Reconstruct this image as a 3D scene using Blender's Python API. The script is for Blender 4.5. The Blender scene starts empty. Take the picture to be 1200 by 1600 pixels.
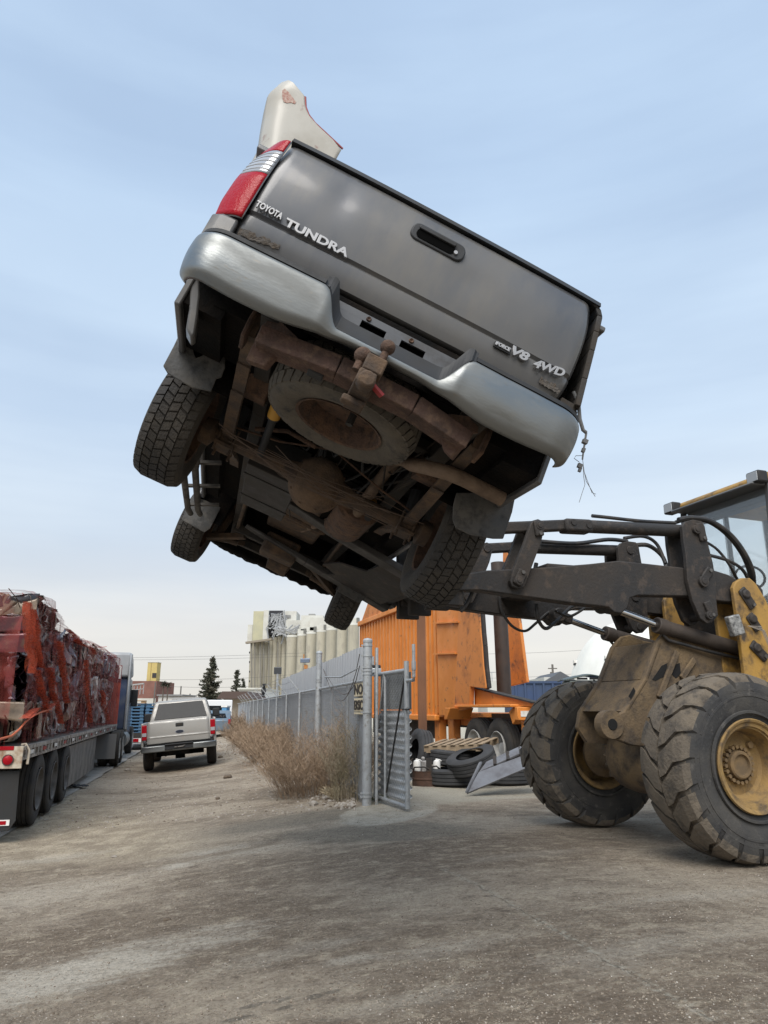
import bpy, bmesh, math, random
from mathutils import Vector, Matrix, noise
V = Vector
rad = math.radians
S = bpy.context.scene
COL = S.collection
rng = random.Random(7)

# ---------------------------------------------------------------- camera
F_PX = 1124.0
PITCH = math.atan(308.0 / F_PX)
CAM = V((0, 0, 1.5))
cd = bpy.data.cameras.new('camera')
cam = bpy.data.objects.new('camera', cd)
COL.objects.link(cam)
cd.sensor_width = 36
cd.lens = F_PX / 1600 * 36
cd.clip_start = 0.05
cd.clip_end = 4000
cam.location = CAM
cam.rotation_euler = (math.pi / 2 + PITCH, 0, 0)
S.camera = cam

# ---------------------------------------------------------------- world, sun, exposure
SUN_EL, SUN_AZ = rad(50), rad(190)
w = bpy.data.worlds.new('World')
S.world = w
w.use_nodes = True
nt = w.node_tree
for n in list(nt.nodes):
    nt.nodes.remove(n)
def nn(t, kind, **kw):
    n = t.nodes.new(kind)
    for k, v in kw.items():
        if hasattr(n, k):
            setattr(n, k, v)
        else:
            n.inputs[k].default_value = v
    return n
out = nn(nt, 'ShaderNodeOutputWorld')
bg = nn(nt, 'ShaderNodeBackground')
bg.inputs['Strength'].default_value = 0.1
sky = nn(nt, 'ShaderNodeTexSky', sky_type='NISHITA', sun_disc=False, sun_elevation=SUN_EL, sun_rotation=SUN_AZ)
sky.air_density = 1.0
sky.dust_density = 1.5
sky.ozone_density = 1.2
tc = nn(nt, 'ShaderNodeTexCoord')
mp = nn(nt, 'ShaderNodeMapping')
mp.inputs['Scale'].default_value = (1.3, 1.3, 2.2)
mp.inputs['Rotation'].default_value = (0.06, -0.10, 0.4)
nz = nn(nt, 'ShaderNodeTexNoise')
nz.inputs['Scale'].default_value = 1.7
nz.inputs['Detail'].default_value = 7
nz.inputs['Roughness'].default_value = 0.52
nz.inputs['Distortion'].default_value = 0.35
rp = nn(nt, 'ShaderNodeValToRGB')
rp.color_ramp.elements[0].position = 0.33
rp.color_ramp.elements[0].color = (0.86, 0.86, 0.86, 1)
rp.color_ramp.elements[1].position = 0.72
rp.color_ramp.elements[1].color = (1, 1, 1, 1)
# the veil of thin cloud: blue grey overhead, milky towards the horizon
sx = nn(nt, 'ShaderNodeSeparateXYZ')
veil = nn(nt, 'ShaderNodeValToRGB')
ve = veil.color_ramp.elements
ve[0].position = 0.0
ve[0].color = (6.4, 6.1, 5.5, 1)
ve[1].position = 0.62
ve[1].color = (4.0, 5.2, 6.75, 1)
e = ve.new(0.10); e.color = (6.3, 6.2, 5.95, 1)
e = ve.new(0.22); e.color = (5.3, 6.0, 6.7, 1)
e = ve.new(0.36); e.color = (4.75, 5.8, 7.0, 1)
# grey cloud bands low in the sky
mp2 = nn(nt, 'ShaderNodeMapping')
mp2.inputs['Scale'].default_value = (0.6, 0.6, 5.5)
mp2.inputs['Location'].default_value = (3.1, 1.2, 0.35)
mp2.inputs['Rotation'].default_value = (0.02, -0.05, 0)
nz2 = nn(nt, 'ShaderNodeTexNoise')
nz2.inputs['Scale'].default_value = 1.5
nz2.inputs['Detail'].default_value = 5
rp2 = nn(nt, 'ShaderNodeValToRGB')
rp2.color_ramp.elements[0].position = 0.40
rp2.color_ramp.elements[0].color = (0.885, 0.895, 0.925, 1)
rp2.color_ramp.elements[1].position = 0.62
rp2.color_ramp.elements[1].color = (1.04, 1.03, 1.02, 1)
mul = nn(nt, 'ShaderNodeMixRGB', blend_type='MULTIPLY')
mul.inputs[0].default_value = 1.0
mix = nn(nt, 'ShaderNodeMixRGB')
K = nt.links.new
K(tc.outputs['Generated'], mp.inputs[0]); K(mp.outputs[0], nz.inputs['Vector']); K(nz.outputs['Fac'], rp.inputs[0])
K(tc.outputs['Generated'], mp2.inputs[0]); K(mp2.outputs[0], nz2.inputs['Vector']); K(nz2.outputs['Fac'], rp2.inputs[0])
K(tc.outputs['Generated'], sx.inputs[0]); K(sx.outputs['Z'], veil.inputs[0])
K(veil.outputs[0], mul.inputs[1]); K(rp2.outputs[0], mul.inputs[2])
K(rp.outputs[0], mix.inputs[0]); K(sky.outputs[0], mix.inputs[1]); K(mul.outputs[0], mix.inputs[2])
K(mix.outputs[0], bg.inputs['Color']); K(bg.outputs[0], out.inputs[0])

sd = bpy.data.lights.new('sun', 'SUN')
sun = bpy.data.objects.new('sun', sd)
COL.objects.link(sun)
sd.energy = 3.0
sd.angle = rad(45)
sd.color = (1.0, 0.95, 0.88)
sdir = V((math.sin(SUN_AZ) * math.cos(SUN_EL), math.cos(SUN_AZ) * math.cos(SUN_EL), math.sin(SUN_EL)))
sun.rotation_euler = sdir.to_track_quat('Z', 'Y').to_euler()
sun.location = (0, 0, 40)

S.view_settings.view_transform = 'Standard'
S.view_settings.look = 'None'
S.view_settings.exposure = 0.5
S.view_settings.gamma = 1.0
S.view_settings.use_curve_mapping = False

# ---------------------------------------------------------------- helpers
class MB:
    """collects geometry for ONE mesh object"""
    def __init__(s):
        s.v = []; s.f = []; s.m = []; s.M = Matrix.Identity(4); s.mi = 0
    def add(s, vs, fs):
        b = len(s.v)
        s.v += [s.M @ V(q) for q in vs]
        s.f += [tuple(i + b for i in f) for f in fs]
        s.m += [s.mi] * len(fs)
        return s
    def hexa(s, p):
        return s.add(p, [(0, 3, 2, 1), (4, 5, 6, 7), (0, 1, 5, 4), (1, 2, 6, 5), (2, 3, 7, 6), (3, 0, 4, 7)])
    def box(s, c, d, rot=None):
        x, y, z = d[0] / 2, d[1] / 2, d[2] / 2
        p = [V(q) for q in ((-x, -y, -z), (x, -y, -z), (x, y, -z), (-x, y, -z), (-x, -y, z), (x, -y, z), (x, y, z), (-x, y, z))]
        if rot is not None:
            p = [rot @ q for q in p]
        return s.hexa([q + V(c) for q in p])
    def bar(s, a, b, wd, th, up=(0, 0, 1)):
        a, b = V(a), V(b); t = (b - a).normalized(); u = V(up)
        sd_ = t.cross(u).normalized() * wd / 2; u = sd_.cross(t).normalized() * th / 2
        return s.hexa([a - sd_ - u, a + sd_ - u, b + sd_ - u, b - sd_ - u, a - sd_ + u, a + sd_ + u, b + sd_ + u, b - sd_ + u])
    def prism(s, poly, ext):
        ext = V(ext); n = len(poly)
        a = [V(q) - ext / 2 for q in poly]; b = [V(q) + ext / 2 for q in poly]
        return s.add(a + b, [tuple(range(n))[::-1], tuple(range(n, 2 * n))] + [(i, (i + 1) % n, n + (i + 1) % n, n + i) for i in range(n)])
    def tube(s, pts, r, n=8):
        pts = [V(q) for q in pts]; rs = r if isinstance(r, (list, tuple)) else [r] * len(pts)
        vs = []; fs = []; up = V((0.13, 0.21, 0.97))
        for i, q in enumerate(pts):
            t = (pts[min(i + 1, len(pts) - 1)] - pts[max(i - 1, 0)]).normalized()
            if abs(t.dot(up)) > 0.95: up = V((0.9, 0.3, 0.1))
            x = t.cross(up).normalized(); y = t.cross(x)
            up = -y if i else up
            for k in range(n):
                a = 2 * math.pi * k / n
                vs.append(q + (x * math.cos(a) + y * math.sin(a)) * rs[i])
        for i in range(len(pts) - 1):
            for k in range(n):
                fs.append((i * n + k, i * n + (k + 1) % n, (i + 1) * n + (k + 1) % n, (i + 1) * n + k))
        fs.append(tuple(range(n))[::-1]); L = (len(pts) - 1) * n
        fs.append(tuple(range(L, L + n)))
        return s.add(vs, fs)
    def cyl(s, a, b, r, n=20):
        return s.tube([a, b], r, n)
    def lathe(s, prof, c=(0, 0, 0), ax='X', n=40):
        """prof: (h along the axis, r); closed ends where r == 0"""
        vs = []; fs = []
        c = V(c)
        for h, r in prof:
            for k in range(n):
                a = 2 * math.pi * k / n; u, w_ = r * math.cos(a), r * math.sin(a)
                vs.append(c + V({'X': (h, u, w_), 'Y': (u, h, w_), 'Z': (u, w_, h)}[ax]))
        for i in range(len(prof) - 1):
            for k in range(n):
                fs.append((i * n + k, i * n + (k + 1) % n, (i + 1) * n + (k + 1) % n, (i + 1) * n + k))
        return s.add(vs, fs)
    def grid(s, fn, nu, nv, thick=None):
        vs = [fn(i / nu, j / nv) for i in range(nu + 1) for j in range(nv + 1)]
        fs = [(i * (nv + 1) + j, (i + 1) * (nv + 1) + j, (i + 1) * (nv + 1) + j + 1, i * (nv + 1) + j + 1) for i in range(nu) for j in range(nv)]
        return s.add(vs, fs)
    def build(s, name, mats, parent=None, smooth=35, bevel=0, seg=2, solid=0, subd=0, nofix=False):
        me = bpy.data.meshes.new(name)
        me.from_pydata([tuple(q) for q in s.v], [], s.f)
        if not isinstance(mats, (list, tuple)): mats = [mats]
        for m in mats: me.materials.append(m)
        if len(mats) > 1: me.polygons.foreach_set('material_index', s.m)
        if not nofix:
            bm = bmesh.new(); bm.from_mesh(me)
            bmesh.ops.recalc_face_normals(bm, faces=bm.faces)
            bm.to_mesh(me); bm.free()
        if smooth:
            me.shade_smooth()
            me.set_sharp_from_angle(angle=rad(smooth))
        o = bpy.data.objects.new(name, me)
        COL.objects.link(o)
        if parent: o.parent = parent
        if subd:
            md = o.modifiers.new('sub', 'SUBSURF'); md.levels = md.render_levels = subd
        if solid:
            md = o.modifiers.new('solid', 'SOLIDIFY'); md.thickness = solid; md.offset = 0
        if bevel:
            md = o.modifiers.new('bevel', 'BEVEL'); md.width = bevel; md.segments = seg; md.limit_method = 'ANGLE'; md.angle_limit = rad(40)
        return o

def tag(o, label=None, cat=None, group=None, kind=None):
    if label: o['label'] = label
    if cat: o['category'] = cat
    if group: o['group'] = group
    if kind: o['kind'] = kind
    return o
def empty(name, M, label, cat, group=None):
    o = bpy.data.objects.new(name, None); COL.objects.link(o)
    o.empty_display_size = 0.2
    o.matrix_world = M if isinstance(M, Matrix) else Matrix.Translation(V(M))
    return tag(o, label, cat, group)
def kids(o): return [c for c in list(bpy.data.objects) if c.parent is o]
def dup(o, M=None, parent=None, label=None):
    c = o.copy(); COL.objects.link(c)
    if parent: c.parent = parent
    if M is not None: c.matrix_world = M
    if label: c['label'] = label
    for k in kids(o): dup(k, None, c)
    return c
def frame(loc, fwd, up=(0, 0, 1)):
    """matrix whose local y axis points along fwd, x to its right"""
    y = V(fwd).normalized(); x = y.cross(V(up)).normalized(); z = x.cross(y)
    M = Matrix((x, y, z)).transposed().to_4x4(); M.translation = V(loc)
    return M
# reading a point of the place off the photograph: the sight line through a pixel, cut by a plane of some thing
def ray(x, y):
    a = (x - 600) / F_PX; b = -(y - 800) / F_PX
    return V((a, math.cos(PITCH) - b * math.sin(PITCH), math.sin(PITCH) + b * math.cos(PITCH)))
def cut(M, x, y, ax, val):
    Mi = M.inverted(); o = Mi @ CAM; d = (Mi.to_3x3() @ ray(x, y))
    return o + d * ((val - o[ax]) / d[ax])

# ---------------------------------------------------------------- materials
MATS = {}
def mat(name, col, rough=0.6, metal=0.0, dirt=None, amt=0.5, scale=3.0, bump=0.0, bscale=60, spec=None, dirt2=None, amt2=0.4, scale2=14, coat=0, stretch=None, trans=0, emit=None):
    if name in MATS: return MATS[name]
    m = bpy.data.materials.new(name); m.use_nodes = True
    t = m.node_tree; b = t.nodes['Principled BSDF']; L = t.links.new
    b.inputs['Roughness'].default_value = rough
    b.inputs['Metallic'].default_value = metal
    if spec is not None: b.inputs['Specular IOR Level'].default_value = spec
    if coat: b.inputs['Coat Weight'].default_value = coat; b.inputs['Coat Roughness'].default_value = 0.12
    if trans: b.inputs['Transmission Weight'].default_value = trans
    if emit: b.inputs['Emission Color'].default_value = (*emit[0], 1); b.inputs['Emission Strength'].default_value = emit[1]
    tcn = nn(t, 'ShaderNodeTexCoord'); mpn = nn(t, 'ShaderNodeMapping')
    L(tcn.outputs['Object'], mpn.inputs[0])
    if stretch: mpn.inputs['Scale'].default_value = stretch
    src = None
    def layer(base, c2, am, sc, off):
        n = nn(t, 'ShaderNodeTexNoise'); n.inputs['Scale'].default_value = sc; n.inputs['Detail'].default_value = 7; n.inputs['Roughness'].default_value = 0.62
        n.noise_dimensions = '4D'; n.inputs['W'].default_value = off
        L(mpn.outputs[0], n.inputs['Vector'])
        r = nn(t, 'ShaderNodeMapRange'); r.inputs['From Min'].default_value = 0.62 - am * 0.42; r.inputs['From Max'].default_value = 0.74 - am * 0.2
        L(n.outputs['Fac'], r.inputs['Value'])
        x = nn(t, 'ShaderNodeMixRGB')
        L(r.outputs[0], x.inputs[0])
        if base is None: x.inputs[1].default_value = (*col, 1)
        else: L(base, x.inputs[1])
        x.inputs[2].default_value = (*c2, 1)
        return x.outputs[0], r.outputs[0]
    b.inputs['Base Color'].default_value = (*col, 1)
    if dirt:
        src, fac = layer(None, dirt, amt, scale, 1.3)
        if dirt2: src, _ = layer(src, dirt2, amt2, scale2, 7.7)
        L(src, b.inputs['Base Color'])
        rr = nn(t, 'ShaderNodeMapRange'); rr.inputs['To Min'].default_value = rough; rr.inputs['To Max'].default_value = min(1, rough + 0.3)
        L(fac, rr.inputs['Value']); L(rr.outputs[0], b.inputs['Roughness'])
        if metal > 0:
            rm = nn(t, 'ShaderNodeMapRange'); rm.inputs['To Min'].default_value = metal; rm.inputs['To Max'].default_value = metal * 0.5
            L(fac, rm.inputs['Value']); L(rm.outputs[0], b.inputs['Metallic'])
    if bump:
        n = nn(t, 'ShaderNodeTexNoise'); n.inputs['Scale'].default_value = bscale; n.inputs['Detail'].default_value = 5
        L(mpn.outputs[0], n.inputs['Vector'])
        bp = nn(t, 'ShaderNodeBump'); bp.inputs['Strength'].default_value = bump; bp.inputs['Distance'].default_value = 0.02
        L(n.outputs['Fac'], bp.inputs['Height']); L(bp.outputs[0], b.inputs['Normal'])
    MATS[name] = m
    return m
DUST = (0.13, 0.10, 0.075)
M_paint = mat('weathered_grey_paint', (0.088, 0.090, 0.096), 0.36, 0.3, (0.104, 0.101, 0.098), 0.7, 2.2, 0.02, 300, dirt2=(0.135, 0.125, 0.112), amt2=0.22, scale2=6, coat=0.2)
M_chrome = mat('dulled_chrome', (0.225, 0.235, 0.235), 0.31, 0.95, (0.165, 0.17, 0.165), 0.55, 4, 0.04, 60, dirt2=(0.22, 0.20, 0.17), amt2=0.06, scale2=30, stretch=(0.5, 1, 1.6))
M_blackp = mat('black_plastic', (0.013, 0.014, 0.016), 0.6, 0, (0.026, 0.026, 0.026), 0.4, 6, 0.05, 200)
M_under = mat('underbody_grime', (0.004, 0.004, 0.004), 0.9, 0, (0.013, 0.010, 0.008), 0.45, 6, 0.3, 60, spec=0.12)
M_rust = mat('rusty_steel', (0.075, 0.042, 0.028), 0.85, 0, (0.13, 0.075, 0.045), 0.5, 9, 0.4, 90, dirt2=(0.03, 0.02, 0.016), amt2=0.35, scale2=20)
M_dustmetal = mat('dusty_brown_steel', (0.055, 0.038, 0.027), 0.85, 0, (0.115, 0.073, 0.044), 0.5, 7, 0.3, 80, dirt2=(0.04, 0.03, 0.025), amt2=0.35, scale2=16)
M_greysteel = mat('dark_grey_steel', (0.018, 0.017, 0.016), 0.7, 0.0, (0.045, 0.036, 0.028), 0.5, 6, 0.15, 80)
M_rubber = mat('old_tyre_rubber', (0.022, 0.021, 0.021), 0.82, 0, (0.055, 0.048, 0.040), 0.6, 5, 0.35, 70)
M_rubberdust = mat('dusty_tyre_rubber', (0.075, 0.066, 0.054), 0.9, 0, (0.11, 0.095, 0.075), 0.5, 8, 0.3, 60, dirt2=(0.03, 0.03, 0.03), amt2=0.2, scale2=10)
M_red = mat('red_lens', (0.30, 0.004, 0.010), 0.25, 0, spec=0.2, bump=0.2, bscale=90)
M_clear = mat('clear_lens', (0.36, 0.37, 0.39), 0.14, 0.25, coat=0.5, bump=0.10, bscale=90)
M_letter = mat('bright_letter_chrome', (0.34, 0.34, 0.345), 0.42, 0.35)
M_white = mat('white_paint', (0.72, 0.71, 0.68), 0.4, 0, (0.5, 0.46, 0.4), 0.35, 5)

# ---------------------------------------------------------------- the lie of the land
def sm(a, b, x):
    t = max(0, min(1, (x - a) / (b - a))); return t * t * (3 - 2 * t)
def sperp(x, y): return 0.973 * x + 0.229 * y
def gz(x, y):
    s = sperp(x, y)
    s0 = -2.5 + 1.0 * sm(11, 20, y)
    z = -0.17 + 0.485 * sm(s0, 3.0, s)
    return z
def gp(px, py, lift=0.0):
    d = ray(px, py); lo, hi = 0.5, 400.0
    for _ in range(60):
        m = (lo + hi) / 2; q = CAM + d * m
        if q.z > gz(q.x, q.y) + lift: lo = m
        else: hi = m
    return CAM + d * lo
STREET = V((-0.229, 0.973, 0))      # the street, the fence and the flatbed all run this way
SIDE = V((0.973, 0.229, 0))
# ================================================================ SETTING: ground, road
def axis_vals(lo, hi, fine_lo, fine_hi, step, grow=1.35):
    v = []; x = fine_lo
    while x <= fine_hi: v.append(x); x += step
    s = step; x = fine_hi
    while x < hi: s *= grow; x += s; v.append(min(x, hi))
    s = step; x = fine_lo; a = []
    while x > lo: s *= grow; x -= s; a.append(max(x, lo))
    return a[::-1] + v
def relief(x, y):
    """shallow ruts and lumps of the trodden dirt, metres"""
    n = noise.fractal(V((x * 0.9, y * 0.9, 3.0)), 1.0, 2.0, 4) * 0.012
    n += noise.fractal(V((x * 4.5, y * 4.5, 9.0)), 0.9, 2.1, 3) * 0.0045
    return n * sm(0.2, 1.5, y + 2)
gx = axis_vals(-900, 900, -9, 8, 0.085, 1.3); gy = axis_vals(-20, 1500, 1.5, 14, 0.085, 1.25)
mb = MB()
mb.v = [V((x, y, gz(x, y) + relief(x, y) - (0.05 if sperp(x, y) < -2.8 else 0))) for x in gx for y in gy]
ny = len(gy)
mb.f = [(i * ny + j, (i + 1) * ny + j, (i + 1) * ny + j + 1, i * ny + j + 1) for i in range(len(gx) - 1) for j in range(ny - 1)]
mb.m = [0] * len(mb.f)

def ground_material():
    m = bpy.data.materials.new('trodden_dirt'); m.use_nodes = True
    t = m.node_tree; L = t.links.new; b = t.nodes['Principled BSDF']
    b.inputs['Roughness'].default_value = 0.92; b.inputs['Specular IOR Level'].default_value = 0.25
    co = nn(t, 'ShaderNodeTexCoord').outputs['Object']
    def noi(sc, det=6, rough=0.6, scale=None, rot=0, w=0.0, dist=0):
        mp = nn(t, 'ShaderNodeMapping'); L(co, mp.inputs[0])
        mp.inputs['Rotation'].default_value = (0, 0, rot)
        if scale: mp.inputs['Scale'].default_value = scale
        n = nn(t, 'ShaderNodeTexNoise', noise_dimensions='4D'); L(mp.outputs[0], n.inputs['Vector'])
        n.inputs['Scale'].default_value = sc; n.inputs['Detail'].default_value = det; n.inputs['Roughness'].default_value = rough; n.inputs['W'].default_value = w; n.inputs['Distortion'].default_value = dist
        return n.outputs['Fac']
    def rng_(v, a, c, lo=0, hi=1):
        r = nn(t, 'ShaderNodeMapRange', interpolation_type='SMOOTHSTEP'); L(v, r.inputs['Value'])
        r.inputs['From Min'].default_value = a; r.inputs['From Max'].default_value = c; r.inputs['To Min'].default_value = lo; r.inputs['To Max'].default_value = hi
        return r.outputs[0]
    def mth(op, a, c=None):
        n = nn(t, 'ShaderNodeMath', operation=op)
        for i, q in enumerate((a, c)):
            if q is None: continue
            if isinstance(q, (int, float)): n.inputs[i].default_value = q
            else: L(q, n.inputs[i])
        return n.outputs[0]
    def mixc(f, a, c):
        x = nn(t, 'ShaderNodeMixRGB')
        if isinstance(f, (int, float)): x.inputs[0].default_value = f
        else: L(f, x.inputs[0])
        for i, q in ((1, a), (2, c)):
            if isinstance(q, tuple): x.inputs[i].default_value = (*q, 1)
            else: L(q, x.inputs[i])
        return x.outputs[0]
    sxyz = nn(t, 'ShaderNodeSeparateXYZ'); L(co, sxyz.inputs[0]); X, Y = sxyz.outputs[0], sxyz.outputs[1]
    def lin(a, c, d): return mth('ADD', mth('ADD', mth('MULTIPLY', X, a), mth('MULTIPLY', Y, c)), d)
    def blob(px, py, rx, ry, rot=0.0):
        q = gp(px, py); ca, sa = math.cos(rot), math.sin(rot)
        u = lin(ca / rx, sa / rx, -(q.x * ca + q.y * sa) / rx); v_ = lin(-sa / ry, ca / ry, -(-q.x * sa + q.y * ca) / ry)
        d = mth('SQRT', mth('ADD', mth('MULTIPLY', u, u), mth('MULTIPLY', v_, v_)))
        return d
    # base tones, streaked by traffic that swings across the gateway
    fine = noi(38, 10, 0.78, w=1)
    mid = noi(7, 10, 0.76, (0.75, 1.25, 1), 0.3, 3, 0.3)
    big = noi(0.55, 8, 0.66, (0.6, 1.4, 1), 0.30, 2, 0.5)
    str_ = noi(1.9, 12, 0.80, (0.75, 1.35, 1), 0.24, 5, 0.5)
    c = mixc(rng_(big, 0.40, 0.60), (0.226, 0.176, 0.128), (0.424, 0.354, 0.273))
    c = mixc(rng_(str_, 0.50, 0.70, 0, 0.55), c, (0.544, 0.463, 0.350))
    c = mixc(rng_(noi(2.8, 12, 0.82, (0.75, 1.3, 1), 0.35, 11, 0.5), 0.52, 0.70, 0, 0.60), c, (0.162, 0.120, 0.085))
    c = mixc(rng_(mid, 0.50, 0.62, 0, 0.62), c, (0.561, 0.480, 0.365))
    c = mixc(rng_(mid, 0.47, 0.37, 0, 0.68), c, (0.135, 0.102, 0.074))
    # tyre tracks curving through the gate: rows of short lug prints
    for k_, (cx_, cy_, rr_) in enumerate(((-6.5, 16.0, 9.0), (-6.5, 16.0, 10.1), (9.0, -4.5, 10.6), (9.0, -4.5, 11.7))):
        dd = mth('SQRT', mth('ADD', mth('POWER', lin(1, 0, -cx_), 2.0), mth('POWER', lin(0, 1, -cy_), 2.0)))
        rd = mth('ABSOLUTE', mth('SUBTRACT', dd, rr_))
        an = mth('ARCTAN2', lin(0, 1, -cy_), lin(1, 0, -cx_))
        lug = mth('SINE', mth('ADD', mth('MULTIPLY', an, rr_ * 40.0), mth('MULTIPLY', rd, 14.0)))
        tr = mth('MULTIPLY', mth('MULTIPLY', rng_(rd, 0.30, 0.20), rng_(lug, -0.2, 0.6)), rng_(noi(0.9, 6, 0.6, w=90 + k_), 0.46, 0.62))
        c = mixc(mth('MULTIPLY', tr, 0.34), c, (0.165, 0.127, 0.089))
    # shoulder beside the street: paler, tan and stony
    edge = mth('ADD', lin(-0.12, 1.0, -8.6), mth('MULTIPLY', noi(0.8, 6, 0.6, w=20), 2.6))
    sh = mth('MULTIPLY', rng_(edge, 0.6, 2.0), rng_(lin(0.620, 0.384, 0.000), 2.6, 1.7))
    c_sh = mixc(rng_(noi(3.2, 9, 0.72, w=21), 0.4, 0.66), (0.341, 0.278, 0.201), (0.597, 0.504, 0.370))
    c = mixc(sh, c, c_sh)
    # pale concrete of the yard beyond the gate
    a, d_ = gp(548, 1276), gp(850, 1246)
    nrm = V((-(d_.y - a.y), d_.x - a.x, 0)).normalized()
    yl = mth('ADD', lin(nrm.x, nrm.y, -nrm.dot(a)), mth('MULTIPLY', mth('SUBTRACT', noi(1.4, 7, 0.65, w=31), 0.5), 1.3))
    ya = mth('MULTIPLY', rng_(yl, -0.15, 0.35), rng_(lin(0.973, 0.229, -0.12 * 0), 2.05, 2.25))
    c_y = mixc(rng_(noi(1.3, 8, 0.66, w=33), 0.38, 0.68), (0.465, 0.418, 0.333), (0.510, 0.472, 0.382))
    c = mixc(ya, c, c_y)
    # dark oily asphalt patch at the foot of the fence
    wob = mth('MULTIPLY', mth('SUBTRACT', noi(2.2, 7, 0.65, w=41), 0.5), 0.9)
    for px, py, rx, ry, rot in ((490, 1277, 1.5, 0.62, 0.1), (585, 1300, 1.4, 0.55, -0.35)):
        c = mixc(rng_(mth('ADD', blob(px, py, rx, ry, rot), wob), 1.1, 0.55, 0, 0.62), c, (0.154, 0.139, 0.110))
    # the lip of the concrete apron at the gate
    c = mixc(rng_(mth('ADD', blob(607, 1268, 0.62, 1.0, -0.25), mth('MULTIPLY', wob, 0.35)), 1.0, 0.86, 0, 0.85), c, mixc(rng_(noi(6, 10, 0.75, w=37), 0.36, 0.62), (0.40, 0.355, 0.285), (0.58, 0.54, 0.455)))
    # chalky spills
    wob2 = mth('MULTIPLY', mth('SUBTRACT', noi(4.5, 12, 0.82, (0.6, 1.3, 1), 0.3, 51), 0.5), 4.6)
    chalk = rng_(noi(11, 12, 0.85, (0.7, 1.3, 1), 0.3, 53), 0.36, 0.56, 0.25, 1.0)
    for px, py, rx, ry, rot, am in ((130, 1515, 1.0, 0.32, 0.32, 1.0), (40, 1555, 0.5, 0.25, 0.35, 1.0), (330, 1330, 0.5, 0.2, 0.25, 0.6), (60, 1345, 0.8, 0.25, 0.3, 0.5), (1000, 1480, 0.7, 0.2, 0.3, 0.45), (1100, 1400, 0.6, 0.12, 0.3, 0.4), (700, 1480, 0.5, 0.12, 0.2, 0.4), (640, 1560, 0.4, 0.1, 0.2, 0.4), (275, 1354, 0.16, 0.12, 0, 0.95), (370, 1335, 0.9, 0.16, 0.22, 0.42), (560, 1497, 0.22, 0.10, 0.2, 0.7), (470, 1485, 0.55, 0.13, 0.2, 0.4), (60, 1400, 0.9, 0.42, 0.2, 0.35), (250, 1490, 0.5, 0.12, 0.3, 0.5), (830, 1335, 0.7, 0.12, 0.25, 0.3)):
        c = mixc(mth('MULTIPLY', rng_(mth('ADD', blob(px, py, rx, ry, rot), wob2), 1.45, 0.15, 0, am), chalk), c, (0.62, 0.565, 0.475))
    # damp spots
    for px, py, rx, ry in ((440, 1560, 0.07, 0.035), (490, 1556, 0.06, 0.04), (445, 1572, 0.05, 0.028), (395, 1568, 0.09, 0.03), (370, 1590, 0.1, 0.03), (520, 1548, 0.05, 0.03)):
        c = mixc(rng_(mth('ADD', blob(px, py, rx, ry, 0.2), mth('MULTIPLY', wob, 0.5)), 1.0, 0.6, 0, 0.6), c, (0.093, 0.087, 0.073))
    # a long crack with pale crumbs in it
    p, q = gp(690, 1352), gp(1120, 1598); dn = (q - p).normalized()
    pe = mth('ADD', lin(-dn.y, dn.x, dn.y * p.x - dn.x * p.y), mth('MULTIPLY', mth('SUBTRACT', noi(2.5, 6, 0.7, w=61), 0.5), 0.16))
    al = lin(dn.x, dn.y, -(dn.x * p.x + dn.y * p.y))
    seg = mth('MULTIPLY', rng_(al, 0.0, 0.2), rng_(al, (q - p).length + 0.6, (q - p).length))
    near = mth('MULTIPLY', rng_(mth('ABSOLUTE', pe), 0.045, 0.008), rng_(noi(26, 4, 0.6, w=63), 0.44, 0.6))
    c = mixc(mth('MULTIPLY', mth('MULTIPLY', near, seg), 0.55), c, (0.557, 0.525, 0.437))
    line = mth('MULTIPLY', rng_(mth('ABSOLUTE', pe), 0.007, 0.002), seg)
    c = mixc(mth('MULTIPLY', mth('MULTIPLY', line, rng_(noi(3, 5, 0.6, w=64), 0.42, 0.6)), 0.5), c, (0.104, 0.092, 0.073))
    # grit
    v1 = nn(t, 'ShaderNodeTexVoronoi'); v1.inputs['Scale'].default_value = 75; L(co, v1.inputs['Vector'])
    spk = mth('MULTIPLY', rng_(v1.outputs['Distance'], 0.26, 0.14), rng_(noi(9, 5, 0.6, w=71), 0.5, 0.66))
    c = mixc(mth('MULTIPLY', spk, 0.7), c, (0.600, 0.564, 0.451))
    c = mixc(rng_(fine, 0.47, 0.62, 0, 0.5), c, (0.114, 0.098, 0.073))
    c = mixc(rng_(fine, 0.50, 0.36, 0, 0.42), c, (0.52, 0.46, 0.385))
    v2 = nn(t, 'ShaderNodeTexVoronoi'); v2.inputs['Scale'].default_value = 34; v2.inputs['Randomness'].default_value = 1; L(co, v2.inputs['Vector'])
    peb_ = mth('MULTIPLY', rng_(v2.outputs['Distance'], 0.30, 0.16), rng_(noi(5, 6, 0.7, w=73), 0.48, 0.62))
    c = mixc(mth('MULTIPLY', peb_, 0.5), c, (0.40, 0.355, 0.30))
    L(c, b.inputs['Base Color'])
    h = mth('ADD', mth('MULTIPLY', noi(13, 12, 0.80, (0.8, 1.2, 1), 0.3, 81), 1.5), mth('MULTIPLY', fine, 2.0))
    h = mth('ADD', h, mth('ADD', mth('MULTIPLY', str_, 0.9), mth('MULTIPLY', mid, 1.2)))
    h = mth('SUBTRACT', h, mth('MULTIPLY', line, 0.8))
    h = mth('ADD', h, mth('MULTIPLY', peb_, 0.5))
    bp = nn(t, 'ShaderNodeBump'); bp.inputs['Strength'].default_value = 0.85; bp.inputs['Distance'].default_value = 0.032
    L(h, bp.inputs['Height']); L(bp.outputs[0], b.inputs['Normal'])
    return m
g = mb.build('ground', ground_material(), smooth=60, nofix=True)
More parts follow.
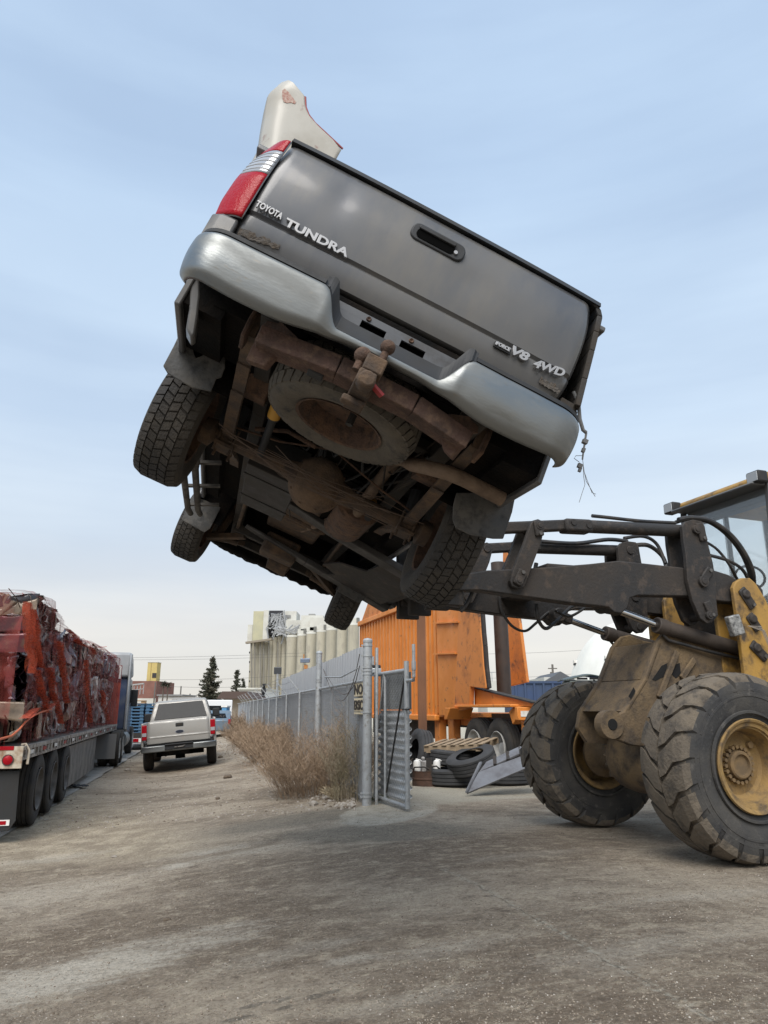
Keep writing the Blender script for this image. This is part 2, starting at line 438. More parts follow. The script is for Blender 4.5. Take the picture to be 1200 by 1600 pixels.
tag(g, 'trodden grey brown dirt of the gateway and the yard', kind='structure')

# the street at the left, with its pale gutter strip
M_road = mat('worn_asphalt', (0.215, 0.205, 0.190), 0.9, 0, (0.29, 0.275, 0.25), 0.5, 0.8, 0.4, 120, dirt2=(0.14, 0.132, 0.122), amt2=0.4, scale2=5)
M_gutter = mat('gutter_concrete', (0.36, 0.34, 0.31), 0.9, 0, (0.25, 0.22, 0.185), 0.6, 1.2, 0.4, 90)
def strip(name, s0, s1, lift, m, label, ya=-10, yb=900, wob=0.0):
    mb = MB(); ys = [ya + i * 0.8 for i in range(int((70 - ya) / 0.8))] + [70 * 1.12 ** i for i in range(24)]
    ys = [y for y in ys if y < yb]
    def P(s, y):
        return V((s / 0.973 - 0.229 / 0.973 * y, y, 0))
    vs = []
    for y in ys:
        for k in range(7):
            s = s0 + (s1 - s0) * k / 6
            if k == 6 and wob: s += noise.noise(V((y * 0.9, 2, 0))) * wob
            q = P(s, y); vs.append(V((q.x, q.y, gz(q.x, q.y) + lift)))
    n = len(ys)
    mb.add(vs, [(i * 7 + k, i * 7 + k + 1, (i + 1) * 7 + k + 1, (i + 1) * 7 + k) for i in range(n - 1) for k in range(6)])
    return tag(mb.build(name, m, smooth=60, nofix=True), label, kind='structure')
strip('road', -11, -3.05, 0.012, M_road, 'worn grey asphalt street on the left', wob=0.0)
strip('gutter', -3.05, -2.60, 0.016, M_gutter, 'pale concrete gutter along the street edge', wob=0.10)
# ================================================================ wheels
def tyre_mesh(mb, Rr, wd, rim, rows, n, lug, c=(0, 0, 0), gap=0.25, seed=1, chevron=False):
    """a tyre about the x axis: carcass + raised tread blocks"""
    h = wd / 2
    r0 = Rr - lug
    prof = [(-h * 0.62, rim * 0.97), (-h * 0.80, rim), (-h * 0.86, rim + (r0 - rim) * 0.18), (-h * 1.0, rim + (r0 - rim) * 0.48), (-h * 0.985, rim + (r0 - rim) * 0.72), (-h * 0.90, r0 - (r0 - rim) * 0.10), (-h * 0.78, r0 - 0.004)]
    full = prof + [(-h * 0.4, r0), (0, r0 + 0.002), (h * 0.4, r0)] + [(-a, b_) for a, b_ in prof[::-1]]
    mb.lathe(full, c, 'X', 56)
    c = V(c); rr = random.Random(seed)
    def P(x, a, r): return c + V((x, r * math.cos(a), r * math.sin(a)))
    def block(x0, x1, a0, a1, a2, a3, rb, rt, sub=3, drop0=0, drop1=0):
        # quad block: at x0 angles a0..a1, at x1 angles a2..a3
        vs = []
        for r_, ins in ((rb, 0), (rt, 1)):
            for (x, p, q, dr) in ((x0, a0, a1, drop0), (x1, a2, a3, drop1)):
                for k in range(sub + 1):
                    f = k / sub
                    vs.append(P(x, p + (q - p) * f, r_ - dr))
        m = sub + 1
        fs = []
        for k in range(sub):
            fs.append((2 * m + k, 2 * m + k + 1, 3 * m + k + 1, 3 * m + k))
            fs.append((k, k + 1, 2 * m + k + 1, 2 * m + k))
            fs.append((m + k, 3 * m + k, 3 * m + k + 1, m + k + 1))
        fs += [(0, 2 * m, 3 * m, m), (sub, m + sub, 3 * m + sub, 2 * m + sub)]
        mb.add(vs, fs)
    st = 2 * math.pi / n
    if not chevron:
        xs = [-h * 0.92 + i * (2 * h * 0.92) / rows for i in range(rows + 1)]
        for i in range(rows):
            xa, xb = xs[i] + 0.05 * h * gap * 2, xs[i + 1] - 0.05 * h * gap * 2
            edge_a = 0.018 if i == 0 else 0; edge_b = 0.018 if i == rows - 1 else 0
            for k in range(n):
                a = k * st + (0.5 * st if i % 2 else 0) + rr.uniform(-0.05, 0.05) * st
                sk = (0.30 if i % 2 else -0.30) * st
                w_ = st * (1 - gap * 0.8)
                block(xa, xb, a - sk / 2, a - sk / 2 + w_, a + sk / 2, a + sk / 2 + w_, r0 - 0.012, Rr, 2, edge_a, edge_b)
    else:
        for k in range(n):
            for sgn in (-1, 1):
                a = k * st + (0.5 * st if sgn > 0 else 0) + rr.uniform(-0.02, 0.02) * st
                w_ = st * (1 - gap); x = [0.03, 0.30, 0.62, 0.90, 1.0]; off = [0.0, 0.26, 0.62, 0.74, 0.80]; dr = [0, 0.0, 0.006, 0.030, 0.085]
                wk = [0.86, 1.0, 0.95, 1.0, 0.9]
                for i in range(4):
                    b0, b1 = a - off[i] * st, a - off[i + 1] * st
                    block(sgn * x[i] * h, sgn * x[i + 1] * h, b0, b0 + w_ * wk[i], b1, b1 + w_ * wk[i + 1], r0 - 0.06, Rr, 3, dr[i], dr[i + 1])
    return mb

# ================================================================ THE LIFTED PICKUP (local frame: x right, y towards its nose, z up, origin on its ground line under the bumper)
MT = Matrix.Translation((-0.1743, 2.6111, 2.4354)) @ Matrix.Rotation(0.2331, 4, 'Z') @ Matrix.Rotation(0.0388, 4, 'X') @ Matrix.Rotation(0.3903, 4, 'Y')
TK = empty('pickup_truck', MT, 'wrecked dark grey pickup truck tipped in the air on the loader forks', 'pickup truck')
def tp(px, py, ax, v): return cut(MT, px, py, ax, v)

def interp(tab, x):
    if x <= tab[0][0]: return tab[0][1]
    for (a, p), (b, q) in zip(tab, tab[1:]):
        if x <= b: return p + (q - p) * (x - a) / (b - a)
    return tab[-1][1]
ZS = [0.722, 0.735, 0.765, 0.80, 0.835, 0.843, 0.850, 0.858, 0.866, 0.90, 0.95, 1.0, 1.05, 1.09, 1.13, 1.17, 1.21, 1.24, 1.262, 1.275]
TGY = [(0.722, 0.150), (0.735, 0.124), (0.765, 0.112), (0.80, 0.103), (0.835, 0.100), (0.843, 0.106), (0.850, 0.113), (0.858, 0.110), (0.866, 0.096), (0.95, 0.086), (1.05, 0.080), (1.09, 0.081), (1.13, 0.087), (1.17, 0.096), (1.24, 0.114), (1.262, 0.124), (1.275, 0.150)]
XL = [(0.722, -0.784), (0.85, -0.781), (1.1, -0.768), (1.29, -0.757)]
XR = [(0.722, 0.772), (0.78, 0.785), (0.85, 0.793), (1.0, 0.792), (1.15, 0.783), (1.29, 0.767)]
mb = MB()
def tgp(u, v):
    z = ZS[int(round(v * (len(ZS) - 1)))]
    x = interp(XL, z) + (interp(XR, z) - interp(XL, z)) * u
    e = min(u, 1 - u)
    y = interp(TGY, z) + 0.018 * max(0, 1 - e / 0.02) ** 2
    y += 0.002 * noise.noise(V((x * 2.2, z * 3, 4)))  + 0.006 * math.exp(-((x + 0.45) ** 2 / 0.004 + (z - 1.12) ** 2 / 0.008)) - 0.005 * math.exp(-((x - 0.55) ** 2 / 0.01 + (z - 0.98) ** 2 / 0.003)) + 0.010 * math.exp(-((x - 0.22) ** 2 / 0.012 + (z - 1.05) ** 2 / 0.004))
    y += 0.012 * (abs(2 * u - 1)) ** 3
    return V((x, y, z))
mb.grid(tgp, 90, len(ZS) - 1)
M_tail = mat('dust_run_grey_paint', (0.090, 0.092, 0.098), 0.34, 0.3, (0.108, 0.105, 0.101), 0.6, 2.0, 0.02, 300, dirt2=(0.128, 0.120, 0.108), amt2=0.30, scale2=3.2, coat=0.25, stretch=(1.6, 1, 0.55))
TG = mb.build('tailgate', M_tail, TK, smooth=40, solid=0.012)
mb = MB(); mb.box((0, 0.25, 1.0), (1.52, 0.05, 0.54)); mb.box((0, 0.24, 0.70), (1.60, 0.12, 0.09))
mb.box((0, 0.20, 1.268), (1.50, 0.10, 0.012)); mb.build('tailgate_inner_panel', M_under, TK)
mb = MB()
pts = [V((x, 0.118 + 0.012 * abs(x / 0.78) ** 3, 1.292 + 0.004 * (1 - (x / 0.78) ** 2))) for x in [-0.765 + 1.58 * i / 24 for i in range(25)]]
for a, b in zip(pts, pts[1:]):
    mb.hexa([a + V((0, -0.012, -0.016)), b + V((0, -0.012, -0.016)), b + V((0, 0.09, -0.014)), a + V((0, 0.09, -0.014)), a + V((0, 0.004, 0.014)), b + V((0, 0.004, 0.014)), b + V((0, 0.09, 0.014)), a + V((0, 0.09, 0.014))])
mb.build('top_trim', M_blackp, TG)
rr0 = random.Random(5)
for px0, py0, px1, py1 in ((372, 362, 436, 388), (842, 596, 874, 613)):
    A_, B_ = tp(px0, py0, 1, 0.108), tp(px1, py1, 1, 0.108); n = 14; mb = MB()
    up = [A_.lerp(B_, k / n) + V((0, 0, 0.006 + 0.018 * rr0.random())) for k in range(n + 1)]; dn = [A_.lerp(B_, k / n) - V((0, 0, 0.004 + 0.008 * rr0.random())) for k in range(n + 1)]
    P_ = [V((q.x, interp(TGY, q.z) - 0.0075, q.z)) for q in up + dn[::-1]]
    mb.prism(P_, (0, 0.002, 0)); mb.build('rust_patch', mat('rusted_through_paint', (0.10, 0.08, 0.062), 0.9, 0, (0.12, 0.112, 0.105), 0.5, 40, 0.5, 80), TG)
# handle: rounded bezel, flat black plate painting the scoop's shade, lever and key lock
def rrect(cx, cz, w_, h_, r, y, n=5):
    p = []
    for k, (sx_, sz_) in enumerate(((1, 1), (-1, 1), (-1, -1), (1, -1))):
        for i in range(n + 1):
            a = (k + i / n) * math.pi / 2
            p.append(V((cx + sx_ * (w_ / 2 - r) + r * math.cos(a), y, cz + sz_ * (h_ / 2 - r) + r * math.sin(a))))
    return p
HC = tp(683, 382, 1, 0.09)
mb = MB(); mb.prism(rrect(HC.x, HC.z, 0.262, 0.088, 0.036, 0.079), (0, 0.022, 0)); H_ = mb.build('handle', M_blackp, TG, bevel=0.006)
mb = MB(); mb.prism(rrect(HC.x - 0.012, HC.z - 0.006, 0.185, 0.048, 0.022, 0.0665), (0, 0.004, 0)); mb.build('handle_recess_shade', mat('handle_shadow_black', (0.003, 0.003, 0.003), 0.9, 0, spec=0.03), H_)
mb = MB(); mb.prism(rrect(HC.x - 0.012, HC.z + 0.020, 0.180, 0.020, 0.009, 0.062), (0, 0.012, 0)); mb.build('lever', M_blackp, H_, bevel=0.003)
mb = MB(); mb.cyl((HC.x + 0.088, 0.060, HC.z - 0.012), (HC.x + 0.088, 0.072, HC.z - 0.012), 0.009, 14); mb.build('key_lock', M_letter, H_)

def text(name, s, size, M, m, parent, ext=0.004, sx=1.0, shear=0.0, bev=0.0008, space=1.0, bold=0.0):
    cu = bpy.data.curves.new(name, 'FONT'); cu.body = s; cu.size = size; cu.extrude = ext; cu.bevel_depth = bev; cu.shear = shear; cu.space_character = space; cu.offset = bold
    o = bpy.data.objects.new(name, cu); COL.objects.link(o)
    bpy.context.view_layer.update()
    me = bpy.data.meshes.new_from_object(o.evaluated_get(bpy.context.evaluated_depsgraph_get()))
    bpy.data.objects.remove(o)
    xs = [v.co.x for v in me.vertices]; x0 = min(xs); wd = max(xs) - x0
    for v in me.vertices: v.co.x = (v.co.x - x0) * sx
    me.materials.clear(); me.materials.append(m)
    o = bpy.data.objects.new(name, me); COL.objects.link(o); o.parent = parent
    o.matrix_parent_inverse = Matrix.Identity(4); o.matrix_local = M
    return o, wd * sx
def tg_text(s, a, b, h, shear=0.0, bold=0.002, m=M_letter):
    """lettering standing on the tailgate from pixel a (baseline start) to pixel b (baseline end)"""
    A, B = tp(*a, 1, 0.084), tp(*b, 1, 0.084)
    x = (B - A); ln = x.length; x.normalize(); z = V((0, 0, 1)); z = (z - x * x.dot(z)).normalized(); y = z.cross(x)
    M = Matrix((x, z, -y)).transposed().to_4x4(); M.translation = A
    o, wd = text('lettering', s, h / 0.70, M, m, TG, 0.005, 1.0, shear, 0.001, 1.0, bold)
    k = ln / wd
    for v in o.data.vertices: v.co.x *= k
    return o
tg_text('TOYOTA', (398, 322), (439, 344), 0.030, bold=0.0008)
tg_text('TUNDRA', (443, 352), (542, 403), 0.038, bold=0.0012)
tg_text('V8', (797, 552), (824, 566), 0.040, 0.2, 0.0014)
tg_text('4WD', (832, 573), (881, 590), 0.038, 0.25, 0.0012)
A, B = tp(771, 539, 1, 0.085), tp(797, 553, 1, 0.085)
mb = MB(); mb.bar(A + V((0, 0.004, 0.010)), B + V((0, 0.004, 0.010)), 0.008, 0.027); mb.build('badge_plate', M_blackp, TG, bevel=0.002)
tg_text('iFORCE', (773, 538), (796, 550), 0.016, 0.1, 0.0006)

# tail lamp wrapping the left corner
LX0 = [(0.80, -0.905), (0.88, -0.912), (1.0, -0.905), (1.1, -0.89), (1.2, -0.862), (1.25, -0.845)]
LX1 = [(0.80, -0.778), (1.0, -0.772), (1.25, -0.757)]
def lamp(z0, z1):
    def fn(u, v):
        z = z0 + (z1 - z0) * v; a = interp(LX0, z); b = interp(LX1, z)
        bul = 0.010 * math.sin(math.pi * min(1, max(0, (z - 0.80) / 0.45)))
        if u < 0.5:      # round the side
            f = u / 0.5
            return V((a - 0.022 + 0.030 * f * f, 0.42 - 0.235 * f, z)) if f < 0.999 else V((a + 0.008, 0.185, z))
        f = (u - 0.5) / 0.5
        return V((a + 0.008 + (b - a - 0.008) * f, 0.185 - (0.185 - 0.098) * math.sin(f * math.pi / 2) - bul, z))
    return fn
TL = tag(MB().grid(lamp(0.797, 1.252), 16, 18).build('tail_light', mat('lamp_backing', (0.25, 0.25, 0.26), 0.3, 0.6), TK, solid=0.006), 'left tail light of red and clear lenses')
def lens(z0, z1, m, nm):
    f0 = lamp(z0, z1)
    def fn(u, v):
        q = f0(u, v); return q + V((-0.004, -0.006, 0))
    return MB().grid(fn, 20, 10).build(nm, m, TL, solid=0.004)
lens(0.800, 1.035, M_red, 'red_lens'); lens(1.038, 1.175, M_clear, 'clear_lens'); lens(1.178, 1.248, M_red, 'red_lens')
for z in (1.06, 1.085, 1.11, 1.135, 1.158):
    f0 = lamp(z - 0.003, z + 0.003)
    MB().grid(lambda u, v: f0(u, v) + V((-0.005, -0.0085, 0)), 20, 1).build('lens_rib', M_letter, TL, solid=0.002)

# bed: sides with wheel arches, corner posts
def arch_side(y0, y1, zb, zt, yc, zc, r, n=16):
    p = [V((0, y0, zb)), V((0, y0, zt)), V((0, y1, zt)), V((0, y1, zb))]
    a0 = math.acos(max(-1, min(1, 1)))
    ang = math.asin((zb - zc) / r) if abs(zb - zc) < r else 0
    for i in range(n + 1):
        a = ang + (math.pi - 2 * ang) * i / n
        p.append(V((0, yc + r * math.cos(a), zc + r * math.sin(a))))
    return p
mb = MB()
for sg in (-1, 1):
    poly = [q + V((sg * 0.905, 0, 0)) for q in arch_side(0.36, 2.16, 0.44, 1.265, 1.40, 0.36, 0.455)]
    mb.prism(poly, (0.03, 0, 0))
    mb.box((sg * 0.845, 1.2, 1.275), (0.15, 1.9, 0.03))
    mb.box((sg * 0.76, 1.2, 0.95), (0.02, 1.9, 0.60))
mb.box((0, 2.15, 0.95), (1.8, 0.03, 0.62))
BED = mb.build('bed', M_paint, TK, bevel=0.008)
mb = MB()
mb.prism([V((x, y, 0.716)) for x, y in ((-0.788, 0.105), (-0.86, 0.115), (-0.905, 0.15), (-0.925, 0.22), (-0.93, 0.40), (-0.788, 0.40))], (0, 0, 0.158))
mb.build('corner_post', M_paint, TK, bevel=0.012)
# bared corner on the right: the lamp is gone, channel and hollow show
mb = MB()
mb.prism([V((x, y, 0.700)) for x, y in ((0.795, 0.135), (0.86, 0.14), (0.905, 0.19), (0.915, 0.40), (0.795, 0.40))], (0, 0, 0.130))
ch = [(0.775, 1.285), (0.812, 1.268), (0.832, 1.235), (0.842, 1.15), (0.852, 1.05), (0.865, 0.90), (0.878, 0.76)]
for (a, z0), (b, z1) in zip(ch, ch[1:]):
    mb.hexa([V((a - 0.016, 0.13, z0)), V((a + 0.010, 0.125, z0)), V((a + 0.045, 0.40, z0)), V((a + 0.02, 0.40, z0)), V((b - 0.016, 0.13, z1)), V((b + 0.010, 0.125, z1)), V((b + 0.045, 0.40, z1)), V((b + 0.02, 0.40, z1))])
mb.build('bare_corner_post', M_greysteel, TK, bevel=0.004)
mb = MB(); mb.box((0.82, 0.36, 1.0), (0.10, 0.02, 0.56))
for z in (0.86, 0.99, 1.12): mb.box((0.838, 0.30, z), (0.03, 0.05, 0.05))
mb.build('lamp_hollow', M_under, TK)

# ---- chrome rear bumper with its dip for the plate
BX = 0.004
def top_z(x):
    a = abs(x - BX)
    return 0.482 + (0.632 - 0.482) * sm(0.225, 0.345, a)
def bot_z(x):
    a = abs(x - BX); return 0.458 - 0.050 * sm(0.12, 0.50, a) + 0.012 * sm(0.6, 0.85, a)
BW = 0.928
def bump_path(u):
    """u -1..1 across, wrapping round both ends: returns x, y, wrap fraction"""
    s = u * BW; a = abs(s); sg = 1 if s >= 0 else -1
    if a < 0.75: return s + BX, 0.012 * (a / 0.75) ** 2, 0
    f = a - 0.75; r = 0.115; th = min(f / r, math.pi / 2 * 0.98)
    x = 0.75 + r * math.sin(th); y = 0.012 + r * (1 - math.cos(th))
    rest = f - r * math.pi / 2 * 0.98
    if rest > 0: y += rest
    return sg * x + BX, y, th / (math.pi / 2)
def bumpP(u, v, off=0.0):
    x, y, wr = bump_path(u)
    t, b = top_z(x), bot_z(x) + 0.010 * wr
    z = b + (t - b) * v; hgt = t - b
    prof = 0.030 * math.sin(math.pi * min(1, 0.10 + 0.62 * v)) + 0.010       # flat face that rolls in at the top and tucks under below
    bul = prof * min(1, hgt / 0.15) - 0.030 * (max(0, 0.16 - v) / 0.16) ** 2 - 0.018 * (max(0, v - 0.90) / 0.1) ** 2 * (1 if abs(x - BX) > 0.33 else 0.3)
    dn = 0.0025 * noise.noise(V((x * 5, z * 9, 1.7))) + 0.008 * math.exp(-((x - 0.55) ** 2 / 0.02 + (z - 0.42) ** 2 / 0.002)) + 0.003 * noise.noise(V((x * 2, z * 3, 9.7)))
    sgn = 1 if x > 0 else -1
    ca, sa = math.cos(wr * math.pi / 2), math.sin(wr * math.pi / 2)
    return V((x + sgn * bul * sa, y - bul * ca + dn + off, z))
BU = MB().grid(lambda u, v: bumpP(2 * u - 1, v), 140, 28).build('rear_bumper', M_chrome, TK, smooth=50, solid=0.006)
# black step pad: a strip along the top edge and a lip round the dip
mb = MB()
N = 96
for sgn in (-1, 1):
    prev = None
    for i in range(0, 61):
        u = sgn * (0.345 / BW + (1 - 0.345 / BW) * i / 60)
        q = bumpP(u, 1.0); x, y, wr = bump_path(u)
        nrm = V((-sgn * math.sin(wr * math.pi / 2), math.cos(wr * math.pi / 2), 0))
        ring = [q + nrm * -0.012 + V((0, 0, 0.002)), q + nrm * -0.010 + V((0, 0, 0.020)), q + nrm * 0.012 + V((0, 0, 0.034)), q + nrm * 0.10 + V((0, 0, 0.040)), q + nrm * 0.10 + V((0, 0, 0.0))]
        if prev: mb.add(prev + ring, [(k, (k + 1) % 5, 5 + (k + 1) % 5, 5 + k) for k in range(5)])
        else: mb.add(ring, [(0, 1, 2, 3, 4)])
        prev = ring
prev = None
for i in range(61):
    x = -0.347 + 0.694 * i / 60; q = bumpP(x / BW, 1.0)
    wv = 0.072 + 0.03 * sm(0.20, 0.34, abs(x))
    ring = [q + V((0, -0.006, 0.002)), q + V((0, 0.006, 0.016)), q + V((0, 0.018, wv)), q + V((0, 0.07, wv)), q + V((0, 0.07, -0.01))]
    if abs(x) > 0.30: ring = [r_ if k in (0, 4) else V((r_.x, r_.y, min(r_.z, 0.690))) for k, r_ in enumerate(ring)]
    if prev: mb.add(prev + ring, [(k, (k + 1) % 5, 5 + (k + 1) % 5, 5 + k) for k in range(5)])
    prev = ring
mb.build('step_pad', M_blackp, BU, smooth=40)
# plate mount in the dip with two square openings and two bolts
mb = MB()
y0 = 0.095
for x0, x1, z0, z1 in ((-0.30, 0.30, 0.628, 0.66), (-0.30, 0.30, 0.50, 0.537), (-0.30, -0.150, 0.537, 0.628), (-0.035, 0.035, 0.537, 0.628), (0.150, 0.30, 0.537, 0.628)):
    mb.box(((x0 + x1) / 2, y0, (z0 + z1) / 2), (x1 - x0 + 0.001, 0.012, z1 - z0 + 0.001))
mb.hexa([V((-0.30, 0.0885, 0.49)), V((-0.24, 0.0885, 0.49)), V((-0.24, 0.101, 0.49)), V((-0.30, 0.101, 0.49)), V((-0.335, 0.045, 0.655)), V((-0.30, 0.0885, 0.655)), V((-0.30, 0.101, 0.655)), V((-0.335, 0.06, 0.655))])
mb.hexa([V((0.24, 0.0885, 0.49)), V((0.30, 0.0885, 0.49)), V((0.30, 0.101, 0.49)), V((0.24, 0.101, 0.49)), V((0.30, 0.0885, 0.655)), V((0.335, 0.045, 0.655)), V((0.335, 0.06, 0.655)), V((0.30, 0.101, 0.655))])
PM = mb.build('plate_mount', mat('bare_grey_metal', (0.085, 0.088, 0.095), 0.5, 0.2, (0.055, 0.052, 0.05), 0.4, 9), BU)
for x in (-0.155, 0.045):
    mb = MB(); mb.lathe([(0, 0.0), (-0.007, 0.009), (0, 0.012)], (x + 0.03, 0.088, 0.643), 'Y', 12); mb.build('bolt', M_rust, PM)
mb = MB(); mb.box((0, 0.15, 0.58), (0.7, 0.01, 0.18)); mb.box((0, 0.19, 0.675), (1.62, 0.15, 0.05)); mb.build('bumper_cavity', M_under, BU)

# rusty hitch beam and double ball mount
mb = MB()
def beam(pts, d, h_):
    for a, b in zip(pts, pts[1:]): mb.bar(a, b, d, h_)
beam([V((-0.50, 0.17, 0.375)), V((-0.15, 0.14, 0.395)), V((0.2, 0.14, 0.392)), V((0.47, 0.17, 0.365))], 0.11, 0.085)
mb.prism([V((0.30, 0.13, 0.43)), V((0.48, 0.15, 0.40)), V((0.45, 0.19, 0.28)), V((0.40, 0.19, 0.30))], (0.02, 0.03, 0))
mb.prism([V((-0.50, 0.16, 0.43)), V((-0.38, 0.15, 0.42)), V((-0.42, 0.20, 0.28)), V((-0.50, 0.20, 0.27))], (0.02, 0.03, 0))
HB = mb.build('hitch_beam', mat('red_brown_rust', (0.085, 0.046, 0.034), 0.85, 0, (0.05, 0.032, 0.025), 0.5, 8, 0.4, 70, dirt2=(0.12, 0.075, 0.05), amt2=0.3, scale2=20), TK, bevel=0.006)
mb = MB()
hb = V((-0.03, 0.02, 0.33))
mb.box(hb + V((0, 0.10, 0.0)), (0.085, 0.20, 0.085)); mb.box(hb + V((-0.005, -0.02, -0.012)), (0.075, 0.16, 0.06)); mb.box(hb + V((-0.01, 0.06, -0.065)), (0.10, 0.05, 0.03))
mb.box(hb + V((0.005, -0.06, 0.055)), (0.085, 0.075, 0.075))
mb.lathe([(-0.06, 0), (-0.055, 0.035), (0, 0.038), (0.02, 0.03), (0.03, 0)], hb + V((0.0, -0.075, -0.03)), 'Y', 16)
HM = mb.build('ball_mount', M_dustmetal, HB, bevel=0.008)
def ball(c, r):
    mb = MB(); n = 12
    mb.lathe([(-r * math.cos(math.pi * k / n), r * math.sin(math.pi * k / n)) for k in range(n + 1)], c, 'Z', 20)
    mb.cyl(V(c) - V((0, 0, 0.07)), V(c), r * 0.5, 12)
    return mb.build('hitch_ball', M_rust, HB)
b0, b1 = tp(567, 556, 1, 0.0), tp(606, 543, 1, -0.06)
ball(b0, 0.036); ball(b1, 0.031)
mb = MB(); mb.bar(hb + V((0.02, -0.02, 0.01)), hb + V((0.085, -0.005, -0.012)), 0.03, 0.012); mb.build('hitch_pin', mat('faded_red_plastic', (0.35, 0.03, 0.03), 0.5), HB)
cp = tp(497, 576, 1, 0.18)
mb = MB(); mb.box(cp, (0.07, 0.06, 0.075)); mb.box(cp + V((0.0, -0.034, -0.02)), (0.05, 0.01, 0.02)); mb.build('trailer_socket', M_blackp, HB, bevel=0.006)

# ---- underbody
mb = MB()
mb.box((0, 1.18, 0.70), (1.50, 1.95, 0.03))
mb.box((0, 3.1, 0.66), (1.66, 1.95, 0.05))
for y in (0.5, 0.9, 1.35, 1.8, 2.1): mb.box((0, y, 0.67), (1.4, 0.07, 0.05))
for sg in (-1, 1):
    mb.box((sg * 0.77, 3.05, 0.60), (0.12, 1.75, 0.13))
    n = 14  # inner wheel wells
    for i in range(n):
        a, b = math.pi * i / n, math.pi * (i + 1) / n
        for yc in (1.40, 4.64):
            mb.add([V((sg * 0.60, yc + 0.47 * math.cos(a), 0.36 + 0.47 * math.sin(a))), V((sg * 0.90, yc + 0.47 * math.cos(a), 0.36 + 0.47 * math.sin(a))), V((sg * 0.90, yc + 0.47 * math.cos(b), 0.36 + 0.47 * math.sin(b))), V((sg * 0.60, yc + 0.47 * math.cos(b), 0.36 + 0.47 * math.sin(b)))], [(0, 1, 2, 3)])
    mb.box((sg * 0.62, 0.62, 0.60), (0.30, 0.5, 0.16))
    mb.box((sg * 0.80, 0.60, 0.62), (0.18, 0.45, 0.30))
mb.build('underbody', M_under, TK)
for sg in (-1, 1):
    mb = MB(); pts = [(0.20, 0.555), (0.9, 0.57), (1.25, 0.64), (1.60, 0.65), (2.1, 0.62), (3.9, 0.62), (4.3, 0.62), (5.3, 0.57)]
    for (y, z), (y2, z2) in zip(pts, pts[1:]): mb.bar((sg * 0.50, y, z), (sg * 0.50, y2, z2), 0.085, 0.12)
    mb.build('frame_rail', M_greysteel, TK, bevel=0.006)
    mb = MB()
    for k, (e0, e1) in enumerate(((0.36, 2.42), (0.62, 2.15), (0.85, 1.95))):
        def lz(y): return 0.475 - 0.155 * math.exp(-((y - 1.40) / 0.62) ** 2) - 0.012 * k
        ys = [e0 + (e1 - e0) * i / 12 for i in range(13)]
        for a, b in zip(ys, ys[1:]): mb.bar((sg * 0.57, a, lz(a)), (sg * 0.57, b, lz(b)), 0.065, 0.010)
    mb.bar((sg * 0.57, 0.33, 0.56), (sg * 0.57, 0.37, 0.46), 0.05, 0.03)
    mb.box((sg * 0.57, 1.40, 0.245), (0.11, 0.16, 0.018))
    for dx in (-0.045, 0.045):
        for dy in (-0.055, 0.055): mb.cyl((sg * 0.57 + dx, 1.40 + dy, 0.20), (sg * 0.57 + dx, 1.40 + dy, 0.36), 0.008, 6)
    mb.build('leaf_spring', M_dustmetal, TK)
    mb = MB()
    a, b = V((sg * 0.36, 1.28 if sg < 0 else 1.50, 0.27)), V((sg * 0.38, 0.72 if sg < 0 else 2.0, 0.60))
    mb.cyl(a, a.lerp(b, 0.45), 0.022); mb.cyl(a.lerp(b, 0.42), b, 0.034)
    mb.mi = 1; mb.cyl(a.lerp(b, 0.44), a.lerp(b, 0.56), 0.0355)
    mb.build('shock_absorber', [M_blackp, mat('faded_yellow_band', (0.42, 0.22, 0.03), 0.6)], TK)
mb = MB()
ax_z = 0.30
mb.lathe([(-0.72, 0.0), (-0.72, 0.075), (-0.66, 0.08), (-0.64, 0.042), (-0.24, 0.042), (-0.15, 0.065), (-0.10, 0.10), (0.10, 0.10), (0.15, 0.065), (0.24, 0.042), (0.64, 0.042), (0.66, 0.08), (0.72, 0.075), (0.72, 0)], (0, 1.40, ax_z), 'X', 24)
AX = mb.build('rear_axle', M_dustmetal, TK)
mb = MB()
mb.lathe([(-0.145, 0.0), (-0.14, 0.07), (-0.11, 0.115), (-0.05, 0.145), (0.02, 0.165), (0.05, 0.17), (0.06, 0.155), (0.10, 0.12), (0.22, 0.075), (0.30, 0.05), (0.32, 0)], (0.0, 1.40, ax_z), 'Y', 26)
for k in range(10):
    a = 2 * math.pi * k / 10; mb.cyl((0.155 * math.cos(a), 1.395, ax_z + 0.155 * math.sin(a)), (0.155 * math.cos(a), 1.425, ax_z + 0.155 * math.sin(a)), 0.011, 6)
mb.cyl((0.06, 1.262, ax_z), (0.06, 1.28, ax_z), 0.02, 8)
mb.build('differential', mat('dusty_tan_iron', (0.115, 0.072, 0.042), 0.85, 0, (0.055, 0.038, 0.027), 0.5, 9, 0.3, 70), AX)
mb = MB(); mb.cyl((0, 1.68, 0.33), (0.0, 2.78, 0.60), 0.042, 16); mb.box((0, 1.74, 0.335), (0.10, 0.10, 0.09)); mb.build('drive_shaft', M_rust, TK)
mb = MB()
mb.tube([(0.10, 3.9, 0.60), (0.28, 3.1, 0.60), (0.33, 2.6, 0.45)], 0.032, 12)
mb.tube([(0.33, 1.95, 0.40), (0.33, 1.75, 0.46), (0.34, 1.45, 0.55), (0.34, 1.15, 0.55), (0.345, 0.88, 0.46), (0.375, 0.74, 0.40), (0.45, 0.645, 0.385), (0.53, 0.60, 0.385), (0.62, 0.595, 0.39), (0.845, 0.63, 0.40)], 0.037, 14)
mb.build('exhaust_pipe', mat('tan_exhaust_steel', (0.17, 0.118, 0.08), 0.75, 0.1, (0.085, 0.058, 0.042), 0.45, 8, 0.2, 80), TK)
mb = MB()
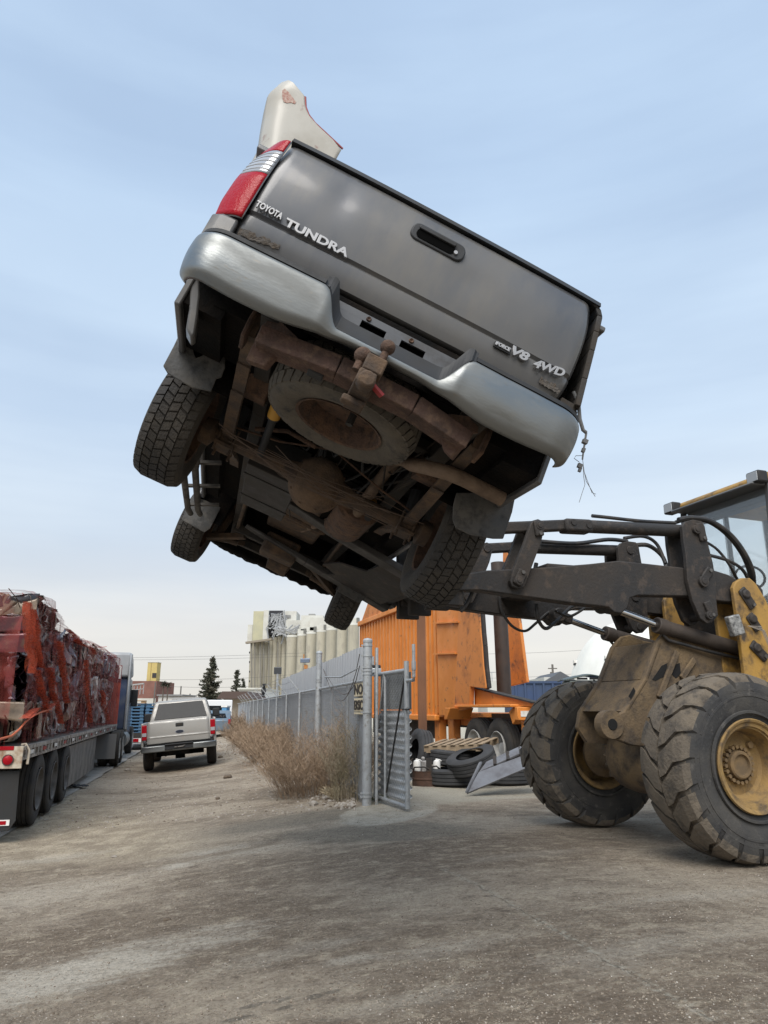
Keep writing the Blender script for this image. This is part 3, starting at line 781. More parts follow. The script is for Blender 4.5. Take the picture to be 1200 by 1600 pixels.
mb.M = Matrix.Translation((0.33, 2.28, 0.42)) @ Matrix.Diagonal((1.35, 1, 0.8, 1))
mb.lathe([(-0.36, 0), (-0.34, 0.08), (-0.31, 0.105), (0.31, 0.105), (0.34, 0.08), (0.36, 0)], (0, 0, 0), 'Y', 24); mb.build('muffler', M_rust, TK)
mb = MB(); mb.box((-0.27, 2.25, 0.44), (0.34, 1.05, 0.24))
for y in (1.95, 2.5): mb.box((-0.27, y, 0.318), (0.36, 0.045, 0.012))
mb.build('fuel_tank', mat('dusty_black_tank', (0.016, 0.016, 0.017), 0.6, 0, (0.036, 0.032, 0.028), 0.5, 5, 0.1, 70), TK, bevel=0.04, seg=3)
mb = MB(); mb.box((0, 3.35, 0.70), (0.34, 0.75, 0.24)); mb.box((0.02, 3.95, 0.72), (0.5, 0.55, 0.30)); mb.lathe([(-0.2, 0.08), (-0.18, 0.15), (0.18, 0.17), (0.2, 0.1)], (0, 3.1, 0.72), 'Y', 20)
mb.tube([(-0.3, 3.6, 0.60), (0.0, 3.55, 0.58), (0.3, 3.65, 0.60)], 0.03, 10); mb.box((0, 4.3, 0.42), (0.35, 0.3, 0.2))
mb.build('transmission', M_dustmetal, TK, bevel=0.04)
for y, z, h_ in ((0.95, 0.60, 0.06), (2.65, 0.60, 0.07), (3.55, 0.62, 0.06), (4.42, 0.46, 0.08), (5.0, 0.46, 0.08)):
    mb = MB(); mb.box((0, y, z), (0.98, 0.09, h_)); mb.build('crossmember', M_greysteel, TK, bevel=0.006)
mb = MB()
for sg in (-1, 1):
    for yy in (4.42, 4.82): mb.bar((sg * 0.36, yy, 0.42), (sg * 0.70, 4.64, 0.30), 0.06, 0.05)
    mb.cyl((sg * 0.40, 4.62, 0.36), (sg * 0.68, 4.64, 0.34), 0.03, 10)
    mb.cyl((sg * 0.62, 4.60, 0.32), (sg * 0.56, 4.66, 0.75), 0.04, 10)
    mb.tube([(sg * 0.45, 3.1, 0.60), (sg * 0.46, 4.4, 0.46)], 0.018, 8)
mb.lathe([(-0.12, 0), (-0.10, 0.1), (0.10, 0.12), (0.13, 0)], (0.05, 4.62, 0.36), 'X', 16)
mb.build('front_suspension', M_dustmetal, TK)
cl = random.Random(12)
for nm, k_n, m_ in (('brake_line', 9, M_greysteel), ('wiring_loom', 7, M_blackp)):
    mb = MB()
    for k in range(k_n):
        x = cl.uniform(-0.46, 0.46); y0 = cl.uniform(0.3, 1.0); y1 = cl.uniform(1.8, 4.2); z = cl.uniform(0.50, 0.64); p_ = []
        for i in range(8):
            t = i / 7; p_.append(V((x + 0.10 * math.sin(t * 6 + k) + cl.uniform(-0.008, 0.008), y0 + (y1 - y0) * t, z + 0.03 * math.sin(t * 9 + k * 2) - (0.10 if 0.3 < t < 0.45 else 0))))
        mb.tube(p_, cl.choice((0.006, 0.009, 0.014)), 6)
    mb.build(nm, m_, TK)
for sg in (-1, 1):
    mb = MB(); mb.prism([V((sg * 0.585, y, z)) for y, z in ((0.28, 0.50), (0.30, 0.42), (0.40, 0.40), (0.46, 0.50), (0.44, 0.58), (0.30, 0.58))], (0.02, 0, 0)); mb.build('spring_hanger', M_rust, TK, bevel=0.005)
    mb = MB(); mb.prism([V((sg * 0.50, y, z)) for y, z in ((0.88, 0.52), (0.95, 0.44), (1.06, 0.45), (1.12, 0.55), (1.0, 0.60))], (0.12, 0, 0)); mb.build('frame_bracket', M_rust, TK, bevel=0.005)
    mb = MB(); mb.bar((sg * 0.50, 0.25, 0.50), (sg * 0.36, 0.18, 0.42), 0.05, 0.07); mb.build('hitch_brace', M_rust, TK, bevel=0.005)
    mb = MB(); mb.cyl((sg * 0.57, 1.40, 0.36), (sg * 0.56, 1.40, 0.52), 0.04, 10); mb.build('bump_stop', M_blackp, TK)
mb = MB(); mb.box((0.0, 0.66, 0.62), (0.95, 0.10, 0.05)); mb.cyl((0, 0.64, 0.40), (0, 0.64, 0.62), 0.02, 8); mb.build('spare_carrier', M_greysteel, TK)
mb = MB(); mb.tube([(-0.60, 1.33, 0.36), (-0.3, 1.29, 0.39), (0.0, 1.27, 0.48), (0.35, 1.29, 0.39), (0.60, 1.33, 0.36)], 0.006, 6); mb.tube([(-0.45, 1.30, 0.40), (-0.28, 1.24, 0.45), (-0.10, 1.22, 0.43)], 0.013, 8); mb.build('brake_line', M_rust, AX)
# nerf bar down the left sill
mb = MB()
for x, z in ((-0.88, 0.33), (-0.80, 0.36)): mb.tube([(x, 2.25, z), (x - 0.01, 2.5, z - 0.02), (x - 0.01, 3.8, z - 0.02), (x, 4.05, z)], 0.026, 10)
for y in (2.45, 3.1, 3.75): mb.bar((-0.92, y, 0.325), (-0.66, y, 0.45), 0.05, 0.02)
mb.build('side_step', mat('worn_step_steel', (0.075, 0.068, 0.06), 0.6, 0.2, (0.035, 0.03, 0.025), 0.5, 8), TK)
mb = MB()
for x, z in ((0.87, 0.60), (0.80, 0.61)): mb.tube([(x, 2.5, z), (x, 3.8, z)], 0.022, 10)
mb.build('side_step', MATS['worn_step_steel'], TK)
# cables, brake lines and strands of wire hung about the axle
mb = MB()
wr = random.Random(4)
A0 = V((-0.62, 1.30, 0.24))
for k in range(13):
    a = V((wr.uniform(-0.65, -0.2), wr.uniform(1.15, 1.3), wr.uniform(0.20, 0.34))); b = V((wr.uniform(0.2, 0.66), wr.uniform(1.2, 1.3), wr.uniform(0.20, 0.34)))
    mid = a.lerp(b, 0.5) + V((wr.uniform(-0.1, 0.1), wr.uniform(-0.1, 0.0), wr.uniform(-0.10, 0.02)))
    mb.tube([a, a.lerp(mid, 0.5) + V((0, 0, wr.uniform(-0.03, 0.03))), mid, mid.lerp(b, 0.5) + V((0, 0, wr.uniform(-0.03, 0.03))), b], wr.choice((0.002, 0.002, 0.003, 0.0035)), 4)
for k in range(0):
    y = wr.uniform(1.9, 4.6); x = wr.uniform(-0.5, 0.5)
    mb.tube([(x, y, 0.45), (x + wr.uniform(-0.2, 0.2), y + wr.uniform(-0.2, 0.2), wr.uniform(0.30, 0.42)), (x + wr.uniform(-0.4, 0.4), y + wr.uniform(-0.3, 0.5), 0.46)], wr.uniform(0.004, 0.008), 6)
mb.build('loose_wire', mat('rusty_wire', (0.09, 0.062, 0.045), 0.8), TK)

# mud flaps, each a curved rubber sheet
def flap(pts, y, th, m, name='mud_flap', bow=0.03, rough=0):
    c = [V((q.x, y + bow * math.sin(k * 1.3), q.z)) for k, q in enumerate(pts)]
    mb = MB(); mb.prism([V((q.x, y, q.z)) for q in pts], (0, th, 0)); return mb.build(name, m, TK, bevel=0.004)
M_flap = mat('grey_mud_flap', (0.055, 0.056, 0.057), 0.7, 0, (0.105, 0.098, 0.088), 0.6, 7, 0.2, 40, dirt2=(0.03, 0.03, 0.03), amt2=0.3, scale2=18)
flap([tp(*q, 1, 0.86) for q in ((288, 505), (306, 560), (352, 540), (352, 575), (346, 590), (338, 592), (330, 612), (300, 606), (262, 584), (255, 572), (272, 540))], 0.86, 0.012, M_flap)
flap([tp(*q, 1, 0.86) for q in ((713, 770), (806, 770), (800, 800), (786, 842), (770, 842), (735, 836), (712, 825), (707, 812), (708, 790))], 0.86, 0.012, M_flap)
# torn lip of the left bed side seen past the bumper end
pts = [tp(*q, 1, 0.42) for q in ((295, 432), (312, 438), (313, 470), (309, 505), (305, 530), (299, 535), (291, 520), (296, 490), (297, 460))]
mb = MB(); mb.prism(pts, (0, 0.10, 0)); mb.build('bent_side_lip', M_paint, TK, bevel=0.01)

# wheels
def wheel(x, y, z, rot=0.0, spare=False, tilt=0.0):
    M = Matrix.Translation((x, y, z)) @ Matrix.Rotation(rot, 4, 'Y' if spare else 'Z') @ Matrix.Rotation(tilt, 4, 'Y')
    r_ = bpy.data.objects.new('spare_wheel' if spare else 'wheel', rim_me); COL.objects.link(r_); r_.parent = TK; r_.matrix_local = M
    t_ = bpy.data.objects.new('tyre', tyre_spare if spare else tyre_me); COL.objects.link(t_); t_.parent = r_
    return r_
mb = tyre_mesh(MB(), 0.385, 0.265, 0.215, 5, 44, 0.011); o = mb.build('tyre', M_rubber); tyre_me = o.data; bpy.data.objects.remove(o)
mb = tyre_mesh(MB(), 0.385, 0.250, 0.215, 4, 40, 0.012, seed=3); o = mb.build('tyre', M_rubberdust); tyre_spare = o.data; bpy.data.objects.remove(o)
mb = MB(); mb.lathe([(-0.085, 0.0), (-0.085, 0.06), (-0.07, 0.10), (-0.02, 0.17), (-0.06, 0.195), (-0.105, 0.213), (-0.110, 0.224), (-0.095, 0.216), (0.095, 0.216), (0.110, 0.224), (0.105, 0.21), (0.05, 0.195), (0.0, 0.185), (-0.005, 0.10), (-0.02, 0)], (0, 0, 0), 'X', 36)
for k in range(6):
    a = k * math.pi / 3; mb.cyl((-0.09, 0.07 * math.cos(a), 0.07 * math.sin(a)), (-0.06, 0.07 * math.cos(a), 0.07 * math.sin(a)), 0.01, 6)
o = mb.build('wheel', M_rust); rim_me = o.data; bpy.data.objects.remove(o)
wheel(-0.835, 1.40, 0.30); wheel(0.835, 1.40, 0.30, math.pi)
wheel(-0.83, 4.64, 0.385, -0.08); wheel(0.83, 4.64, 0.385, math.pi - 0.08)
wheel(-0.045, 0.625, 0.475, math.pi / 2, True)

# cab, bonnet and front end, mostly hidden behind the bed
mb = MB(); mb.prism([V((0, y, z)) for y, z in ((2.20, 0.69), (2.20, 1.25), (2.38, 1.80), (3.35, 1.84), (4.00, 1.28), (4.05, 0.69))], (1.72, 0, 0))
for sg in (-1, 1): mb.box((sg * 0.845, 3.12, 0.60), (0.03, 1.82, 0.20))
CAB = mb.build('cab', M_paint, TK, bevel=0.05, seg=3)
M_glass = mat('dark_car_glass', (0.010, 0.011, 0.013), 0.10, 0, spec=0.14)
for sg in (-1, 1):
    mb = MB(); mb.prism([V((sg * 0.862, y, z)) for y, z in ((2.42, 1.27), (2.50, 1.72), (3.28, 1.75), (3.82, 1.29))], (0.012, 0, 0)); mb.build('side_window', M_glass, CAB, bevel=0.01)
mb = MB(); mb.prism([V((x, 0, z)) for x, z in ((-0.7, 0), (-0.6, 0.42), (0.6, 0.42), (0.7, 0))], (0, 0.012, 0)); o = mb.build('rear_window', M_glass, CAB); o.matrix_local = Matrix.Translation((0, 2.235, 1.32)) @ Matrix.Rotation(-0.31, 4, 'X')
mb = MB(); mb.prism([V((x, 0, z)) for x, z in ((-0.76, 0), (-0.64, 0.66), (0.64, 0.66), (0.76, 0))], (0, 0.012, 0)); o = mb.build('windscreen', M_glass, CAB); o.matrix_local = Matrix.Translation((0, 3.96, 1.335)) @ Matrix.Rotation(0.86, 4, 'X')
mb = MB()
mb.prism([V((0, y, z)) for y, z in ((4.02, 0.95), (4.02, 1.27), (4.9, 1.16), (5.30, 1.02), (5.36, 0.9))], (1.66, 0, 0))
for sg in (-1, 1): mb.prism([q + V((sg * 0.89, 0, 0)) for q in arch_side(4.06, 5.38, 0.50, 1.05, 4.66, 0.40, 0.46)], (0.03, 0, 0))
mb.build('bonnet', M_paint, TK, bevel=0.04, seg=3)
mb = MB()
def fe(u, v):
    x = -0.88 + 1.76 * u; lo = 0.36 + 0.035 * noise.noise(V((x * 4, 0, 2))) + 0.02 * noise.noise(V((x * 17, 3, 2))) + 0.06 * abs(u - 0.5)
    return V((x, 5.34 + 0.05 * noise.noise(V((x * 3, v * 2, 7))) - 0.12 * abs(2 * u - 1) ** 3, lo + (0.68 - lo) * v))
mb.grid(fe, 90, 8); mb.build('front_end_frame', M_under, TK, solid=0.10)
mb = MB(); mb.box((0, 5.2, 0.85), (1.5, 0.12, 0.4)); mb.build('radiator_panel', M_under, TK)
for sg in (-1, 1):
    mb = MB(); mb.prism([V((sg * 0.80 + dx, 4.16, z)) for dx, z in ((-0.14, 0.26), (0.10, 0.24), (0.13, 0.30), (0.13, 0.52), (-0.15, 0.52))], (0, 0.012, 0)); mb.build('mud_flap', M_flap, TK, bevel=0.004)
# wiring hanging from the bare corner
mb = MB()
q = [tp(*p_, 1, 0.16) for p_ in ((896, 612), (904, 630), (906, 655), (911, 672), (916, 676), (914, 690), (912, 702), (910, 718))]
mb.tube(q[:5], 0.0085, 8); mb.tube(q[4:], [0.006, 0.005, 0.005, 0.004], 6)
mb.box(q[5], (0.022, 0.02, 0.02)); mb.box(q[6] + V((0.0, 0, -0.005)), (0.014, 0.014, 0.02))
for p_ in (((910, 716), (913, 738), (916, 752), (922, 762), (930, 776)), ((911, 722), (912, 745), (914, 757), (909, 772), (905, 785)), ((910, 712), (900, 712), (897, 716), (905, 722)), ((912, 735), (918, 752), (925, 770), (931, 772))):
    mb.tube([tp(*a, 1, 0.16) for a in p_], 0.0016, 4)
mb.box(tp(906, 728, 1, 0.16), (0.02, 0.015, 0.02)); mb.box(tp(906, 734, 1, 0.16), (0.012, 0.012, 0.02))
mb.build('hanging_wire', mat('grey_loom_tape', (0.10, 0.10, 0.10), 0.6), TK)

# the loose white body panel standing up out of the bed
M_pan = mat('scratched_cream_paint', (0.40, 0.385, 0.345), 0.4, 0, (0.33, 0.31, 0.27), 0.4, 3, dirt2=(0.16, 0.05, 0.035), amt2=0.02, scale2=9)
pts = [(401, 226), (404, 200), (409, 170), (415, 142), (421, 134), (430, 128), (437, 128), (444, 132), (448, 139), (456, 146), (461, 153), (468, 158), (470, 163), (471, 178), (476, 190), (486, 202), (500, 214), (515, 227), (530, 240)]
PY = 0.55
f_ = [cut(MT, *p_, 1, PY) for p_ in pts]
zmin = 0.78; base = [V((f_[-1].x, PY, zmin)), V((f_[0].x + 0.02, PY, zmin))]
o2 = Matrix.Translation(f_[9])
PE = empty('body_panel', MT @ Matrix.Translation((-0.75, PY, zmin)), 'torn cream white body panel standing up out of the truck bed', 'body panel')
off = V((-0.75, PY, zmin))
poly = [q - off for q in f_ + base]
mb = MB(); nrow = 14
zmax = max(q.z for q in poly)
lft = [(0.0, -0.13), (0.30, -0.14), (0.42, -0.155), (0.55, -0.17), (0.68, -0.185), (0.74, -0.16)]
left = [q - off for q in f_[:6]][::-1]; right = [q - off for q in f_[6:]]
def edge_l(z):
    p_ = sorted([(q.z, q.x) for q in [base[1] - off] + [q - off for q in f_[:6]]]); return interp(p_, z)
def edge_r(z):
    p_ = sorted([(q.z, q.x) for q in [base[0] - off] + [q - off for q in f_[6:]]]); return interp(p_, z)
def pf(u, v):
    z = zmax * (1 - (1 - v) ** 1.35); z_ = z * 1.04; a, b = edge_l(z), edge_r(z)
    x = a + (b - a) * u
    wl = max(0, 1 - (x - a) / 0.10)
    return V((x, 0.10 * wl ** 2 - 0.02 + 0.05 * (x - a), z_))
def pf2(u, v): return pf(u, v)
mb.grid(pf2, 24, 36); mb.build('panel_skin', M_pan, PE, solid=0.008)
mb = MB(); mb.tube([V((q.x, pf(1, 0.5).y * 0 + 0.03 + 0.05 * (q.x - edge_l(q.z)) - 0.02 - 0.028, q.z * 1.04)) + V((0.003, 0, 0.003)) for q in [q - off for q in f_[12:]]], 0.006, 6)
mb.build('red_edge_seal', mat('dull_red_edge', (0.25, 0.03, 0.03), 0.6), PE)
pc = [cut(MT, *p_, 1, PY - 0.024) - off for p_ in ((441, 141), (445, 138), (452, 144), (458, 152), (463, 158), (461, 161), (455, 159), (448, 160), (443, 158), (441, 150))]
mb = MB(); mb.prism([V((q.x, -0.0255 + 0.05 * (q.x - edge_l(q.z)), q.z)) for q in pc], (0, 0.002, 0)); mb.build('scraped_patch', mat('scraped_red_patch', (0.33, 0.16, 0.13), 0.8, 0, (0.5, 0.42, 0.36), 0.5, 60), PE)
# ================================================================ THE WHEEL LOADER (local frame: x forwards, y to its left = towards the photographer, z up, origin on the ground between the front wheels)
_a = math.radians(19.46)
ML = Matrix(((-math.cos(_a), math.sin(_a), 0, 2.563), (-math.sin(_a), -math.cos(_a), 0, 7.289), (0, 0, 1, 0.313), (0, 0, 0, 1)))
LD = empty('wheel_loader', ML, 'yellow wheel loader caked in brown grime holding the pickup on its forks', 'wheel loader')
def lp(px, py, y): return cut(ML, px, py, 1, y)
M_arm = mat('grimy_black_steel', (0.016, 0.0145, 0.014), 0.62, 0.0, (0.036, 0.029, 0.024), 0.5, 1.6, 0.25, 45, dirt2=(0.060, 0.044, 0.033), amt2=0.22, scale2=11)
M_cat = mat('worn_machine_yellow', (0.36, 0.205, 0.042), 0.6, 0, (0.22, 0.135, 0.05), 0.5, 2.6, 0.15, 50, dirt2=(0.05, 0.037, 0.027), amt2=0.3, scale2=7)
M_mud = mat('mud_caked_yellow', (0.115, 0.082, 0.050), 0.9, 0, (0.175, 0.120, 0.062), 0.45, 2.4, 0.4, 40, dirt2=(0.045, 0.036, 0.029), amt2=0.38, scale2=6)
M_rod = mat('polished_rod', (0.62, 0.62, 0.62), 0.12, 1.0)
M_hose = mat('black_hose', (0.018, 0.018, 0.019), 0.5, 0, (0.05, 0.042, 0.035), 0.4, 9)
M_pin = mat('worn_pin_steel', (0.16, 0.15, 0.14), 0.45, 0.6, (0.05, 0.045, 0.04), 0.5, 20)
M_tread = mat('muddy_loader_rubber', (0.098, 0.082, 0.064), 0.92, 0, (0.140, 0.116, 0.088), 0.6, 3.5, 0.5, 40, dirt2=(0.036, 0.033, 0.031), amt2=0.32, scale2=9)
M_side = mat('scuffed_loader_sidewall', (0.027, 0.027, 0.028), 0.75, 0, (0.062, 0.058, 0.052), 0.5, 3.2, 0.25, 50, dirt2=(0.095, 0.088, 0.08), amt2=0.12, scale2=14)

def plate(pts, y, th):
    """flat steel plate cut to an outline, standing in a fore-and-aft plane of the loader"""
    return [lp(*q, y) for q in pts], (0, th, 0)
def both(name, pts, y, th, m, bevel=0.008, yref=None):
    for sg in (1, -1):
        poly = [V((q.x, sg * y, q.z)) for q in (lp(*p_, y if yref is None else yref) for p_ in pts)]
        mb = MB(); mb.prism(poly, (0, th, 0)); o = mb.build(name, m, LD, bevel=bevel)
        yield sg, o
# lift arms: one deep plate box each side
ARM = [(690, 903), (756, 893), (852, 888), (915, 883), (960, 878), (1000, 882), (1072, 890), (1110, 893), (1132, 900), (1150, 911), (1168, 915), (1184, 922), (1186, 938), (1172, 945), (1150, 944), (1120, 941), (1072, 933), (990, 932), (978, 936), (974, 952), (964, 960), (952, 958), (944, 950), (888, 944), (744, 924), (690, 925)]
for sg, o in both('lift_arm', ARM, 0.50, 0.13, M_arm, 0.012): pass
mb = MB(); mb.box((1.15, 0, 2.36), (0.32, 0.9, 0.22)); mb.build('arm_cross_tube', M_arm, LD, bevel=0.02)
for x, z in ((2.30, 2.24), (-0.95, 2.31)): mb = MB(); mb.cyl((x, -0.62, z), (x, 0.62, z), 0.07); mb.build('arm_cross_tube', M_arm, LD, bevel=0.01)
# tilt levers: pairs of plates astride each arm
LEV = [(1066, 822), (1071, 815), (1082, 812), (1096, 814), (1101, 822), (1106, 848), (1114, 880), (1119, 910), (1119, 935), (1122, 962), (1112, 973), (1104, 974), (1094, 966), (1082, 938), (1074, 905), (1072, 870), (1068, 845)]
LNK = [(829, 820), (833, 813), (841, 811), (849, 815), (851, 824), (846, 846), (824, 905), (819, 917), (810, 920), (800, 916), (797, 907), (803, 888), (818, 852)]
def disc(mb, q, y0, y1, r, n=16): mb.cyl((q.x, y0, q.z), (q.x, y1, q.z), r, n)
for nm, pts, pins, keeps in (('tilt_lever', LEV, ((1086, 828, 0.045), (1097, 909, 0.055), (1106, 962, 0.04)), (((1090, 818), (1098, 846)), ((1098, 905), (1108, 890)), ((1102, 940), (1112, 965)))), ('tilt_link', LNK, ((841, 822, 0.04), (809, 908, 0.04)), (((838, 814), (842, 838)), ((806, 914), (816, 892))))):
    for sg in (1, -1):
        for yy in (0.60, 0.385):
            poly = [V((q.x, sg * yy, q.z)) for q in (lp(*p_, 0.62) for p_ in pts)]
            mb = MB(); mb.prism(poly, (0, 0.045, 0)); o = mb.build(nm, M_arm, LD, bevel=0.006)
            if yy > 0.5:
                for (px, py, r_) in pins:
                    q = lp(px, py, 0.62); mb = MB(); disc(mb, q, sg * 0.35, sg * 0.655, r_); disc(mb, q, sg * 0.65, sg * 0.662, r_ * 0.55); mb.build('pivot_pin', M_arm, o, bevel=0.004)
                for a, b in keeps:
                    A, B = lp(*a, 0.62), lp(*b, 0.62)
                    mb = MB(); mb.bar((A.x, sg * 0.635, A.z), (B.x, sg * 0.635, B.z), 0.03, 0.085, (0, 0, 1)) if abs(A.z - B.z) < 0.05 else mb.bar((A.x, sg * 0.635, A.z), (B.x, sg * 0.635, B.z), 0.03, 0.085, (1, 0, 0))
                    k = mb.build('keeper_plate', M_arm, o, bevel=0.01)
                    mb = MB(); disc(mb, B.lerp(A, 0.15), sg * 0.648, sg * 0.664, 0.017, 8); mb.build('keeper_bolt', M_pin, k)
# tilt cylinders
for sg in (1, -1):
    y = sg * 0.49
    def s_(px, py): q = lp(px, py, 0.49); return V((q.x, y, q.z))
    a, b, c, d = s_(700, 829), s_(790, 828), s_(884, 821), s_(1074, 830)
    mb = MB(); mb.cyl(c, d, 0.062, 20); mb.cyl(d - (d - c).normalized() * 0.06, d + (d - c).normalized() * 0.02, 0.07, 20)
    TC = mb.build('tilt_cylinder', M_arm, LD, bevel=0.006)
    mb = MB(); mb.bar(a, c, 0.075, 0.105); mb.build('cylinder_rod', M_arm, TC, bevel=0.02)
    mb = MB(); mb.bar(s_(878, 822), s_(920, 824), 0.15, 0.125); mb.build('rod_clevis', M_arm, TC, bevel=0.025)
    mb = MB()
    for q in (s_(889, 819), s_(913, 824)): disc(mb, q, y - 0.085, y + 0.085, 0.028, 10)
    mb.build('clevis_bolt', M_arm, TC)
# lift cylinders
for sg in (1, -1):
    y = sg * 0.40
    def s_(px, py): q = lp(px, py, 0.48); return V((q.x, y, q.z))
    a, b, c, d = s_(952, 944), s_(1034, 975), s_(1050, 981), s_(1195, 1022)
    mb = MB(); mb.cyl(b, d, 0.068, 22); mb.cyl(b, b.lerp(d, 0.09), 0.076, 22)
    LC = mb.build('lift_cylinder', mat('grimy_brown_cylinder', (0.040, 0.032, 0.027), 0.55, 0.1, (0.065, 0.050, 0.040), 0.5, 4, 0.1, 60), LD, bevel=0.006)
    mb = MB(); mb.cyl(a, b, 0.033, 18); mb.build('cylinder_rod', M_rod, LC)
    mb = MB(); mb.lathe([(-0.075, 0.0), (-0.075, 0.075), (0.075, 0.075), (0.075, 0)], a, 'Y', 18); mb.bar(a, a.lerp(b, 0.28), 0.11, 0.10); mb.build('rod_eye', M_arm, LC, bevel=0.012)
    p0 = b.lerp(d, 0.06) + V((0, 0, -0.075))
    mb = MB(); mb.tube([b.lerp(d, 0.05), p0, p0 + V((-0.05, 0, -0.05)), b.lerp(d, 0.5) + V((0, 0.02 * sg, -0.115)), d + V((0, 0.02 * sg, -0.09))], 0.015, 8); mb.build('oil_pipe', M_hose, LC)
# yellow arm towers
TOW = [(1146, 918), (1150, 909), (1160, 903), (1172, 903), (1181, 911), (1196, 935), (1210, 965), (1225, 1090), (1168, 1085), (1160, 1020), (1152, 960)]
for sg in (1, -1):
    for yy, th in ((0.615, 0.05), (0.36, 0.05)):
        poly = [V((q.x, sg * yy, q.z)) for q in (lp(*p_, 0.64) for p_ in TOW)]
        mb = MB(); mb.prism(poly, (0, th, 0)); o = mb.build('arm_tower', M_cat, LD, bevel=0.01)
        if yy > 0.5:
            for a, b in (((1156, 920), (1176, 950)), ((1168, 960), (1184, 985)), ((1172, 1005), (1196, 1030))):
                A, B = lp(*a, 0.64), lp(*b, 0.64)
                mb = MB(); mb.bar((A.x, sg * 0.655, A.z), (B.x, sg * 0.655, B.z), 0.03, 0.095, (1, 0, 0)); disc(mb, A.lerp(B, 0.3), sg * 0.66, sg * 0.69, 0.045); k = mb.build('keeper_plate', M_arm, o, bevel=0.02)
                mb = MB(); disc(mb, A.lerp(B, 0.85), sg * 0.665, sg * 0.685, 0.02, 8); mb.build('keeper_bolt', M_pin, k)
mb = MB(); mb.box((-1.02, 0, 1.85), (0.30, 0.70, 0.9)); mb.build('tower_crossbox', M_arm, LD, bevel=0.02)
mb = MB(); A = lp(1145, 975, 0.66); mb.box(A + V((0.03, 0.05, -0.02)), (0.12, 0.08, 0.19), Matrix.Rotation(0.25, 3, 'Y') @ Matrix.Rotation(-0.2, 3, 'Z')); mb.build('broken_lamp', mat('cracked_lamp_grey', (0.34, 0.34, 0.33), 0.3, 0.3, (0.07, 0.07, 0.07), 0.5, 30), LD, bevel=0.012)
mb = MB()
for k in range(6):
    f0 = random.Random(k); z0 = A + V((-0.12, 0.06, -0.02))
    mb.tube([z0, z0 + V((-0.12 - 0.05 * f0.random(), 0.03, -0.05 * f0.random())), z0 + V((-0.22, 0.02, -0.16 - 0.1 * f0.random())), z0 + V((-0.20 - 0.1 * f0.random(), 0.03, -0.34 - 0.1 * f0.random()))], 0.003, 4)
mb.build('loose_wire', mat('pale_wire', (0.28, 0.24, 0.2), 0.7), LD)
# front frame: two canted side plates, nose plate, flat black plates for the shade in its holes, lug
FR = [(1003, 1062), (1024, 1003), (1038, 985), (1052, 982), (1075, 992), (1150, 1008), (1180, 1040), (1200, 1100), (1100, 1175), (985, 1165), (946, 1150), (940, 1135), (944, 1124), (956, 1118), (972, 1112)]
for sg, o in both('front_frame', FR, 0.34, 0.06, M_mud, 0.012): pass
bpy.data.objects.remove(o)
for sg, o in both('front_frame', FR[:10] + [(985, 1165), (968, 1140), (972, 1112)], 0.34, 0.06, M_mud, 0.012):
    if sg > 0: bpy.data.objects.remove(o)
mb = MB()
nz_ = [lp(*p_, 0.34) for p_ in ((1024, 1003), (1003, 1062), (972, 1112))]
for a, b in zip(nz_, nz_[1:]):
    mb.hexa([V((a.x - 0.02, -0.37, a.z)), V((a.x - 0.02, 0.37, a.z)), V((b.x - 0.02, 0.37, b.z)), V((b.x - 0.02, -0.37, b.z)), V((a.x - 0.06, -0.37, a.z)), V((a.x - 0.06, 0.37, a.z)), V((b.x - 0.06, 0.37, b.z)), V((b.x - 0.06, -0.37, b.z))])
mb.build('nose_plate', M_mud, LD, bevel=0.01)
FB = [o for o in bpy.data.objects if o.name.startswith('front_frame')][0]
for pts in (((1019, 1062), (1034, 1040), (1043, 1036), (1040, 1056), (1024, 1064)), ((1062, 1036), (1064, 1054), (1056, 1060), (1048, 1052), (1050, 1040)), ((982, 1088), (990, 1074), (993, 1080), (986, 1092))):
    mb = MB(); mb.prism([V((q.x, 0.3712, q.z)) for q in (lp(*p_, 0.372) for p_ in pts)], (0, 0.004, 0)); mb.build('opening_shade', mat('hole_shade_black', (0.004, 0.004, 0.004), 0.9), FB)  # flat black plates on the side plate, shade of openings painted
for a, b in (((1058, 1018), (1030, 1090)), ((1085, 1030), (1065, 1060))):
    A, B = lp(*a, 0.39), lp(*b, 0.39); mb = MB(); mb.bar(A, B, 0.03, 0.06, (1, 0, 0)); mb.build('frame_rib', M_mud, FB, bevel=0.01)
mb = MB(); A = lp(955, 1132, 0.38); disc(mb, A, 0.30, 0.40, 0.125, 24); mb.mi = 1; disc(mb, A, 0.395, 0.405, 0.05, 18); mb.build('tow_lug', [M_mud, MATS['hole_shade_black']], FB, bevel=0.004)  # black disc paints the shade inside the lug's eye
# axle, hubs, wheels
mb = MB()
R_ = 0.745
mb.lathe([(-0.80, 0.0), (-0.80, 0.22), (-0.72, 0.25), (-0.66, 0.17), (-0.42, 0.165), (-0.40, 0.20), (-0.34, 0.27), (-0.26, 0.32), (-0.12, 0.34), (0.12, 0.34), (0.26, 0.32), (0.34, 0.27), (0.40, 0.20), (0.42, 0.165), (0.66, 0.17), (0.72, 0.25), (0.80, 0.22), (0.80, 0)], (0, 0, R_), 'Y', 32)
for k in range(20):
    a = 2 * math.pi * k / 20
    for yy in (-0.33, 0.33): mb.cyl((0.275 * math.cos(a), yy - 0.02, R_ + 0.275 * math.sin(a)), (0.275 * math.cos(a), yy + 0.02, R_ + 0.275 * math.sin(a)), 0.018, 6)
mb.box((0.0, 0, R_ - 0.05), (0.5, 0.66, 0.3)); mb.build('front_axle', M_mud, LD, bevel=0.01)
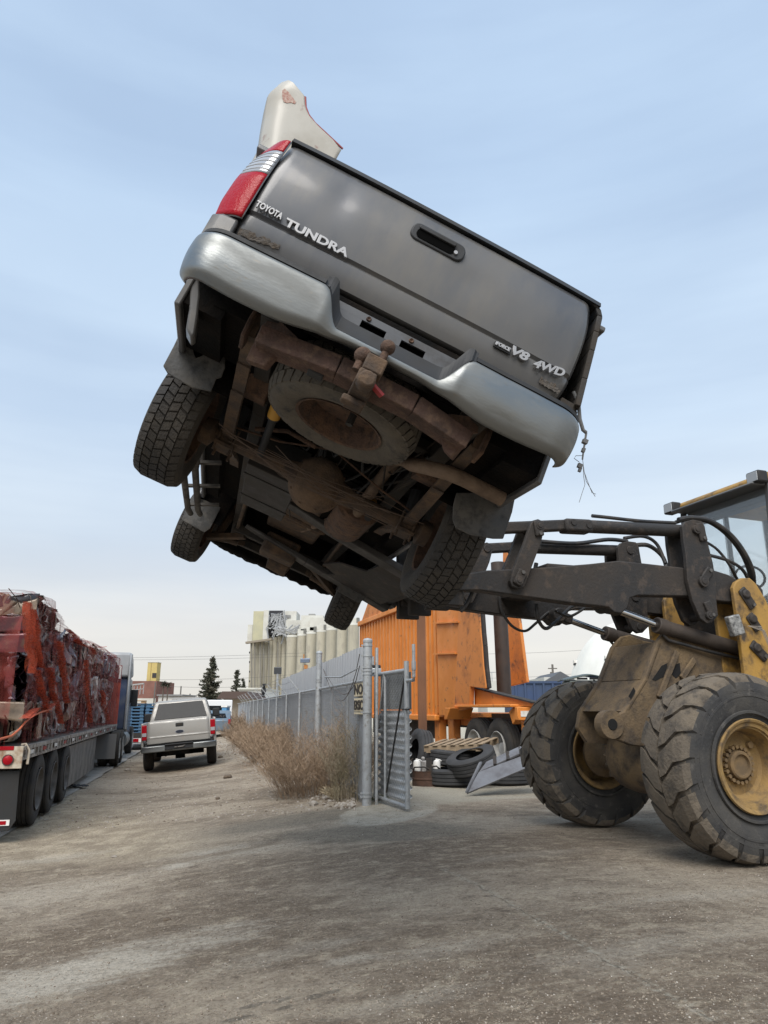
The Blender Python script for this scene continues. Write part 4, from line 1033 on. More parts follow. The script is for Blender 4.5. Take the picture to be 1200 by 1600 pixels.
def big_wheel(x, y, sg, name='wheel'):
    # x axis of the wheel meshes points outwards
    M = Matrix.Translation((x, y, R_)) @ Matrix.Rotation(sg * math.pi / 2, 4, 'Z') @ Matrix.Rotation(0.35 if sg > 0 else 1.1, 4, 'X')
    r_ = bpy.data.objects.new('wheel', brim); COL.objects.link(r_); r_.parent = LD; r_.matrix_local = M
    t_ = bpy.data.objects.new('tyre', btyre); COL.objects.link(t_); t_.parent = r_
    h_ = bpy.data.objects.new('hub', bhub); COL.objects.link(h_); h_.parent = r_
mb = MB(); tyre_mesh(mb, 0.745, 0.54, 0.345, 0, 20, 0.036, chevron=True, gap=0.15)
n_car = 16 * 56
mb.m = [0] * len(mb.f)
for i, f in enumerate(mb.f):
    q = sum((mb.v[k] for k in f), V()) / len(f); rr_ = math.hypot(q.y, q.z)
    mb.m[i] = 1 if (rr_ < 0.66 and abs(q.x) > 0.19) else 0
for k in range(3):   # moulded rings and flaking on the sidewalls
    for sg in (-1, 1):
        r0 = (0.60, 0.555, 0.42)[k]; xx = (0.268, 0.271, 0.262)[k]
        b0 = len(mb.f); mb.lathe([(sg * (xx - 0.012), r0 - 0.014), (sg * (xx + 0.003), r0 - 0.009), (sg * (xx + 0.003), r0 + 0.009), (sg * (xx - 0.012), r0 + 0.014)], (0, 0, 0), 'X', 72)
        for i in range(b0, len(mb.f)): mb.m[i] = 1
o = mb.build('tyre', [M_tread, M_side], smooth=40); btyre = o.data; bpy.data.objects.remove(o)
mb = MB(); mb.lathe([(0.06, 0.0), (0.06, 0.15), (0.05, 0.235), (0.07, 0.262), (0.17, 0.285), (0.212, 0.292), (0.215, 0.305), (0.232, 0.308), (0.236, 0.332), (0.255, 0.345), (0.262, 0.362), (0.248, 0.370), (0.235, 0.352), (-0.235, 0.352), (-0.248, 0.370), (-0.262, 0.362), (-0.245, 0.335), (-0.19, 0.30), (0.0, 0.285), (0.02, 0.2), (0.03, 0.0)], (0, 0, 0), 'X', 56)
o = mb.build('wheel', mat('dusty_yellow_rim', (0.27, 0.17, 0.055), 0.75, 0, (0.19, 0.125, 0.06), 0.55, 3.5, 0.2, 50, dirt2=(0.07, 0.052, 0.036), amt2=0.3, scale2=9), smooth=30); brim = o.data; bpy.data.objects.remove(o)
mb = MB(); mb.lathe([(0.06, 0.115), (0.115, 0.112), (0.125, 0.10), (0.125, 0.084), (0.10, 0.08), (0.095, 0.0)], (0, 0, 0), 'X', 36)
for k in range(20):
    a = 2 * math.pi * k / 20; mb.cyl((0.05, 0.14 * math.cos(a), 0.14 * math.sin(a)), (0.10, 0.14 * math.cos(a), 0.14 * math.sin(a)), 0.0165, 6)
mb.cyl((0.05, 0.2, 0.09), (0.085, 0.2, 0.09), 0.028, 10)
o = mb.build('hub', mat('dusty_hub', (0.20, 0.13, 0.06), 0.8, 0, (0.12, 0.085, 0.05), 0.5, 9), smooth=30); bhub = o.data; bpy.data.objects.remove(o)
for x in (0.0, -2.95):
    big_wheel(x, 0.996, 1); big_wheel(x, -0.996, -1)
# rear body, seen only from further right
mb = MB(); mb.box((-2.6, 0, 1.15), (3.2, 0.9, 0.7)); mb.lathe([(-0.78, 0.0), (-0.78, 0.2), (0.78, 0.2), (0.78, 0)], (-2.95, 0, R_), 'Y', 24); mb.build('rear_frame', M_mud, LD, bevel=0.03)
mb = MB(); mb.prism([V((x, 0, z)) for x, z in ((-2.55, 1.45), (-2.55, 2.35), (-4.2, 2.15), (-4.4, 1.9), (-4.4, 1.2), (-3.6, 1.1))], (0, 1.5, 0)); mb.build('engine_hood', M_cat, LD, bevel=0.06, seg=3)
# cab: roof, posts, panes, lamps
CX, CZ = -1.30, 3.55
M_pane = mat('dusty_cab_glass', (0.9, 0.94, 0.95), 0.03, 0, trans=0.93, spec=0.5)
mb = MB(); mb.prism([V((x, 0, z)) for x, z in ((-2.62, 1.55), (-1.22, 1.55), (-1.20, 2.10), (-1.24, 2.14), (-2.62, 2.14))], (0, 1.36, 0)); CB = mb.build('cab', M_cat, LD, bevel=0.02)
mb = MB()
mb.prism([V((x, 0, z)) for x, z in ((CX + 0.06, CZ - 0.085), (CX + 0.09, CZ - 0.03), (CX + 0.02, CZ + 0.02), (-2.55, CZ + 0.06), (-2.66, CZ), (-2.62, CZ - 0.09))], (0, 1.34, 0)); mb.build('cab_roof', M_cat, CB, bevel=0.025)
M_post = mat('cab_post_black', (0.04, 0.042, 0.046), 0.5, 0, (0.07, 0.065, 0.06), 0.4, 6)
mb = MB()
for sy in (-1, 1):
    mb.bar((-1.23, sy * 0.615, 2.12), (CX + 0.0, sy * 0.615, CZ - 0.08), 0.055, 0.06, (1, 0, 0))
    mb.bar((-1.95, sy * 0.63, 2.12), (-1.95, sy * 0.63, CZ - 0.08), 0.06, 0.05, (1, 0, 0))
    mb.bar((-2.58, sy * 0.62, 2.12), (-2.58, sy * 0.62, CZ - 0.08), 0.07, 0.07, (1, 0, 0))
mb.bar((-1.23, -0.62, 2.14), (-1.23, 0.62, 2.14), 0.05, 0.05); mb.bar((-2.58, -0.62, 2.5), (-2.58, 0.62, 2.5), 0.05, 0.05)
mb.build('cab_post', M_post, CB, bevel=0.012)
mb = MB(); mb.box((-1.42, 0.0, CZ - 0.17), (0.16, 1.20, 0.17)); mb.box((-1.50, 0, CZ - 0.105), (0.8, 1.22, 0.03)); mb.build('sun_visor', mat('visor_grey', (0.11, 0.115, 0.12), 0.7), CB, bevel=0.015)
mb = MB(); mb.prism([V((-1.245, y, z)) for y, z in ((-0.585, 2.17), (0.585, 2.17), (0.585, CZ - 0.10), (-0.585, CZ - 0.10))], (0.008, 0, 0)); o = mb.build('windscreen', M_pane, CB)
o.matrix_local = Matrix.Translation((-1.245, 0, 2.15)) @ Matrix.Rotation(-0.045, 4, 'Y') @ Matrix.Translation((1.245, 0, -2.15))
for sy in (-1, 1):
    mb = MB(); mb.prism([V((x, sy * 0.632, z)) for x, z in ((-1.92, 2.17), (-1.26, 2.17), (-1.31, CZ - 0.10), (-1.92, CZ - 0.10))], (0, 0.008, 0)); mb.build('side_pane', M_pane, CB)
    mb = MB(); mb.prism([V((x, sy * 0.632, z)) for x, z in ((-2.54, 2.17), (-1.98, 2.17), (-1.98, CZ - 0.10), (-2.54, CZ - 0.10))], (0, 0.008, 0)); mb.build('side_pane', M_pane, CB)
mb = MB(); mb.prism([V((-2.585, y, z)) for y, z in ((-0.58, 2.53), (0.58, 2.53), (0.58, CZ - 0.10), (-0.58, CZ - 0.10))], (0.008, 0, 0)); mb.build('rear_pane', M_pane, CB)
for sy, yy in ((-1, -0.66), (1, 0.60)):
    mb = MB(); mb.box((CX + 0.12, yy, CZ - 0.045), (0.13, 0.17, 0.13)); k = mb.build('work_lamp', M_blackp, CB, bevel=0.02)
    mb = MB(); mb.box((CX + 0.187, yy, CZ - 0.045), (0.008, 0.135, 0.10)); mb.build('lamp_lens', mat('grey_lamp_glass', (0.28, 0.29, 0.30), 0.2, 0.2), k, bevel=0.004)
mb = MB(); mb.box((-2.1, 0.0, 2.0), (0.5, 0.5, 0.35)); mb.box((-2.32, 0, 2.5), (0.14, 0.46, 0.75)); mb.box((-2.33, 0, 2.98), (0.10, 0.26, 0.18)); mb.build('driver_seat', mat('seat_black', (0.03, 0.03, 0.032), 0.8), CB, bevel=0.05)
mb = MB(); mb.tube([(-1.35, 0, 2.1), (-1.52, 0, 2.55)], 0.03); mb.tube([V((-1.54 + 0.06 * math.sin(t), 0.19 * math.cos(t), 2.58 + 0.17 * math.sin(t) * 0.7)) for t in [2 * math.pi * k / 20 for k in range(21)]], 0.014, 6); mb.build('steering_wheel', M_blackp, CB)
mb = MB(); rr_ = random.Random(8)
def heap(u, v):
    a = 2 * math.pi * u; r_ = 0.28 * v
    return V((-1.45 + r_ * 0.6 * math.cos(a), 0.36 + r_ * math.sin(a), 2.15 + 0.20 * (1 - v * v) + 0.05 * noise.noise(V((math.cos(a) * 2, math.sin(a) * 2, v * 4)))))
mb.grid(heap, 24, 8); mb.build('crumpled_cloth', mat('grey_rags', (0.30, 0.29, 0.28), 0.9, 0, (0.15, 0.15, 0.15), 0.5, 14), CB, smooth=70)
# hydraulic hoses
def hose(pts, r=0.02):
    q = [lp(px, py, y) for px, py, y in pts]; out = []
    for i in range(len(q) - 1):
        p0, p1, p2, p3 = q[max(i - 1, 0)], q[i], q[i + 1], q[min(i + 2, len(q) - 1)]
        for k in range(6):
            t = k / 6
            out.append(0.5 * ((2 * p1) + (p2 - p0) * t + (2 * p0 - 5 * p1 + 4 * p2 - p3) * t * t + (3 * p1 - p0 - 3 * p2 + p3) * t ** 3))
    out.append(q[-1]); mb = MB(); mb.tube(out, r, 8); return mb.build('hose', M_hose, LD)
hose([(925, 806, 0.49), (945, 808, 0.49), (1000, 814, 0.49), (1055, 817, 0.5)], 0.017)
hose([(1060, 812, 0.5), (1080, 809, 0.5), (1110, 814, 0.52), (1140, 834, 0.54), (1162, 862, 0.55), (1175, 890, 0.5), (1178, 915, 0.4)], 0.024)
hose([(1056, 816, 0.46), (1078, 811, 0.46), (1108, 816, 0.48), (1136, 836, 0.5), (1158, 864, 0.5), (1170, 892, 0.46), (1174, 917, 0.36)], 0.02)
hose([(1100, 845, 0.5), (1120, 858, 0.5), (1138, 880, 0.5), (1152, 905, 0.4)], 0.014)
hose([(1110, 868, 0.5), (1138, 876, 0.5), (1160, 890, 0.48), (1172, 912, 0.4)], 0.017)
hose([(845, 846, -0.40), (900, 849, -0.40), (950, 843, -0.40), (980, 846, -0.42)], 0.022)
hose([(985, 853, -0.45), (1012, 852, -0.45), (1034, 868, -0.45), (1042, 888, -0.40)], 0.025)
hose([(975, 841, -0.45), (1005, 838, -0.45), (1026, 850, -0.45), (1040, 880, -0.40)], 0.02)
hose([(838, 880, 0.3), (836, 890, 0.3)], 0.02)
hose([(780, 932, -0.40), (784, 955, -0.40), (800, 978, -0.40), (820, 986, -0.40), (836, 975, -0.40), (850, 962, -0.42), (858, 956, -0.44)], 0.014)
hose([(838, 944, 0.35), (840, 966, 0.35), (852, 982, 0.2), (868, 972, 0.0), (890, 950, -0.2), (905, 945, -0.3)], 0.017)
hose([(868, 955, 0.1), (890, 963, 0.0), (914, 950, 0.0)], 0.014)
hose([(738, 925, 0.4), (730, 942, 0.4), (720, 955, 0.4)], 0.018)
# coupler and forks under the truck
tn, tf = lp(425, 770, 0.60), lp(385, 820, -0.60)
rn, rf = lp(640, 895, 0.60), lp(590, 938, -0.60)
dirf = ((tn - rn).normalized() + (tf - rf).normalized()).normalized(); dirf.y = 0; dirf.normalize(); upf = V((0, 1, 0)).cross(dirf); upf = upf if upf.z > 0 else -upf
M_fork = mat('worn_fork_steel', (0.050, 0.048, 0.047), 0.55, 0.2, (0.028, 0.025, 0.023), 0.5, 4, 0.15, 60)
def fork(tip, root, y):
    tip = V((tip.x, y, tip.z)); root = V((root.x, y, root.z)); d = (tip - root).normalized(); u = V((0, 1, 0)).cross(d); u = u if u.z > 0 else -u
    back = root - d * 0.12
    mb = MB()
    for a, b, t0, t1, w0, w1 in ((back, root.lerp(tip, 0.55), 0.06, 0.052, 0.16, 0.16), (root.lerp(tip, 0.55), tip, 0.052, 0.016, 0.16, 0.12)):
        w0, w1 = w0 / 2, w1 / 2; wv = V((0, 1, 0))
        mb.hexa([a - wv * w0 - u * t0, a + wv * w0 - u * t0, b + wv * w1 - u * t1, b - wv * w1 - u * t1, a - wv * w0, a + wv * w0, b + wv * w1, b - wv * w1])
    mb.hexa([back - V((0, 0.08, 0)) - d * 0.055, back + V((0, 0.08, 0)) - d * 0.055, back + V((0, 0.08, 0)), back - V((0, 0.08, 0)), back - V((0, 0.08, 0)) - d * 0.055 + u * 0.60, back + V((0, 0.08, 0)) - d * 0.055 + u * 0.60, back + V((0, 0.08, 0)) + u * 0.60, back - V((0, 0.08, 0)) + u * 0.60])
    return mb.build('fork', M_fork, LD, bevel=0.008), back, d, u
_, bk, fd, fu = fork(tn, rn, 0.60)
fork(tf, rf, -0.60)
rc = V((bk.x, 0, bk.z))
mb = MB()
# floor plate between the tines, its front edge notched
prof = [(-0.05, -0.68), (-0.05, 0.68), (0.20, 0.68), (0.34, 0.50), (0.36, 0.16), (0.58, -0.02), (0.66, -0.30), (0.50, -0.40), (0.60, -0.68)]
poly = [rc + fd * s + V((0, y, 0)) - fu * 0.03 for s, y in prof]
mb.prism(poly, fu * 0.014); FP = mb.build('carriage_plate', M_arm, LD)
mb = MB()
for h_ in (0.06, 0.30, 0.56): mb.bar(rc + V((0, -0.78, 0)) - fd * 0.10 + fu * h_, rc + V((0, 0.78, 0)) - fd * 0.10 + fu * h_, 0.08, 0.10)
for y in (-0.5, -0.2, 0.2, 0.5): mb.box(rc + V((0, y, 0)) - fd * 0.20 + fu * 0.28, (0.22, 0.06, 0.70))
mb.build('fork_carriage', M_arm, LD, bevel=0.01)
# ================================================================ FENCE, GATE
P0 = gp(573, 1258)
MF = frame(P0, STREET)
def fp(px, py, x=0.0): return cut(MF, px, py, 0, x)
M_galv = mat('galvanised_steel', (0.40, 0.42, 0.43), 0.5, 0.45, (0.30, 0.31, 0.32), 0.5, 6, 0.05, 90, dirt2=(0.22, 0.21, 0.19), amt2=0.25, scale2=18)
M_wire = mat('chain_link_wire', (0.34, 0.35, 0.36), 0.5, 0.4)
M_slat = mat('grey_privacy_slat', (0.36, 0.375, 0.39), 0.6, 0, (0.29, 0.30, 0.315), 0.5, 2.5, stretch=(1, 6, 0.5))
M_sheet = mat('bare_corrugated_steel', (0.46, 0.47, 0.48), 0.45, 0.4, (0.36, 0.37, 0.38), 0.5, 2.2, 0.02, 60, stretch=(1, 5, 0.4))
LEN = 46.0
def gl(y):   # ground height along the fence, fence-local
    q = MF @ V((0, y, 0)); return gz(q.x, q.y) - P0.z
RAIL = fp(560, 1066).z
FE = empty('chain_link_fence', MF, 'long grey slatted chain link fence with barbed wire behind the dead weeds', 'fence')
mb = MB()
y = 0.10
while y < LEN:
    mb.box((0.03, y, (gl(y) + RAIL - 0.03) / 2), (0.006, 0.060, RAIL - gl(y) - 0.06)); y += 0.068
mb.build('privacy_slats', M_slat, FE, smooth=0)
def mesh_wires(mb, y0, y1, zf, z1, sp, r, x=0.0, plane=None):
    """two families of crossing wires filling y0..y1, z from zf(y) up to z1"""
    P = plane or (lambda y, z: V((x, y, z)))
    h = z1 - zf((y0 + y1) / 2)
    for sg in (1, -1):
        k = y0 - h
        while k < y1 + h:
            # the line y = k + sg*(z - z0)
            pts = []
            for (ya, za) in ((k, z1 - h), (k + sg * h, z1)):
                pts.append((ya, za))
            (ya, za), (yb, zb) = pts
            t0, t1 = 0.0, 1.0
            d = yb - ya
            for lim, s_ in ((y0, 1), (y1, -1)):
                # keep s_*(y - lim) >= 0
                a = s_ * (ya - lim); b = s_ * d
                if abs(b) < 1e-9: continue
                t = -a / b
                if b > 0: t0 = max(t0, t)
                else: t1 = min(t1, t)
            if t1 - t0 > 0.02:
                A = P(ya + d * t0, za + h * t0); B = P(ya + d * t1, za + h * t1)
                mb.tube([A, B], r, 3)
            k += sp
mb = MB(); mesh_wires(mb, 0.06, 12, gl, RAIL, 0.075, 0.0022, -0.012); mesh_wires(mb, 12, 30, gl, RAIL, 0.15, 0.003, -0.012); mb.build('chain_link_mesh', M_wire, FE, smooth=0)
for zz, r_ in ((RAIL, 0.024),):
    mb = MB(); mb.tube([(-0.03, i, zz) for i in (0.0, 10, 20, 30, LEN)], r_, 8); mb.build('rail', M_galv, FE)
mb = MB(); mb.tube([(-0.015, 0.1 + i * (LEN - 0.1) / 20, gl(0.1 + i * (LEN - 0.1) / 20) + 0.08) for i in range(21)], 0.006, 5); mb.build('tension_wire', M_wire, FE)
# second heavy post, line posts, arms with barbed wire
q = fp(502, 1060); pz = fp(502, 1022).z
py_ = q.y
def post(y, top, r_, cap=True, x=-0.05):
    mb = MB(); mb.cyl((x, y, gl(y) - 0.1), (x, y, top), r_, 18)
    if cap: mb.lathe([(0, r_ * 1.12), (0.02, r_ * 1.12), (0.05, r_ * 0.7), (0.06, 0)], (x, y, top), 'Z', 18)
    o = mb.build('post', M_galv, FE)
    if r_ > 0.04:
        for z in (RAIL - 0.02, RAIL + 0.14, RAIL + 0.19, RAIL * 0.5):
            mb = MB(); mb.lathe([(-0.014, r_ * 1.02), (-0.014, r_ * 1.12), (0.014, r_ * 1.12), (0.014, r_ * 1.02)], (x, y, z), 'Z', 18); mb.build('post_band', M_galv, o)
    return o
post(py_, pz, 0.058)
for px_, tp_ in ((468, None), (437, None)):
    pass
ys = [py_ + 3.0 * k for k in range(1, 12)]
for k, y in enumerate(ys):
    o = post(y, RAIL + 0.02, 0.03, False)
    mb = MB(); mb.bar((-0.05, y, RAIL), (-0.36, y, RAIL + 0.36), 0.03, 0.025); mb.build('wire_arm', M_galv, o)
for k in range(3):
    d = 0.12 + 0.12 * k
    mb = MB(); mb.tube([(-0.05 - d, ys[0] + i * 1.0, RAIL + d - 0.02 * (i % 3 == 1)) for i in range(int(ys[-1] - ys[0]) + 1)], 0.006, 4); mb.build('barbed_wire', M_wire, FE)
for y in (0.7 * py_, 0.35 * py_): post(y, RAIL, 0.024, False, 0.01)
# loose barbed strands sagging between the two heavy posts, and a short crank arm
mb = MB(); A, B = fp(562, 1022, -0.06), fp(505, 1045, -0.06)
mb.tube([A.lerp(B, t) + V((0, 0, -0.62 * math.sin(math.pi * t ** 0.8))) for t in [i / 14 for i in range(15)]], 0.006, 4)
A = fp(562, 1040, -0.06); mb.tube([A.lerp(B, t) + V((0, 0, -0.42 * math.sin(math.pi * t ** 0.7))) for t in [i / 14 for i in range(15)]], 0.006, 4); mb.build('barbed_wire', mat('rusty_barbed_wire', (0.10, 0.085, 0.075), 0.7), FE)
mb = MB(); mb.tube([fp(508, 1058, -0.08), fp(533, 1058, -0.08), fp(560, 1044, -0.06)], [0.014, 0.014, 0.008], 6); mb.build('wire_arm', M_galv, FE)

# taller bare sheet metal fence just behind
SZ = fp(563, 1009, 0.12).z
SE = empty('sheet_metal_fence', MF @ Matrix.Translation((0.12, 0.35, 0)), 'tall bare corrugated sheet metal fence rising behind the chain link', 'fence')
mb = MB(); n = 420; W_ = 13.5
top = [SZ - 0.02 + 0.03 * noise.noise(V((k * 0.031 - (k % 10) * 0.003, 0, 5))) for k in range(n + 1)]
vs = []
for k in range(n + 1):
    y = 0.05 + W_ * k / n; ph = (k % 8); x = 0.030 if ph in (2, 3, 4) else (0.012 if ph in (1, 5) else 0.0)
    vs += [V((x, y, gl(y) - 0.02)), V((x, y, top[k - k % 24] if k >= 24 else top[0]))]
mb.add(vs, [(2 * k, 2 * k + 2, 2 * k + 3, 2 * k + 1) for k in range(n)]); mb.build('corrugated_panel', M_sheet, SE, smooth=0, solid=0.002)
for y in (0.6, 3.6, 6.6, 9.6, 12.6):
    mb = MB(); mb.box((0.06, y, SZ / 2), (0.05, 0.05, SZ)); mb.build('post', M_galv, SE)

# gate post with its bands
GPZ = fp(570, 1000).z
GPE = empty('gate_post', MF, 'thick galvanised gate post at the corner of the fence', 'post')
mb = MB(); mb.cyl((0, 0, -0.1), (0, 0, GPZ - 0.05), 0.062, 28); mb.build('post_tube', M_galv, GPE)
mb = MB(); mb.lathe([(0, 0.066), (0.03, 0.068), (0.055, 0.05), (0.068, 0.0)], (0, 0, GPZ - 0.055), 'Z', 28); mb.build('post_cap', M_galv, GPE)
for py in (1010, 1026, 1044, 1049, 1054, 1113, 1238, 1244):
    z = fp(571, py).z
    mb = MB(); mb.lathe([(-0.011, 0.062), (-0.011, 0.069), (0.011, 0.069), (0.011, 0.062)], (0, 0, z), 'Z', 28); mb.box((-0.075, 0.0, z), (0.03, 0.02, 0.022)); mb.build('post_band', M_galv, GPE)
mb = MB(); mb.cyl((0.125, -0.03, 0.0), (0.125, -0.03, fp(580, 1010).z), 0.022, 12); mb.build('guide_pipe', M_galv, GPE)
# sign wired to the fence
S0, S1 = fp(557, 1064, -0.03), fp(565, 1116, -0.03)
SG = empty('fence_sign', MF @ Matrix.Translation((-0.03, 0, 0)), 'cream two board sign with dark lettering on the fence beside the gate post', 'sign')
M_cream = mat('cream_sign_board', (0.62, 0.53, 0.36), 0.6, 0, (0.5, 0.42, 0.28), 0.4, 8)
M_ink = mat('dark_sign_ink', (0.03, 0.022, 0.015), 0.6)
def face(o, y, z): o.matrix_local = Matrix.Translation((-0.016, y, z)) @ Matrix(((0, 0, -1, 0), (-1, 0, 0, 0), (0, 1, 0, 0), (0, 0, 0, 1)))
ya, yb = max(S0.y, 0.75), 0.06
for (p1, p2, s) in ((1066, 1088, 'NO'), (1091, 1112, 'ERSIC')):
    z1, z0 = fp(561, p1, -0.03).z, fp(561, p2, -0.03).z
    mb = MB(); mb.box((0, (ya + yb) / 2, (z0 + z1) / 2), (0.02, ya - yb, z1 - z0)); b_ = mb.build('sign_board', M_cream, SG, bevel=0.004)
    o, wd = text('lettering', s, 1.0, Matrix.Identity(4), M_ink, b_, 0.004, 1, 0, 0, 1, 0.02)
    hz = max(v.co.y for v in o.data.vertices)
    for v in o.data.vertices: v.co.x *= (ya - yb) * 0.86 / wd; v.co.y *= (z1 - z0) * 0.70 / hz
    face(o, ya - (ya - yb) * 0.07, z0 + (z1 - z0) * 0.16)
z1, z0 = fp(561, 1113, -0.03).z, fp(561, 1116, -0.03).z
mb = MB(); mb.box((0, (ya + yb) / 2, (z0 + z1) / 2), (0.02, ya - yb, z1 - z0)); mb.build('sign_board', M_cream, SG)

# the gate leaf, swung open towards the yard
Hn, Gn = gp(586, 1251), gp(641, 1270)
MG = Matrix.Translation(Hn); gd = (Gn - Hn); GW = gd.length; gd.normalize()
gx_ = gd.cross(V((0, 0, 1))).normalized()
MG = Matrix((gx_, gd, V((0, 0, 1)))).transposed().to_4x4(); MG.translation = Hn
GA = empty('chain_link_gate', MG, 'open chain link gate leaf with corrugated sheet wired to its lower half', 'gate')
def gpt(px, py): return cut(MG, px, py, 0, 0)
gy0, gy1 = gpt(587, 1150).y, gpt(636, 1150).y
ztop0, ztop1, zb0, zb1 = gpt(587, 1060).z, gpt(634, 1041).z, gpt(588, 1244).z, gpt(636, 1261).z
zT = (ztop0 + ztop1) / 2; zB = (zb0 + zb1) / 2
def gt(name, pts, r_, m=M_galv, n=12):
    mb = MB(); mb.tube(pts, r_, n); return mb.build(name, m, GA)
gt('frame_tube', [(0, gy0, zB), (0, gy0, zT)], 0.024); gt('frame_tube', [(0, gy1, zB - 0.02), (0, gy1, gpt(637, 1032).z)], 0.032)
gt('frame_tube', [(0, gy0, zT), (0, gy1, zT)], 0.028); gt('frame_tube', [(0, gy0, zB), (0, gy1, zB)], 0.026)
ym = gpt(602, 1150).y; gt('frame_tube', [(0, ym, zB), (0, ym, zT)], 0.020)
gt('brace_rod', [(0.02, gy1, zT - 0.05), (0.02, gpt(606, 1230).y, zB + 0.1)], 0.012, M_hose); gt('brace_rod', [(0.02, ym, zT), (0.02, gy0 + 0.02, zB + 0.5)], 0.010)
mb = MB(); mesh_wires(mb, gy0, gy1, lambda y: zB, zT, 0.062, 0.0022); mb.build('chain_link_mesh', M_wire, GA, smooth=0)
zs = gpt(615, 1110).z
mb = MB(); vs = []; n = 132
for k in range(n + 1):
    z = zB + 0.04 + (zs - zB - 0.04) * k / n; x = -0.05 + 0.024 * math.sin(k / n * 11 * 2 * math.pi)
    vs += [V((x, gy0 + 0.02, z)), V((x, gy1 - 0.02, z))]
mb.add(vs, [(2 * k, 2 * k + 1, 2 * k + 3, 2 * k + 2) for k in range(n)]); mb.build('corrugated_sheet', mat('pale_corrugated_sheet', (0.55, 0.56, 0.56), 0.4, 0.35, (0.4, 0.4, 0.4), 0.4, 4), GA, smooth=60, solid=0.002)
mb = MB(); mb.box((-0.07, (gy0 + gy1) / 2, (zT + zs) / 2), (0.006, gy1 - gy0 - 0.04, zT - zs - 0.03)); mb.build('grey_backing', mat('dull_grey_backing', (0.20, 0.205, 0.20), 0.8, 0, (0.14, 0.14, 0.14), 0.5, 5), GA)
zz = [gpt(*p_).z for p_ in ((646, 1062), (646, 1040), (646, 1006))]; yy = gpt(646, 1040).y
gt('latch_pipe', [(0, gy1, zz[0]), (0, yy, zz[0]), (0, yy + 0.01, zz[0] + 0.04), (0, yy + 0.012, zz[1]), (0, yy + 0.012, zz[2])], 0.022)
gt('latch_sleeve', [(0, yy + 0.012, zz[1] - 0.05), (0, yy + 0.012, zz[1] + 0.06)], 0.028)
gt('latch_bar', [(0.02, gy1 - 0.1, gpt(640, 1108).z), (0.02, gy1 + 0.13, gpt(640, 1108).z)], 0.012, M_hose)
mb = MB()
for z in (zT - 0.3, zB + 0.3): mb.lathe([(-0.03, 0.03), (-0.03, 0.042), (0.03, 0.042), (0.03, 0.03)], (0, gy0, z), 'Z', 14)
lampq = fp(586, 1048, 0.2)
LB = empty('gate_lamp', MF @ Matrix.Translation(lampq), 'small black and silver lamp box beside the gate post', 'lamp')
mb = MB(); mb.box((0, 0, 0), (0.16, 0.12, 0.07)); mb.build('lamp_housing', mat('silver_lamp_box', (0.5, 0.52, 0.53), 0.35, 0.4), LB, bevel=0.008)
mb = MB(); mb.box((0.0, 0, 0.055), (0.15, 0.12, 0.05)); mb.build('lamp_cap', M_blackp, LB, bevel=0.015)
mb = MB(); mb.cyl((-0.03, 0, 0.07), (-0.03, 0, 0.20), 0.018, 12); mb.cyl((-0.03, 0, -0.035), (-0.03, 0, -0.08), 0.03, 12); mb.build('stub_pipe', M_galv, LB)

# things standing above the fence far back: two solar flood lights, a black bag on the wire
def at(px, py, dist):
    d = ray(px, py); return CAM + d * (dist / math.hypot(d.x, d.y))
for px, py, pb, dist, kind in ((434, 1048, 1075, 24, 0), (477, 1032, 1060, 19, 1)):
    c = at(px, py, dist); b_ = at(px, 1112, dist)
    E_ = empty('flood_light', (c.x, c.y, gz(c.x, c.y)), 'dark square flood light on a pole above the fence' if kind == 0 else 'small blue solar panel lamp on a pole above the fence', 'lamp')
    dz = c.z - gz(c.x, c.y)
    mb = MB(); mb.cyl((0, 0, 0), (0, 0, dz - 0.1), 0.035, 10); mb.build('pole', M_galv, E_)
    mb = MB(); mb.box((0, 0, dz), (0.24, 0.08, 0.22) if kind == 0 else (0.24, 0.2, 0.10), Matrix.Rotation(0.15, 3, 'X')); mb.build('lamp_head', mat('flood_black', (0.06, 0.065, 0.07), 0.5) if kind == 0 else mat('solar_blue_grey', (0.16, 0.2, 0.27), 0.35), E_, bevel=0.01)
    if kind: mb = MB(); mb.box((0.02, 0, dz - 0.16), (0.09, 0.08, 0.10)); mb.cyl((-0.04, 0, dz), (-0.04, 0, dz + 0.16), 0.015, 8); mb.build('orange_lamp', mat('orange_plastic', (0.45, 0.19, 0.05), 0.5), E_)
c = at(412, 1078, 30); mb = MB()
mb.grid(lambda u, v: c + V((0.14 * (u - 0.5) + 0.03 * math.sin(v * 9 + u * 3), 0.05 * math.sin(u * 7 + v * 5), 0.24 - 0.5 * v)), 8, 12)
tag(mb.build('black_bag', M_blackp, solid=0.02), 'torn black bag caught on the barbed wire', 'bag')

